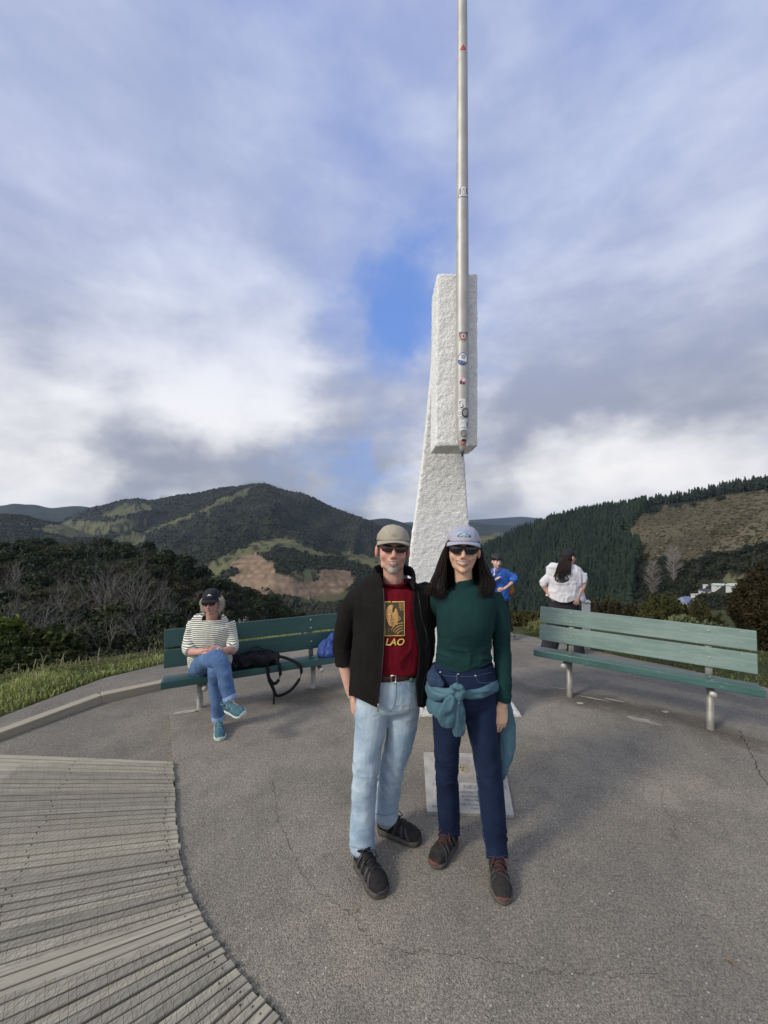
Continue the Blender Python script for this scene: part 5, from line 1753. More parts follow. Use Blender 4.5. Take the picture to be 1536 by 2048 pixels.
M_HWALL = material('pale house wall', (0.58, 0.55, 0.47), 0.8, (0.5, 0.47, 0.4), 2)
M_HWHITE = material('white house wall', (0.66, 0.68, 0.64), 0.7, (0.58, 0.6, 0.57), 2)
M_RBLUE = material('blue grey metal roof', (0.20, 0.25, 0.40), 0.45, (0.16, 0.2, 0.33), 1.5)
M_RDARK = material('dark metal roof', (0.045, 0.055, 0.075), 0.5, (0.035, 0.04, 0.055), 2)
M_RPALE = material('pale green grey roof', (0.50, 0.56, 0.50), 0.5, (0.42, 0.48, 0.43), 2)
M_GLASS = material('dark window glass', (0.03, 0.035, 0.045), 0.1)
M_YEL = material('ochre wall', (0.55, 0.40, 0.16), 0.8)


def house(px, py, w, d, wall_h, roof_h, rz, mw, mr, label, wins, hip=0.0, m_end=None):
    """a gabled house at the spot of land seen at px, py; sizes in photograph pixels of width turned to metres there"""
    q = pix_land(px, py, 60)
    k = q[1] / F_PX
    w, d, wall_h, roof_h = w * k, d * k, wall_h * k, roof_h * k
    h = empty('house', (q[0], q[1], q[2] + 0.5 * k), rz, label=label, cat='house', group='houses in the valley')
    V, F = box((-w / 2, -d / 2, -6), (w / 2, d / 2, wall_h)); obj('wall', V, F, mw, h, smooth=False)
    e = 0.05 * w; t = 0.25
    x0, x1 = -w / 2 - e, w / 2 + e; y0, y1 = -d / 2 - e, d / 2 + e
    rx0, rx1 = x0 + hip * w, x1 - hip * w
    z = wall_h + 0.02
    V = [(x0, y0, z), (x1, y0, z), (x1, y1, z), (x0, y1, z), (rx0, 0, z + roof_h), (rx1, 0, z + roof_h), (x0, y0, z + t), (x1, y0, z + t), (x1, y1, z + t), (x0, y1, z + t)]
    F = [(0, 3, 2, 1), (0, 1, 7, 6), (1, 2, 8, 7), (2, 3, 9, 8), (3, 0, 6, 9), (6, 7, 5, 4), (8, 9, 4, 5), (7, 8, 5), (9, 6, 4)]
    obj('roof', V, F, mr, h, smooth=False)
    for (a, b, ww, hh) in wins:
        V, F = box((a * w - ww * w / 2, -d / 2 - 0.08, b * wall_h - hh * wall_h / 2), (a * w + ww * w / 2, -d / 2 + 0.05, b * wall_h + hh * wall_h / 2))
        f = obj('window', V, F, mw, h, smooth=False)
        V, F = box((a * w - ww * w * .42, -d / 2 - 0.12, b * wall_h - hh * wall_h * .4), (a * w + ww * w * .42, -d / 2 - 0.075, b * wall_h + hh * wall_h * .4)); obj('pane', V, F, M_GLASS, f, smooth=False)
    if m_end:
        V, F = box((w * 0.28, -d / 2 - 0.6, -2), (w * 0.52, d * 0.1, wall_h * 1.25)); obj('wing', V, F, m_end, h, smooth=False)
        V, F = tube([(w * 0.40, -d / 2 - 0.9, wall_h * 1.45), (w * 0.40, d * 0.12, wall_h * 1.45)], [(w * 0.15, wall_h * 0.3)] * 2, seg=3, cap=False); obj('wing_roof', V, F, mr, h, smooth=False)
    return h


house(1371, 1211, 26, 20, 7, 10, 0.35, M_HWALL, M_RBLUE, 'house with a blue grey roof among the trees in the valley', ((-0.3, 0.5, 0.16, 0.5), (-0.05, 0.5, 0.16, 0.5), (0.15, 0.5, 0.12, 0.5)), 0.12, M_YEL)
house(1416, 1186, 26, 14, 4, 3.2, -0.15, M_HWALL, M_RDARK, 'low house with a dark roof above the blue roofed house', ((-0.25, 0.5, 0.2, 0.6), (0.15, 0.5, 0.25, 0.6)), 0.05)
house(1411, 1175, 6, 6, 3.5, 1.5, -0.15, M_HWHITE, M_HWHITE, 'small white house block behind the dark roofed house', ((0.0, 0.5, 0.4, 0.5),))
house(1440, 1174, 23, 12, 3, 3.6, -0.25, M_HWHITE, M_RPALE, 'long pale roofed building, the left one of the pale pair', ((-0.3, 0.5, 0.14, 0.5), (0.0, 0.5, 0.14, 0.5), (0.3, 0.5, 0.14, 0.5)), 0.05)
house(1472, 1176, 28, 13, 3.4, 4.6, -0.12, M_HWHITE, M_RPALE, 'long pale roofed building, the right one of the pale pair', ((-0.3, 0.5, 0.14, 0.5), (0.0, 0.5, 0.14, 0.5), (0.3, 0.5, 0.14, 0.5)), 0.05)
house(1502, 1181, 13, 8, 2.0, 1.2, -0.2, M_HWHITE, M_RPALE, 'small pale shed right of the pale roofed buildings', ((0.0, 0.5, 0.3, 0.5),))
house(1391, 1192, 12, 9, 2.4, 1.8, 0.1, M_HWALL, M_RPALE, 'small pale roofed house between the dark roof and the blue roof', ((0.0, 0.5, 0.3, 0.5),))

# ------------------------------------------------------------------ small litter
M_DRY = material('dry leaf', (0.34, 0.25, 0.13), 0.8, (0.22, 0.15, 0.08), 40)
for px, py, a, lab in ((1463, 1925, -1.1, 'dry narrow brown leaf lying on the asphalt at the lower right'), (712, 1824, 0.6, 'small dry leaf on the asphalt below the man\'s feet')):
    c = G(px, py); L = 0.022 if px > 1000 else 0.013
    u = np.array((math.cos(a), math.sin(a), 0)); v = np.array((-u[1], u[0], 0))
    t = np.linspace(0, 1, 7); w = 0.28 * np.sin(t * math.pi) ** 0.8
    mid = [c + u * L * (2 * x - 1) + np.array((0, 0, 0.003 + 0.006 * x * (1 - x) * 2)) for x in t]
    V = np.array(mid + [m + v * L * y + np.array((0, 0, .004 * y * 3)) for m, y in zip(mid, w)] + [m - v * L * y + np.array((0, 0, .004 * y * 3)) for m, y in zip(mid, w)])
    F = [(i, i + 1, 8 + i, 7 + i) for i in range(6)] + [(i + 1, i, 14 + i, 15 + i) for i in range(6)]
    o = tag(obj('leaf', V, F, M_DRY), lab, 'leaf'); md = o.modifiers.new('s', 'SOLIDIFY'); md.thickness = 0.0006
rg = np.random.default_rng(85); pv = []
for i in range(160):
    px, py = rg.uniform(360, 1536), rg.uniform(1440, 2040)
    c = G(px, py)
    if c[0] < -0.2 and py > 1500 and px < 600: continue
    r = rg.uniform(.0015, .0038); pv.append(ell(c + np.array((0, 0, r * .3)), (r * 1.3, r, r * .7), seg=6, rings=4))
V, F = join(pv); tag(obj('pebble', V, F, material('pale pebble', (0.46, 0.44, 0.40), 0.85, (0.3, 0.29, 0.26), 90), kind='stuff'), 'small pale chips scattered on the asphalt', 'pebbles')
# ------------------------------------------------------------------ people
M_SKIN = material('skin', (1, 1, 1), 0.5, (0.9, 0.86, 0.85), vscale=35, tint=True, spec=0.35, sss=0.12, bump=0.12, bscale=240, bdist=0.002)
M_TEETH = material('teeth', (0.66, 0.62, 0.54), 0.4, (0.6, 0.55, 0.47), 60)
M_LIP = material('lips', (0.46, 0.18, 0.155), 0.45, (0.36, 0.14, 0.125), 60)
M_MOUTH = material('mouth shade', (0.08, 0.025, 0.025), 0.7)
M_LENS = material('dark lens', (0.008, 0.008, 0.010), 0.06, (0.008, 0.008, 0.01), spec=0.6)
M_LENSB = material('brown lens', (0.030, 0.010, 0.010), 0.08, (0.03, 0.01, 0.01), spec=0.6)
M_FRAME = material('glasses frame', (0.01, 0.01, 0.011), 0.25)
SKIN_M = np.array((0.63, 0.385, 0.295)); SKIN_W = np.array((0.69, 0.445, 0.31)); SKIN_O = np.array((0.52, 0.30, 0.24)); SKIN_B = np.array((0.62, 0.42, 0.34))


class Head:
    """a head frame: x to its left-in-picture-right, -y its face, z up, in metres at scale 1"""
    def __init__(s, c, scale, yaw=0, pitch=0, roll=0):
        s.c = np.asarray(c, float); s.k = scale
        s.R = np.array(Euler((R(pitch), R(roll), R(yaw)), 'XYZ').to_matrix())

    def w(s, p): return np.asarray(p, float) @ s.R.T * s.k + s.c
    def inv(s, V): return (np.asarray(V) - s.c) @ s.R / s.k
    def mesh(s, m): return s.w(m[0]), m[1]


def head_parts(H, fem=0.0, age=0.0, lean=1.0):
    j = 1 - 0.10 * fem
    L = [ell((0, 0.018, 0.036), (0.077, 0.097, 0.082)), ell((0, -0.022, -0.022), (0.0665 + .003 * fem, 0.076, 0.082 + .004 * fem)), ell((0, -0.034, -0.072), (0.046 + 0.003 * fem, 0.052, 0.040 + .003 * fem)),
         ell((0, -0.074, -0.098), (0.024 * j, 0.020, 0.018)), ell((0, 0.0, -0.06), (0.056 * j, 0.06, 0.05)),
         ell((0, -0.083, 0.021), (0.050, 0.016, 0.011)), ell((0, -0.079, -0.052), (0.034, 0.020, 0.026))]
    for sx in (-1, 1):
        L += [ell((sx * 0.040, -0.068, -0.028), (0.025, 0.022, 0.024)), ell((sx * 0.0795, 0.010, -0.010), (0.010, 0.020, 0.033)), ell((sx * 0.012, -0.104, -0.036), (0.0085, 0.010, 0.0075)),
              ell((sx * 0.048 * j, -0.028, -0.074), (0.010, 0.03, 0.022))]
    L += [tube([(0, -0.090, 0.016), (0, -0.101, -0.006), (0, -0.113, -0.031)], [0.008, 0.0092, 0.0115 + 0.0015 * (1 - fem)], seg=10, n=6), ell((0, -0.098, -0.0545), (0.018, 0.008, 0.006)), ell((0, -0.096, -0.074), (0.017, 0.008, 0.006))]
    return [H.mesh(m) for m in L]


def hand_parts(wrist, fdir, side, size=1.0, curl=0.5, spread=0.10, thumb=0.6, thumb_side=1, curls=None):
    """palm, four unequal bent fingers and a thumb; fdir: from wrist to fingers, side: across the palm towards the thumb; the palm faces cross(fdir, side)*-1"""
    f = nrm(fdir); sd = nrm(np.asarray(side, float) - f * np.dot(side, f)); pn = np.cross(f, sd) * thumb_side   # fingers curl towards pn
    w = np.asarray(wrist, float); s = size
    L = [tube([w - f * 0.02 * s, w + f * 0.02 * s, w + f * 0.055 * s, w + f * 0.088 * s], [(0.026 * s, 0.020 * s), (0.034 * s, 0.017 * s), (0.041 * s, 0.0145 * s), (0.039 * s, 0.012 * s)], ref=sd, seg=14, n=8)]
    for i, (off, ln, r) in enumerate(((0.029, 0.074, 0.0086), (0.0095, 0.083, 0.0090), (-0.0105, 0.077, 0.0086), (-0.029, 0.060, 0.0075))):
        c = (curls[i] if curls else curl)
        a = (1.5 - i) * spread
        d = nrm(f * math.cos(a) + sd * math.sin(a))
        p = w + f * 0.078 * s + sd * off * s
        pts = [p]; ang = 0
        for k, fr in enumerate((0.46, 0.31, 0.23)):
            ang += c * (0.75, 1.0, 0.7)[k]
            dd = d * math.cos(ang) + pn * math.sin(ang)
            p = p + dd * ln * fr * s; pts.append(p)
        L.append(tube(pts, [r * s, r * s * 0.98, r * s * 0.88, r * s * 0.72], ref=sd, seg=10, n=9))
    p = w + f * 0.018 * s + sd * 0.024 * s
    d1 = nrm(f * 0.75 + sd * thumb + pn * 0.25); d2 = nrm(f * 0.95 + sd * thumb * 0.35 + pn * 0.3)
    L.append(tube([p, p + d1 * 0.038 * s, p + d1 * 0.038 * s + d2 * 0.030 * s, p + d1 * 0.038 * s + d2 * 0.056 * s], [0.0145 * s, 0.0115 * s, 0.0102 * s, 0.0080 * s], ref=pn, seg=10, n=9))
    return L


def build_body(root, base, parts, voxel, skin, H=None, blush=0.35, beard=None):
    V, F = remesh(parts, voxel, 3, 0.45)
    if H is not None:                                    # soften the face, but keep nose, lips and ears
        q = H.inv(V)
        m = (np.abs(q) < 0.15).all(1) & (q[:, 2] > -0.14)
        keep = (np.abs(q[:, 0]) > 0.071) | ((np.abs(q[:, 0]) < 0.024) & (q[:, 1] < -0.088) & (q[:, 2] > -0.056) & (q[:, 2] < 0.01))
        wgt = (m & ~keep) * 0.6
        E = np.vstack([F[:, [0, 1]], F[:, [1, 2]], F[:, [2, 3]], F[:, [3, 0]]]) if F.shape[1] == 4 else np.vstack([F[:, [0, 1]], F[:, [1, 2]], F[:, [2, 0]]])
        sel = m[E[:, 0]] | m[E[:, 1]]
        E = E[sel]
        for _ in range(16):
            S = np.zeros_like(V); n = np.zeros(len(V))
            np.add.at(S, E[:, 0], V[E[:, 1]]); np.add.at(n, E[:, 0], 1); np.add.at(S, E[:, 1], V[E[:, 0]]); np.add.at(n, E[:, 1], 1)
            k = n > 0
            V[k] += ((S[k] / n[k][:, None]) - V[k]) * wgt[k][:, None]
    o = obj('body', V, F, M_SKIN, root, base=base)
    C = np.tile(skin, (len(V), 1)) * (1 + 0.05 * fbm(V * 28, 3, 4))[:, None]
    if H is not None:
        q = H.inv(V)
        red = np.zeros(len(V))
        for c, r, a in (((0, -0.115, -0.03), 0.022, 1.0), ((0.045, -0.08, -0.03), 0.026, 0.8), ((-0.045, -0.08, -0.03), 0.026, 0.8), ((0.08, 0.01, -0.01), 0.03, 0.9), ((-0.08, 0.01, -0.01), 0.03, 0.9)):
            red = np.maximum(red, a * np.exp(-((q - np.array(c)) ** 2).sum(1) / r ** 2))
        C = C * (1 - blush * red[:, None] * np.array((0.06, 0.42, 0.40)))
    hands = None
    paint(o, np.clip(C, 0, 1))
    return V, F, o


def on_face(H, bvh, pts2, off, y0=-0.35):
    """2d points (x, z) of the head frame laid on the face"""
    out = []
    d = Vector(H.R @ np.array((0, 1.0, 0)))
    for x, z in pts2:
        o = Vector(H.w((x, y0, z)))
        hit, n, i, dist = bvh.ray_cast(o, d)
        if hit is None: out.append(np.array(H.w((x, -0.085, z))))
        else: out.append(np.array(hit - d * off))
    return np.array(out)


def strip2(x0, x1, lo, hi, n=15, rows=3):
    xs = np.linspace(x0, x1, n); P2 = [(x, lo(x) + (hi(x) - lo(x)) * j / (rows - 1)) for j in range(rows) for x in xs]
    F = [(j * n + i, j * n + i + 1, (j + 1) * n + i + 1, (j + 1) * n + i) for j in range(rows - 1) for i in range(n - 1)]
    return P2, F


def smile(root, base, H, bvh, w=0.030, z=-0.063, open_=0.011, curve=0.008, teeth=0.75, lip=0.0045, mat_lip=None):
    c = lambda x: curve * (x / w) ** 2
    env = lambda x: math.sqrt(max(0.0, 1 - (x / w) ** 2))
    top = lambda x: z + c(x) + open_ * 0.35 * env(x) ** 0.8
    bot = lambda x: z + c(x) - open_ * 0.75 * env(x)
    for nm, lo, hi, m, off, ww in (('mouth_opening', bot, top, M_MOUTH, 0.0010, w), ('teeth', lambda x: top(x) - (top(x) - bot(x)) * teeth, top, M_TEETH, 0.0016, w * 0.90),
                                   ('upper_lip', top, lambda x: top(x) + lip * (0.35 + 0.65 * env(x)), mat_lip or M_LIP, 0.0040, w * 1.04), ('lower_lip', lambda x: bot(x) - lip * 1.5 * (0.15 + 0.85 * env(x)), bot, mat_lip or M_LIP, 0.0046, w * 1.0)):
        P2, F = strip2(-ww, ww, lo, hi)
        obj(nm, on_face(H, bvh, P2, off * H.k), F, m, root, base=base)


def sunglasses(root, base, H, bvh, lens_m, frame_m, lw=0.026, lh=0.021, sep=0.033, zc=0.006, y=-0.106, shape=2.6, rim=0.0022, tilt=0.12, brow=0.0):
    g = None
    for sx in (-1, 1):
        a = np.linspace(0, 2 * math.pi, 28, endpoint=False)
        ex = 2 / shape
        x = np.sign(np.cos(a)) * np.abs(np.cos(a)) ** ex * lw; z = np.sign(np.sin(a)) * np.abs(np.sin(a)) ** ex * lh
        z = z + np.where(z > 0, tilt * x * sx * 0.6, -0.0 * x) - brow * 0
        z = z * np.where(z < 0, 1 + 0.12 * (-sx * x / lw), 1)
        X = sx * sep + x
        Yv = y + 3.2 * X ** 2 + 0.0022 * (z / lh) ** 2
        ring = np.stack([X, Yv, zc + z], -1)
        ctr = np.array([[sx * sep, y + 3.2 * sep ** 2 - 0.002, zc]])
        V = np.vstack([ctr, ctr + (ring - ctr) * 0.55 + np.array((0, -0.0012, 0)), ring])
        n = len(ring)
        F = [(0, 1 + i, 1 + (i + 1) % n) for i in range(n)] + [(1 + i, 1 + n + i, 1 + n + (i + 1) % n, 1 + (i + 1) % n) for i in range(n)]
        if g is None:
            # bridge and temples are the frame's own mesh; the lenses hang on it
            parts = [tube([(-(sep - lw) - .001, y + 0.004, zc + 0.006), (0, y - 0.001, zc + 0.009), ((sep - lw) + .001, y + 0.004, zc + 0.006)], [rim * 1.1] * 3, seg=8, n=7)]
            for s2 in (-1, 1):
                xo = s2 * (sep + lw * 0.97)
                parts.append(tube([(xo, y + 3.2 * xo ** 2, zc + 0.008), (s2 * 0.078, -0.04, zc + 0.010), (s2 * 0.082, 0.005, zc + 0.008)], [(rim, 0.004), (rim * .8, 0.0042), (rim * .8, 0.003)], ref=(1, 0, 0), seg=8, n=8))
                b = np.linspace(0, 2 * math.pi, 29)
                x2 = np.sign(np.cos(b)) * np.abs(np.cos(b)) ** ex * lw; z2 = np.sign(np.sin(b)) * np.abs(np.sin(b)) ** ex * lh
                z2 = z2 + np.where(z2 > 0, tilt * x2 * s2 * 0.6, 0); z2 = z2 * np.where(z2 < 0, 1 + 0.12 * (-s2 * x2 / lw), 1)
                X2 = s2 * sep + x2
                parts.append(tube(np.stack([X2, y + 3.2 * X2 ** 2 + .001, zc + z2], -1), [rim] * 29, ref=(0, 1, 0), seg=6, cap=False))
            Vf, Ff = join(parts)
            g = obj('sunglasses', H.w(Vf), Ff, frame_m, root, base=base)
        obj('lens', H.w(V), F, lens_m, g, base=base)
    return g


def cap_hat(root, base, H, mat, brim=0.07, crown=1.0, brim_mat=None, band=True, w=0.0835, zb=0.028, logo=None, pitch=0.0):
    """a soft cap: seamed crown, curved brim, button"""
    n, m = 40, 14
    V = []
    for i in range(m):
        t = i / (m - 1) * math.pi / 2 * 0.985
        for j in range(n):
            a = 2 * math.pi * j / n
            rx = w * math.cos(t) ** 0.82; ry = (w + 0.021) * math.cos(t) ** 0.82
            z = zb + 0.098 * crown * math.sin(t) ** 1.05 - 0.010 * (1 - i / (m - 1)) * (math.sin(a) * -1 < 0) * 0.9 * max(0, math.sin(a))
            seam = 1 - 0.012 * (abs(math.sin(3 * a)) < 0.10)
            V.append((rx * math.cos(a) * seam, 0.012 + ry * math.sin(a) * seam, z))
    V.append((0, 0.012, zb + 0.0985 * crown))
    F = [(i * n + j, i * n + (j + 1) % n, (i + 1) * n + (j + 1) % n, (i + 1) * n + j) for i in range(m - 1) for j in range(n)]
    F += [((m - 1) * n + j, (m - 1) * n + (j + 1) % n, len(V) - 1) for j in range(n)]
    V = np.array(V)
    V = V + nrm(V - np.array((0, 0.012, zb - 0.02))) * (0.0022 * fbm(V * 42, 3, 6))[:, None]
    c = obj('cap', H.w(V), F, mat, root, base=base)
    md = c.modifiers.new('s', 'SOLIDIFY'); md.thickness = 0.003; md.offset = -1
    # brim
    k = 21; rows = 7; B = []
    for r in range(rows):
        f = r / (rows - 1)
        for i in range(k):
            a = R(-90 + (-68 + 136 * i / (k - 1)))
            ca, sa = math.cos(a), math.sin(a)
            ext = brim * (0.10 + 0.90 * max(0, math.cos((a + math.pi / 2) * 1.18)) ** 0.75)
            x = ca * (w + 0.001) * (1 + 0.02 * f); y = 0.012 + sa * (w + 0.022) - ext * f
            z = zb + 0.001 - 0.009 * f - 0.021 * (ca ** 2) * (0.35 + 0.65 * f)
            B.append((x, y, z))
    Fb = [(r * k + i, r * k + i + 1, (r + 1) * k + i + 1, (r + 1) * k + i) for r in range(rows - 1) for i in range(k - 1)]
    b = obj('brim', H.w(np.array(B)), Fb, brim_mat or mat, c, base=base)
    md = b.modifiers.new('s', 'SOLIDIFY'); md.thickness = 0.0045; md.offset = 0
    Vb, Fbt = ell((0, 0.012, zb + 0.0985 * crown), (0.006, 0.006, 0.003), seg=10, rings=6)
    obj('button', H.w(Vb), Fbt, mat, c, base=base)
    return c, bvh_of(H.w(V), [f for f in F if len(f) == 4])


def decal(bvh, origin, ux, uz, d, P2, off):
    """lay 2d points on a surface: from origin plane along d"""
    out = []
    dv = Vector(nrm(d))
    for x, z in np.asarray(P2):
        o = Vector(np.asarray(origin) + np.asarray(ux) * x + np.asarray(uz) * z) - dv * 0.6
        hit = bvh.ray_cast(o, dv)[0]
        out.append(np.array(hit - dv * off) if hit is not None else np.array(o + dv * 0.6))
    return np.array(out)


def shoe(root, base, heel, toe, up_ankle, m_up, m_sole, m_lace, scale=1.0, m_toe=None, sole_h=0.026, name='shoe', roll=0.0, m_panel=None):
    """heel, toe on the ground: upper, sole, laces"""
    heel, toe = np.asarray(heel, float), np.asarray(toe, float)
    f = nrm(toe - heel); L = np.linalg.norm(toe - heel)
    up = np.asarray(up_ankle, float); up = nrm(up - f * np.dot(up, f)); sd = np.cross(f, up)
    at = lambda t, s, h: heel + f * t * L + sd * s * scale + up * h * scale
    ts = np.array([0.0, 0.06, 0.16, 0.30, 0.42, 0.55, 0.68, 0.80, 0.90, 0.97, 1.0])
    wd = np.array([.020, .030, .034, .035, .036, .040, .044, .045, .040, .028, .014])
    ht = np.array([.070, .086, .094, .094, .088, .076, .064, .054, .046, .036, .024])
    nn = 22; V = []
    tt = np.linspace(0, 1, 26)
    for t in tt:
        w = np.interp(t, ts, wd); h = np.interp(t, ts, ht) + sole_h * 0.35
        for j in range(nn):
            a = 2 * math.pi * j / nn
            x = math.copysign(abs(math.cos(a)) ** 0.75, math.cos(a)); z = math.copysign(abs(math.sin(a)) ** 0.8, math.sin(a))
            narrow = 1 - 0.42 * max(0, z) * (1.0 if t < .62 else 0.6)
            V.append(at(t, x * w * narrow, sole_h * 0.5 + (h - sole_h * 0.5) * (0.5 + 0.5 * z)))
    m = len(tt)
    F = [(i * nn + j, i * nn + (j + 1) % nn, (i + 1) * nn + (j + 1) % nn, (i + 1) * nn + j) for i in range(m - 1) for j in range(nn)]
    F += [tuple(range(nn - 1, -1, -1)), tuple((m - 1) * nn + j for j in range(nn))]
    s = obj(name, np.array(V), F, m_up, root, base=base)
    # sole
    V = []; k = 40
    for lvl, (g, z) in enumerate(((0.90, 0.0), (1.03, 0.006), (1.06, sole_h * 0.75), (1.0, sole_h))):
        for j in range(k):
            a = 2 * math.pi * j / k
            t = 0.5 - 0.5 * math.cos(a) * 1.03; tcl = min(1, max(0, t))
            w = (np.interp(tcl, ts, wd) + 0.003) * g * (1 if abs(math.sin(a)) > .05 else 0)
            rock = 0.012 * max(0, tcl - 0.75) * 4 * max(0, tcl - 0.75) * 4 * 0.25
            V.append(at(t, math.copysign(1, math.sin(a)) * w * min(1, abs(math.sin(a)) * 2.2) ** 0.6, z + rock * (1 if lvl < 2 else 0.7)))
    F = [(l * k + j, l * k + (j + 1) % k, (l + 1) * k + (j + 1) % k, (l + 1) * k + j) for l in range(3) for j in range(k)] + [tuple(range(k - 1, -1, -1)), tuple(3 * k + j for j in range(k))]
    obj('sole', np.array(V), F, m_sole, s, base=base)
    # toe bumper
    V, F = tube([at(0.90, -0.034, 0.024), at(0.96, -0.022, 0.026), at(1.0, 0, 0.026), at(0.96, 0.022, 0.026), at(0.90, 0.034, 0.024)], [(0.009 * scale, 0.005 * scale)] * 5, ref=up, seg=8, n=16)
    obj('toe_cap', V, F, m_toe or m_sole, s, base=base)
    # side panels stitched over the mesh
    if m_panel is not None:
        for sx in (-1, 1):
            for t0, t1 in ((0.34, 0.26), (0.46, 0.42), (0.58, 0.62), (0.66, 0.78)):
                a0 = at(t0, sx * 0.024, np.interp(t0, ts, ht) * 0.97 + 0.004); a1 = at(t1, sx * (np.interp(t1, ts, wd) + .0005), sole_h + 0.004)
                am = (a0 + a1) / 2 + sd * sx * scale * 0.0075
                V, F = tube([a0, am, a1], [(0.0075 * scale, 0.0022 * scale)] * 3, ref=f, seg=8, n=7); obj('side_panel', V, F, m_panel, s, base=base)
        V, F = tube([at(0.10, -0.033, .05), at(-0.01, 0, .055), at(0.10, 0.033, .05)], [(0.02 * scale, 0.0025 * scale)] * 3, ref=up, seg=8, n=9); obj('heel_panel', V, F, m_panel, s, base=base)
    # laces: crosses up the throat and a loose bow
    topz = lambda t: np.interp(t, ts, ht) + sole_h * 0.35 + 0.002
    for i, t in enumerate(np.linspace(0.40, 0.66, 5)):
        dt = 0.045 * (1 if i % 2 else -1)
        V, F = tube([at(t - dt * .5, -0.021, topz(t) - 0.010), at(t, 0, topz(t) + 0.001), at(t + dt * .5, 0.021, topz(t) - 0.010)], [0.0027 * scale] * 3, seg=6, n=7)
        obj('lace', V, F, m_lace, s, base=base)
    for sx in (-1, 1):
        V, F = tube([at(0.40, 0, topz(.4) + 0.003), at(0.44, sx * 0.022, topz(.42) + 0.010), at(0.52, sx * 0.036, topz(.5) - 0.008), at(0.47, sx * 0.030, topz(.5) - 0.012)], [0.0024 * scale] * 4, seg=6, n=12)
        obj('lace', V, F, m_lace, s, base=base)
    # padded collar
    a = np.linspace(0, 2 * math.pi, 25)
    V, F = tube([at(0.20 + 0.155 * math.cos(q), 0.030 * math.sin(q), 0.100 + 0.004 * math.cos(q)) for q in a], [0.0075 * scale] * 25, seg=8, cap=False)
    obj('collar', V, F, m_up, s, base=base)
    return s


def _shear(V):
    W = np.array(V); W[:, 2] = W[:, 2] + 0.55 * np.sin(W[:, 0] * 9.0) * 0.12 + 0.35 * W[:, 0]
    return W


def cloth(name, root, base, parts, voxel, mat, wr=(0.004, 16, (1, 1, 1)), seed=1, smooth=3, clips=None, shell=0.0, dense=None, extra=None, **kw):
    """a garment: lofts merged, creased, cut where it opens"""
    V, F = remesh(parts, voxel, smooth, 0.5)
    N = vnormals(V, F)
    if wr: V = V + N * (wr[0] * 0.28 * (1 - 2 * np.abs(vnoise(V * np.array(wr[2]) * wr[1] * 2.7 + 3.1, seed + 9))) * (1 if dense is None else dense(V)))[:, None]
    if wr: V = folds(_shear(V), N, wr[0] if dense is None else wr[0] * dense(V), wr[1], seed, wr[2]) - (_shear(V) - V)
    if extra is not None: V = V + N * extra(V)[:, None]
    for c in (clips or []):
        V, F = clip(V, F, c(V))
    o = obj(name, V, F, mat, root, base=base, **kw)
    if shell:
        md = o.modifiers.new('s', 'SOLIDIFY'); md.thickness = shell; md.offset = -1
    return V, F, o


def denim(name, a, b, seam=True, fade=0.5):
    return material(name, a, 0.85, b, vscale=7, vdetail=5, bump=0.25, bscale=420, bdist=0.002, fine=0.16, fscale=420, spec=0.2, contrast=(0.32, 0.68))


def jit(rng, s): return rng.normal(0, s, 3)


def hair_strand(pts, r0, r1, n=12, seg=5, flat=0.6): 
    return tube(pts, list(zip(np.linspace(r0, r1, len(pts)), np.linspace(r0 * flat, r1 * flat, len(pts)))), seg=seg, n=n)
# ------------------------------------------------------------------ the man in the black jacket
M_JACKET = material('black jersey', (0.0075, 0.0062, 0.006), 0.9, (0.011, 0.009, 0.009), vscale=9, bump=0.3, bscale=260, bdist=0.002, spec=0.18, fine=0.15)
M_TEE = material('maroon cotton', (0.135, 0.004, 0.012), 0.9, (0.105, 0.003, 0.009), vscale=9, bump=0.2, bscale=300, bdist=0.002, spec=0.15)
M_LJEANS = denim('light blue denim', (0.42, 0.51, 0.57), (0.24, 0.34, 0.44))
M_BELT = material('brown leather', (0.055, 0.022, 0.014), 0.4, (0.035, 0.015, 0.01), 30)
M_METAL = material('bright metal', (0.55, 0.54, 0.52), 0.3, metal=0.9)
M_KHAKI = material('khaki cotton', (0.37, 0.335, 0.26), 0.9, (0.30, 0.27, 0.205), vscale=18, bump=0.3, bscale=300, bdist=0.002)
M_KSHOE = material('black trail shoe', (0.009, 0.0085, 0.0085), 0.8, (0.02, 0.018, 0.017), vscale=26, spec=0.25, bump=0.5, bscale=180, bdist=0.003)
M_KSOLE = material('grey brown rubber', (0.085, 0.075, 0.065), 0.85, (0.05, 0.045, 0.04), 40, bump=0.4, bscale=90, bdist=0.004)
M_KRUB = material('dark rubber', (0.035, 0.034, 0.034), 0.6)
M_BEARD = material('grey white beard', (0.52, 0.46, 0.40), 0.9, (0.33, 0.25, 0.20), vscale=90, bump=0.8, bscale=220, bdist=0.006, fine=0.35, fscale=260)


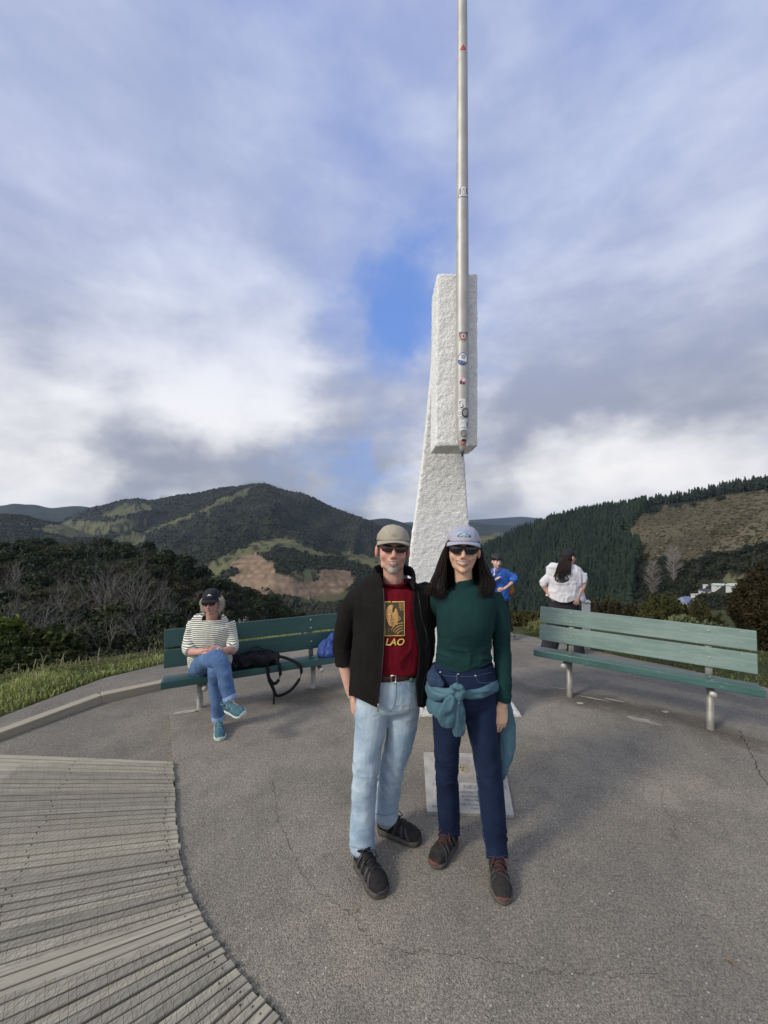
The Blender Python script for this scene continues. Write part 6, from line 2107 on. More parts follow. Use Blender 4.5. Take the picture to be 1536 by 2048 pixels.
def build_man():
    Y0 = 2.05; k = F_PX / Y0
    J = lambda px, py, dy=0.0: P(px, py, Y0 + dy)
    hw = lambda p: p / k
    root = empty('person', (J(775, 1700)[0], 2.05, 0), label='older man in a khaki cap, open black jacket, maroon LAO T-shirt and light jeans', cat='person')
    B = np.array(root.location)
    rings = lambda L: ([J(c, y, dy) for c, y, w, d, dy in L], [(hw(w), d) for c, y, w, d, dy in L])
    H = Head(P(785.5, 1099.5, 2.035), 1.055, yaw=2, pitch=-3, roll=3)
    # ---- body
    parts = head_parts(H, 0.0)
    parts.append(tube([H.w((0, 0.02, -0.04)), J(787, 1150, 0.012), J(786, 1172, 0.03), J(785, 1188, 0.035)], [0.055, 0.055, 0.058, 0.062], n=9))
    parts.append(tube(*rings([(785, 1192, 52, .060, .03), (784, 1214, 62, .085, .02), (783, 1280, 60, .095, .01), (780, 1340, 56, .095, .01), (778, 1385, 56, .09, .01), (776, 1415, 50, .08, .01)]), ref=(1, 0, 0), n=16, seg=20, e=0.1))
    parts.append(tube([J(718, 1190, .02), J(695, 1240, .03), J(684, 1290, .06), J(690, 1325, .045), J(700, 1375, .03), J(705, 1392, .03)], [.05, .046, .043, .040, .030, .026], n=16))
    parts += hand_parts(J(705.5, 1390, .03), J(707, 1440, 0.03) - J(705, 1390, .03), (0.25, -1.0, 0), 0.98, 0.35, 0.05, 0.4, -1)
    parts.append(tube([J(852, 1192, .04), J(880, 1225, .16), J(925, 1240, .27), J(965, 1236, .27)], [.05, .046, .042, .03], n=12))
    parts += hand_parts(J(968, 1236, .27), (1, -0.05, -0.1), (0, 0, 1), 0.95, 0.35, 0.05, 0.4, -1)
    for hip, knee, ank in ((J(748, 1410, 0), J(732, 1550, -.03), P(724, 1700, 2.0)), (J(806, 1410, .02), J(785, 1530, .07), P(772, 1640, 2.2))):
        parts.append(tube([hip, knee, ank], [.075, .05, .034], n=12))
    feet = ((G(716, 1722, 0), G(768, 1797, 0)), (G(757, 1660, 0), G(842, 1687, 0)))
    for (h, t), (ax, ay, az) in zip(feet, (P(724, 1700, 2.0), P(772, 1640, 2.2))):
        parts.append(tube([(ax, ay, az + .01), h * 0.8 + t * 0.2 + np.array((0, 0, .05)), h * .3 + t * .7 + np.array((0, 0, .035))], [.033, .034, .026], n=8))
    V, F, body = build_body(root, B, parts, 0.0042, SKIN_M, H, blush=0.6)
    bvh = bvh_of(V, F)
    # goatee and stubble
    q = H.inv(V)
    def beard_field(q):
        a = 1 - (((q[:, 0]) / 0.031) ** 2 + ((q[:, 2] + 0.096) / 0.030) ** 2 + ((q[:, 1] + 0.085) / 0.05) ** 2)
        m = 1 - ((q[:, 0] / 0.033) ** 2 + ((q[:, 2] + 0.050) / 0.0075) ** 2 + ((q[:, 1] + 0.1) / 0.04) ** 2)
        s = np.minimum(1 - (np.abs(np.abs(q[:, 0]) - 0.030) / 0.008) ** 2 - ((q[:, 2] + 0.07) / 0.028) ** 2, 0.5) - ((q[:, 1] + .09) / .06) ** 2 * .3
        lips = ((q[:, 0] / 0.030) ** 2 + ((q[:, 2] + 0.063) / 0.0125) ** 2) - 1
        return np.minimum(a, lips * 0.6)
    s = beard_field(q) + 0.12 * fbm(q * 160, 2, 3)
    Vb, Fb = clip(V, F, s)
    Nb = vnormals(Vb, Fb); sb = np.clip(beard_field(H.inv(Vb)), 0, 1)
    obj('beard', Vb + Nb * (0.0006 + 0.0042 * np.minimum(sb, .5) + 0.0024 * np.abs(fbm(H.inv(Vb) * 190, 2, 8)))[:, None], Fb, M_BEARD, root, base=B)
    smile(root, B, H, bvh, w=0.0245, z=-0.060, open_=0.0115, curve=0.002, teeth=0.85, lip=0.0042, mat_lip=material('pale lips', (0.46, 0.22, 0.19), 0.5))
    sunglasses(root, B, H, bvh, M_LENSB, M_FRAME, 0.0265, 0.0175, 0.0325, 0.006, -0.107, 2.7, 0.0013, 0.1)
    c, cb = cap_hat(root, B, H, M_KHAKI, brim=0.068, crown=0.84, w=0.0845, zb=0.043)
    o = H.w((0, -0.1, 0.075)); ux = H.R[:, 0] * H.k; uz = H.R[:, 2] * H.k; dv = H.R @ np.array((0, 1, -0.25))
    for P2, F2 in (line2([(-.010, -.004), (-.006, .006), (-.001, -.003), (.004, .007), (.010, -.004)], 0.0022), line2([(-.011, -.006), (0, -.007), (.011, -.006)], .0018)):
        obj('emblem', decal(cb, o, ux, uz, dv, P2, 0.0015), F2, material('khaki stitching', (0.25, 0.22, 0.16), 0.9), c, base=B, smooth=False)
    # grey hair at the temples, under the cap
    hp = []
    rng = np.random.default_rng(3)
    for sx in (-1, 1):
        for i in range(26):
            y = rng.uniform(-0.025, 0.07); 
            hp.append(hair_strand([H.w((sx * (0.074 - 0.1 * max(0, y - .03)), y, 0.036)), H.w((sx * (0.078 - .1 * max(0, y - .03)), y + .004, 0.016)), H.w((sx * (0.074 - .1 * max(0, y - .03)), y + .008, -0.002 - 0.03 * (y > .03)))], .005, .002, 6))
    Vh, Fh = join(hp); obj('hair', Vh, Fh, material('grey hair', (0.34, 0.31, 0.28), 0.7, (0.2, 0.18, 0.16), 60), root, base=B)
    # ---- T-shirt
    tee = [tube(*rings([(786, 1168, 34, .064, .018), (785, 1176, 54, .078, .02), (784, 1190, 74, .10, .012), (785, 1230, 76, .116, .0), (785, 1285, 72, .121, -.004), (783, 1325, 68, .122, -.004), (782, 1348, 66, .119, -.002)]), ref=(1, 0, 0), n=22, seg=28, e=0.03)]
    Vt, Ft, ot = cloth('t_shirt', root, B, tee, 0.007, M_TEE, (0.0042, 13, (1.4, 1, 0.7)), 21, clips=[lambda V: (1351 + 3 * np.sin((proj(V)[0] - 765) / 20) - proj(V)[1]) / k], shell=0.004)
    tb = bvh_of(Vt, Ft)
    a = np.linspace(0, 2 * math.pi, 33)
    Vn, Fn = tube([J(786 + 28 * math.cos(q), 1163 + 8 * (-math.sin(q)), 0.012 + 0.066 * math.sin(q)) for q in a], [(0.006, 0.011)] * 33, ref=(0, 0, 1), seg=8, cap=False)
    obj('neckband', Vn, Fn, M_TEE, ot, base=B)
    # ---- its print: a gold framed panel with a calm face in profile, and the word LAO
    org = J(788.0, 1227, 0); ux = np.array((0.945 / k, 0, 0)); uz = np.array((0, 0, 0.945 / k)); dv = np.array((0, 1.0, 0))
    Yel, Gold, Dk = flat_mat('pale yellow print', (0.75, 0.60, 0.14)), flat_mat('gold print', (0.34, 0.285, 0.04)), flat_mat('dark olive print', (0.055, 0.04, 0.012))
    def pr(P2, F2, m, off, nm='print'):
        obj(nm, decal(tb, org, ux, uz, dv, P2, off), F2, m, ot, base=B, smooth=False)
    def rect(w, h, n=6):
        xs = np.linspace(-w, w, n); zs = np.linspace(-h, h, n + 3); P2 = [(x, z) for z in zs for x in xs]
        return P2, [(j * n + i, j * n + i + 1, (j + 1) * n + i + 1, (j + 1) * n + i) for j in range(n + 2) for i in range(n - 1)]
    pr(*rect(20, 33.5), Yel, 0.0015); pr(*rect(18.6, 32), Dk, 0.0022)
    # the face: a tilted oval with neck
    t = np.linspace(0, 2 * math.pi, 33)[:-1]
    face = [(-5 + 12.5 * math.cos(q) - 2.6 * math.sin(q), 6 + 21 * math.sin(q) + 1.5 * math.cos(q)) for q in t]
    face = [(max(-18.4, min(18.4, x)), max(-31.8, min(31.8, z))) for x, z in face]
    pr([(-5, 6)] + face, [(0, 1 + i, 1 + (i + 1) % 32) for i in range(32)], Gold, 0.0030)
    for pts, w in (([(-15, 8), (-11, 5.6), (-7, 7.2)], 1.1), ([(-1, 9.5), (3, 7.6), (7, 9.6)], 1.1), ([(-15, 12), (-10, 13), (-6, 10), (-6.5, 2), (-8.5, -2.5), (-5, -3.6)], 0.9), ([(-1, 13), (4, 14.5), (8, 13)], 0.9), ([(-10.5, -8), (-7, -6.8), (-2, -8.2)], 1.3), ([(-8, -11), (-5, -11.6), (-3, -10.6)], 0.8)):
        pr(*line2(catmull(pts, 12), w), Dk, 0.0037)
    for q in range(4):
        r0 = 13 + 4.6 * q
        aa = np.linspace(2.6, 1.15, 16)
        pts = [(16 + r0 * math.cos(x), -37 + r0 * math.sin(x) * 1.1) for x in aa]; pts = [p for p in pts if abs(p[0]) < 18.2 and abs(p[1]) < 31.5]
        if len(pts) > 3: pr(*line2(pts, 1.5), Gold, 0.0030)
    for i in range(4):
        for j in range(4):
            x, z = 9.5 + 2.6 * i, 29.0 - 3.6 * j - 1.2 * (i % 2)
            if x - 9 > (j - 2.2) * 2.2 - 1: pr(*ring2(1.1, 1.3, 0.8, x, z, 9), Gold, 0.0030)
    pr(*ring2(3.1, 3.6, 1.3, 8.8, 1, 18), Gold, 0.0042)
    P2, F2 = text2('LAO', 19, -0.5, -45.5, shear=0.25, bold=0.25); pr(P2, F2, Yel, 0.0045, 'lettering')
    # ---- jeans
    jl = [tube(*rings([(783, 1330, 61, .108, 0), (781, 1352, 64, .118, 0), (778, 1390, 67, .112, .0), (776, 1408, 58, .09, .01), (775, 1422, 38, .05, .015)]), ref=(1, 0, 0), n=14, seg=26, e=0.05),
          tube([J(748, 1385, .0), J(742, 1450, -.012), J(735, 1500, -.025), J(731, 1545, -.04), J(727, 1600, -.04), P(725, 1660, 2.0), P(724.5, 1695, 1.99)], [(.092, .096), (.084, .09), (.073, .080), (.065, .071), (.063, .066), (.062, .064), (.063, .066)], n=26, seg=22),
          tube([J(807, 1385, .02), J(804, 1450, .03), J(794, 1500, .05), P(783, 1545, 2.12), P(777, 1590, 2.15), P(772, 1632, 2.16)], [(.090, .096), (.082, .09), (.072, .08), (.066, .072), (.064, .068), (.065, .070)], n=24, seg=22)]
    def jd(V):
        px, py = proj(V)
        kn = np.exp(-((py - 1545) / 45) ** 2) + 0.9 * np.exp(-((py - 1675) / 38) ** 2) + 0.8 * np.exp(-((py - 1425) / 25) ** 2)
        return 0.22 + 0.95 * kn
    def seam(V):
        return 0
    Vj, Fj, oj = cloth('jeans', root, B, jl, 0.0055, M_LJEANS, (0.0052, 11, (0.9, 0.9, 1.3)), 33, clips=[lambda V: V[:, 2] - np.where(V[:, 0] < -0.05 + 0.0 * V[:, 1], np.where(V[:, 1] < 2.09, 0.062, 0.0), 0.0)], dense=jd)
    # hems, fly, pockets seams
    jb = bvh_of(Vj, Fj)
    st = flat_mat('pale denim seam', (0.50, 0.60, 0.68)); sd_ = flat_mat('dark denim seam', (0.17, 0.25, 0.34))
    for pts, w, m in (([(793, 1366), (792.5, 1385), (791, 1402), (787, 1414), (780, 1424)], 1.3, sd_), ([(798, 1366), (797, 1388), (794, 1404)], 0.9, st), ([(708, 1460), (706, 1540), (702, 1620), (703, 1690)], 1.4, sd_), ([(771, 1440), (765, 1480), (759, 1520), (756, 1560)], 1.3, sd_),
                      ([(702, 1693), (725, 1697.5), (749, 1692)], 1.5, sd_), ([(748, 1627), (770, 1631), (794, 1626)], 1.4, sd_), ([(811, 1368), (815, 1378), (826, 1386), (836, 1388)], 1.0, sd_)):
        P2, F2 = line2(catmull(pts, 24), w)
        W = []
        for x, y in P2:
            o = Vector((0, 0, CAM_H)); d = Vector(P(x, y, 1.0)) - o; d.normalize()
            h = jb.ray_cast(o, d)[0]; W.append(np.array(h - d * 0.0015) if h is not None else None)
        if all(w_ is not None for w_ in W): obj('seam', np.array(W), F2, m, oj, base=B, smooth=False)
    # ---- belt
    a = np.linspace(0, 2 * math.pi, 49)
    ax = 62.5 / k
    Vb, Fb = tube([J(782, 1341, 0) + np.array((ax * math.cos(q), 0.1155 * math.sin(q) - .001, -0.012 * math.sin(q) * 0 - 0.010 * math.cos(q) * -1)) for q in a], [(0.0165, 0.003)] * 49, ref=(0, 0, 1), seg=8, cap=False, power=4)
    ob = obj('belt', Vb, Fb, M_BELT, root, base=B)
    bx = J(787.0, 1358, -.128)
    fr = np.array([(-.012, 0, -.017), (.012, 0, -.017), (.012, 0, .017), (-.012, 0, .017), (-.012, 0, -.017)])
    Vb, Fb = tube(bx + fr, [.0028] * 5, ref=(0, 1, 0), seg=6); obj('buckle', Vb, Fb, M_METAL, ob, base=B)
    Vb, Fb = ell(J(823, 1361, -.118), (.011, .005, .013), seg=16); obj('badge', Vb, Fb, material('dark green badge', (0.012, 0.055, 0.035), 0.4, (0.03, 0.12, 0.08), 60), ob, base=B)
    # ---- jacket
    def left_edge(py): return np.interp(py, [1120, 1145, 1165, 1180, 1230, 1300, 1350, 1422, 1440], [770, 762, 765, 768, 769.5, 768, 763.5, 756, 755])
    def right_edge(py): return np.interp(py, [1120, 1145, 1160, 1180, 1206, 1233, 1266, 1300, 1340, 1364, 1397, 1440], [800, 808, 816, 826, 826, 825, 832, 838, 836, 832, 834, 838])
    jk = [tube(*rings([(786, 1158, 47, .085, .03), (785, 1166, 66, .096, .025), (785, 1177, 80, .104, .02), (786, 1192, 84, .120, .012), (788, 1230, 80, .132, .0), (787, 1285, 80, .140, -.004), (782, 1340, 81, .142, -.004), (778, 1390, 80, .142, -.002), (776, 1432, 79, .142, -.002)]), ref=(1, 0, 0), n=26, seg=30, e=0.1),
          tube([J(724, 1190, .02), J(705, 1216, .028), J(693, 1250, .045), J(686, 1288, .065), J(688.5, 1312, .055), J(691, 1338, .05)], [.062, .062, .056, .051, .046, .045], n=20),
          tube([J(846, 1186, .03), J(872, 1215, .14), J(915, 1236, .25), J(955, 1234, .27)], [.070, .064, .056, .050], n=16)]
    # stand-up collar, turned down at the front
    jk.append(tube([J(768, 1172, -.085), J(757, 1160, -.062), J(749, 1150, -.015), J(755, 1141, .05), J(786, 1138, .095), J(818, 1142, .05), J(827, 1152, -.015), J(827, 1166, -.06), J(828, 1180, -.085)], [(.016, .007), (.026, .009), (.030, .009), (.030, .009), (.028, .009), (.030, .009), (.028, .009), (.026, .009), (.016, .007)], ref=(0, 0, 1), n=40, seg=12))
    def c_front(V):
        px, py = proj(V)
        s = np.maximum(left_edge(py) - px, px - right_edge(py)) / k
        front = V[:, 1] < Y0 + 0.03
        return np.where(front, s, 0.05)
    def c_neck(V):
        c = J(786.5, 1150, 0.022); r = np.sqrt(((V[:, 0] - c[0]) / 0.073) ** 2 + ((V[:, 1] - c[1]) / 0.078) ** 2)
        return np.where(V[:, 2] > J(0, 1176, 0)[2], r - 1.0, 0.05)
    def c_hem(V):
        px, py = proj(V)
        front = np.interp(px, [680, 705, 757, 800, 828, 836, 848, 880], [1392, 1392, 1417, 1417, 1405, 1414, 1416, 1380])
        lim = np.where(V[:, 1] < Y0 + .02, front, 1398)
        arm = (px < 712) & (py < 1345) & (py > 1180)
        return np.where(py < 1350, 0.05, (lim - py) / k)
    cuffp, cuffd = J(692, 1330, .046), nrm(J(692.5, 1338, .045) - J(690, 1312, .05))
    def c_cuff(V):
        d = (V - cuffp) @ cuffd; r = np.linalg.norm(V - cuffp - d[:, None] * cuffd, axis=1)
        return np.where(r < 0.075, -(d - 0.0), 0.05)
    def jden(V):
        px, py = proj(V)
        sl = (px < 722) | (px > 850)
        return 0.55 + 0.85 * sl * np.exp(-((py - 1300) / 45) ** 2) + 0.25 * (py > 1330) + 0.5 * np.exp(-((py - 1200) / 30) ** 2) * sl
    def seams(V):
        px, py = proj(V)
        return -0.003 * np.exp(-((py - 1400) / 1.5) ** 2) * (px > 700) + 0.003 * np.exp(-((px - left_edge(py) + 3) / 2.0) ** 2) * (V[:, 1] < Y0) + 0.003 * np.exp(-((px - right_edge(py) - 3) / 2.0) ** 2) * (V[:, 1] < Y0)
    Vk, Fk, ok_ = cloth('jacket', root, B, jk, 0.006, M_JACKET, (0.0070, 9.5, (1.15, 1.15, 0.6)), 44, clips=[c_front, c_neck, c_hem, c_cuff], shell=0.0045, dense=jden, extra=seams)
    kb = bvh_of(Vk, Fk)
    # zip tapes down both edges, pocket seam, puller
    for edge, ys, w in ((lambda y: left_edge(y) - 1.0, (1176, 1414), 1.5), (lambda y: right_edge(y) + 9 + 12 * np.sin((y - 1180) / 220 * 3.14) , (1180, 1408), 1.4)):
        yy = np.linspace(*ys, 30); pts = [(float(edge(y)), y) for y in yy]
        P2, F2 = line2(pts, w); W = []
        for x, y in P2:
            o = Vector((0, 0, CAM_H)); d = (Vector(P(x, y, 1.0)) - o).normalized(); h = kb.ray_cast(o, d)[0]
            W.append(np.array(h - d * 0.002) if h is not None else np.array(P(x, y, Y0 - .14)))
        obj('zip', np.array(W), F2, material('zip teeth', (0.055, 0.052, 0.05), 0.4, (0.09, 0.085, 0.08), 300, metal=0.5), ok_, base=B, smooth=False)
    for pts in ([(712, 1352), (718, 1340), (726, 1326), (733, 1312)], [(702, 1200), (722, 1208), (748, 1212), (766, 1212)]):
        P2, F2 = line2(catmull(pts, 14), 1.0); W = []
        for x, y in P2:
            o = Vector((0, 0, CAM_H)); d = (Vector(P(x, y, 1.0)) - o).normalized(); h = kb.ray_cast(o, d)[0]
            W.append(np.array(h - d * 0.0012) if h is not None else np.array(P(x, y, Y0 - .13)))
        obj('seam', np.array(W), F2, material('black seam', (0.006, 0.005, 0.005), 0.9), ok_, base=B, smooth=False)
    Vz, Fz = tube([J(756.5, 1408, -.150), J(756, 1424, -.150)], [(.004, .002)] * 2, seg=6); obj('zip_puller', Vz, Fz, M_METAL, ok_, base=B)
    # ---- shoes
    shoe(root, B, feet[0][0], feet[0][1], (0, 0, 1), M_KSHOE, M_KSOLE, M_BLACK, 1.12, M_KRUB, m_panel=M_KRUB)
    shoe(root, B, feet[1][0], feet[1][1], (0, 0, 1), M_KSHOE, M_KSOLE, M_BLACK, 1.12, M_KRUB, m_panel=M_KRUB)


build_man()
# ------------------------------------------------------------------ the woman in the green sweater
M_SWEAT = material('dark green knit', (0.0085, 0.040, 0.038), 0.9, (0.0065, 0.031, 0.030), vscale=8, bump=0.35, bscale=330, bdist=0.002, fine=0.18, fscale=380, spec=0.2)
M_DJEANS = denim('dark blue denim', (0.012, 0.024, 0.062), (0.007, 0.014, 0.038))
M_TEAL = material('dusty teal nylon', (0.075, 0.155, 0.195), 0.65, (0.05, 0.115, 0.15), vscale=10, spec=0.3, bump=0.7, bscale=26, bdist=0.008)
M_KNIT = material('navy quilted knit', (0.028, 0.055, 0.12), 0.95, (0.012, 0.026, 0.06), vscale=160, bump=0.9, bscale=150, bdist=0.004)
M_LCAP = material('pale lilac grey cotton', (0.38, 0.38, 0.44), 0.9, (0.33, 0.33, 0.39), vscale=18, bump=0.25, bscale=300, bdist=0.002)
M_HAIR = material('dark brown black hair', (0.007, 0.0048, 0.0042), 0.5, (0.016, 0.0095, 0.007), vscale=30, spec=0.22, stretch=(1, 1, 0.1))
M_WSHOE = material('worn black trail shoe', (0.013, 0.0125, 0.0125), 0.85, (0.035, 0.031, 0.028), vscale=22, spec=0.25, bump=0.5, bscale=170, bdist=0.003)
M_WSOLE = material('dusty dark rubber', (0.05, 0.047, 0.043), 0.85, (0.11, 0.095, 0.08), 24, bump=0.3, bscale=90, bdist=0.004)
M_REDR = material('faded red rubber', (0.17, 0.05, 0.038), 0.85, (0.09, 0.045, 0.038), 30)
M_WRUB = material('dusty grey overlay', (0.05, 0.052, 0.048), 0.8, (0.03, 0.03, 0.028), 30)
M_WLACE = material('dark red lace', (0.10, 0.022, 0.026), 0.8)


def build_woman():
    Y0 = 1.95; k = F_PX / Y0
    J = lambda px, py, dy=0.0: P(px, py, Y0 + dy)
    hw = lambda p: p / k
    root = empty('person', (J(935, 1700)[0], 1.96, 0), label='smiling woman in dark green sweater and dark jeans, teal jacket tied round her waist', cat='person')
    B = np.array(root.location)
    rings = lambda L: ([J(c, y, dy) for c, y, w, d, dy in L], [(hw(w), d) for c, y, w, d, dy in L])
    H = Head(P(926, 1099.5, 1.935), 0.985, yaw=-10, pitch=-2, roll=2)
    parts = head_parts(H, 1.0)
    parts.append(tube([H.w((0, 0.02, -0.05)), J(927, 1155, 0.015), J(929, 1175, 0.025), J(930, 1190, 0.03)], [0.047, 0.045, 0.046, 0.05], n=9))
    parts.append(tube(*rings([(932, 1194, 40, .055, .03), (931, 1218, 48, .08, .02), (929, 1280, 44, .08, .01), (927, 1330, 46, .082, .01), (927, 1380, 54, .09, .01), (927, 1412, 50, .08, .01)]), ref=(1, 0, 0), n=16, seg=20, e=0.1))
    parts.append(tube([J(988, 1200, .015), J(1000, 1250, .02), J(1004, 1300, .02), J(1006, 1350, .0), J(1005, 1395, -.02), J(1004, 1412, -.025)], [.043, .038, .034, .031, .025, .0235], n=16))
    parts += hand_parts(J(1004, 1410, -.025), J(999, 1470, -0.035) - J(1004, 1410, -.025), (-0.95, -0.30, 0), 0.99, 0.2, 0.085, 0.5, 1, curls=[0.12, 0.2, 0.3, 0.4])
    parts.append(tube([J(880, 1200, .03), J(862, 1240, .18), J(820, 1285, .30), J(770, 1300, .31)], [.042, .036, .032, .024], n=12))
    parts += hand_parts(J(765, 1302, .31), (-1, 0, 0.1), (0, 0, 1), 0.92, 0.3, 0.05, 0.4, 1)
    for hip, knee, ank in ((J(900, 1400, .02), J(894, 1535, .06), P(899, 1665, 2.10)), (J(956, 1400, .0), J(976, 1545, -.02), P(994, 1712, 1.965))):
        parts.append(tube([hip, knee, ank], [.075, .045, .03], n=12))
    feet = ((G(909, 1682, 0), G(866, 1737, 0)), (G(990, 1722, 0), G(1008, 1812, 0)))
    for (h, t), (ax, ay, az) in zip(feet, (P(899, 1665, 2.10), P(994, 1712, 1.965))):
        parts.append(tube([(ax, ay, az + .01), h * .8 + t * .2 + np.array((0, 0, .05)), h * .3 + t * .7 + np.array((0, 0, .033))], [.03, .032, .025], n=8))
    V, F, body = build_body(root, B, parts, 0.0040, SKIN_W, H, blush=0.25)
    bvh = bvh_of(V, F)
    smile(root, B, H, bvh, w=0.034, z=-0.059, open_=0.0125, curve=0.0045, teeth=1.0, lip=0.0058)
    sunglasses(root, B, H, bvh, M_LENS, M_FRAME, 0.030, 0.0235, 0.0355, 0.006, -0.107, 2.5, 0.0034, 0.22)
    c, cb = cap_hat(root, B, H, M_LCAP, brim=0.062, crown=0.90, w=0.0855, zb=0.040)
    # badge on the cap: pale blue panel with a mountain outline and a name strip
    o = H.w((0, -0.1, 0.085)); ux = H.R[:, 0] * H.k; uz = H.R[:, 2] * H.k; dv = H.R @ np.array((0, 1, -0.15))
    def cd(P2, F2, m, off, nm='badge'):
        obj(nm, decal(cb, o, ux, uz, dv, P2, off), F2, m, c, base=B, smooth=False)
    bl, lb, nv, wh = flat_mat('blue badge edge', (0.06, 0.12, 0.36)), flat_mat('pale blue badge', (0.28, 0.46, 0.68)), flat_mat('navy badge', (0.012, 0.018, 0.05)), flat_mat('cream badge', (0.6, 0.56, 0.5))
    arch = lambda w, h0, h1: columns(lambda x: h0, lambda x: h1 + 0.003 * (1 - (x / w) ** 2), -w, w, 11)
    cd(*arch(0.0335, -0.0175, 0.0105), bl, 0.0012); cd(*arch(0.0312, -0.0155, 0.0088), lb, 0.0020)
    cd(*line2([(-.026, -.006), (-.019, -.001), (-.015, -.004), (-.009, .002), (-.006, -.001), (.0, .0085), (.004, .001), (.008, .004), (.013, -.003), (.018, -.001), (.025, -.006)], .0026), nv, 0.0028)
    cd([(-.012, -.006), (0, .006), (.009, -.006), (-.002, -.008)], [(0, 3, 1), (3, 2, 1)], wh, 0.0026)
    cd(*columns(lambda x: -0.0165, lambda x: -0.0085, -0.0305, 0.0305, 9), nv, 0.0030)
    P2, F2 = text2('patagonia', 0.0125, 0, -0.0122, bold=0.0003); cd(P2, F2, wh, 0.0037, 'lettering')
    for sx in (-1, 1):
        Ve, Fe = ell(H.w((sx * 0.031, -0.064, 0.117)), (0.003, 0.003, 0.002), seg=8, rings=6); obj('eyelet', Ve, Fe, M_BLACK, c, base=B)
    # ---- hair: many locks from under the cap to the chest
    rng = np.random.default_rng(17); L = []
    # dense cores behind the face
    L.append(ell(H.w((0, 0.045, -0.02)), np.array((0.085, 0.062, 0.10)) * H.k))
    L.append(tube([J(925, 1090, .07), J(926, 1130, .085), J(930, 1175, .10), J(932, 1195, .11)], [(0.085, .03), (0.098, .035), (0.115, .03), (0.11, .018)], ref=(1, 0, 0), n=10, seg=18))
    for sx in (-1, 1):
        L.append(tube([H.w((sx * .066, .0, .04)), J(925 + sx * 34, 1110, .03), J(925 + sx * 46, 1145, .02), J(926 + sx * 50, 1172, -.015), J(926 + sx * 48, 1186, -.04)], [(.012, .03), (.018, .05), (.026, .052), (.03, .045), (.022, .03)], ref=(1, 0, 0), n=14, seg=12))
    for sx, a in ((-1, 0), (1, 0)):
        for i in range(330):
            t = rng.random(); d = rng.random()                          # t: front to back, d: inner to outer
            if sx < 0:
                p0 = H.w((-0.067 - 0.006 * d, -0.045 + 0.10 * t, 0.050 - 0.006 * d)); 
                p1 = J(895 - 8 * d - 3 * t, 1105, -0.025 + .09 * t)
                p2 = J(894 - 20 * d - 4 * t, 1138 + 3 * d, -0.03 + .085 * t - .01 * d)
                p3 = J(890 - 24 * d - 3 * t + rng.normal(0, 3), 1166 + rng.normal(0, 3), -0.055 + .075 * t)
                en = 1196 - 10 * d + rng.normal(0, 3.5)
                p4 = J(888 - 30 * d + rng.normal(0, 4) - 5 * (d > .7), en, -0.085 + .07 * t + .02 * d)
            else:
                p0 = H.w((0.067 + 0.006 * d, -0.045 + 0.10 * t, 0.050 - 0.006 * d))
                p1 = J(957 + 7 * d + 3 * t, 1105, -0.025 + .09 * t)
                p2 = J(958 + 16 * d + 3 * t, 1138, -0.03 + .085 * t - .01 * d)
                p3 = J(961 + 24 * d + 3 * t + rng.normal(0, 3), 1166 + rng.normal(0, 3), -0.06 + .075 * t)
                en = 1197 - 6 * d + rng.normal(0, 3.5)
                p4 = J(953 + 32 * d + rng.normal(0, 4.5), en, -0.088 + .07 * t + .02 * d)
            L.append(hair_strand([p0, p1, p2, p3, p4], rng.uniform(.0026, .0046), .0007, 15, 4, 0.6))
    for i in range(60):                                                 # over the back of the cap
        a = rng.uniform(0.1, 3.04)
        p0 = H.w((0.082 * math.cos(a), 0.02 + 0.095 * math.sin(a), 0.03)); x = 925 + 40 * math.cos(a)
        L.append(hair_strand([p0, J(x, 1120, .06 + .06 * math.sin(a)), J(925 + 52 * math.cos(a), 1165, .06 + .07 * math.sin(a)), J(927 + 58 * math.cos(a), 1195 + rng.normal(0, 4), .06 + .075 * math.sin(a))], .009, .002, 12))
    for i in range(22):                                                 # fly-away ends
        sx = rng.choice((-1, 1)); x0 = 925 + sx * rng.uniform(38, 58)
        L.append(hair_strand([J(925 + sx * 32, 1110, 0.0), J(x0 - sx * 6, 1150, -.02), J(x0, 1178, -.04), J(x0 + sx * rng.uniform(2, 9), 1188 + rng.normal(0, 4), -.05)], .0016, .0007, 12, 4, 1))
    Vh, Fh = join(L); obj('hair', Vh, Fh, M_HAIR, root, base=B)
    # ---- sweater
    sw = [tube(*rings([(930, 1158, 18.5, .047, .016), (930, 1168, 19.5, .049, .018), (931, 1174, 34, .062, .02), (932, 1182, 52, .078, .018), (933, 1196, 62, .094, .012), (931, 1228, 58, .112, -.004), (930, 1250, 56.5, .116, -.008), (928, 1285, 54, .100, .0), (928, 1318, 55.5, .100, .002), (928, 1344, 57.5, .104, .0)]), ref=(1, 0, 0), n=34, seg=28, e=0.04),
          tube([J(984, 1194, .012), J(996, 1224, .018), J(1002, 1262, .02), J(1004, 1300, .02), J(1006, 1350, .0), J(1005.5, 1385, -.016), J(1004.5, 1407, -.022)], [.054, .051, .046, .044, .043, .040, .036], n=26, seg=18, e=0.1),
          tube([J(882, 1196, .03), J(866, 1230, .14), J(832, 1275, .26), J(790, 1296, .31)], [.054, .05, .046, .04], n=14)]
    def c_hem(V):
        px, py = proj(V); lim = np.interp(px, [860, 872, 915, 950, 986], [1333, 1335, 1346, 1341, 1324])
        return np.where((px < 989) & (py > 1300), (lim - py) / k, 0.05)
    def c_cuff(V):
        px, py = proj(V); lim = np.interp(px, [986, 994, 1010, 1024], [1399, 1402, 1408, 1407])
        return np.where((px > 984) & (py > 1380) & (V[:, 1] < 2.05), (lim - py) / k, 0.05)
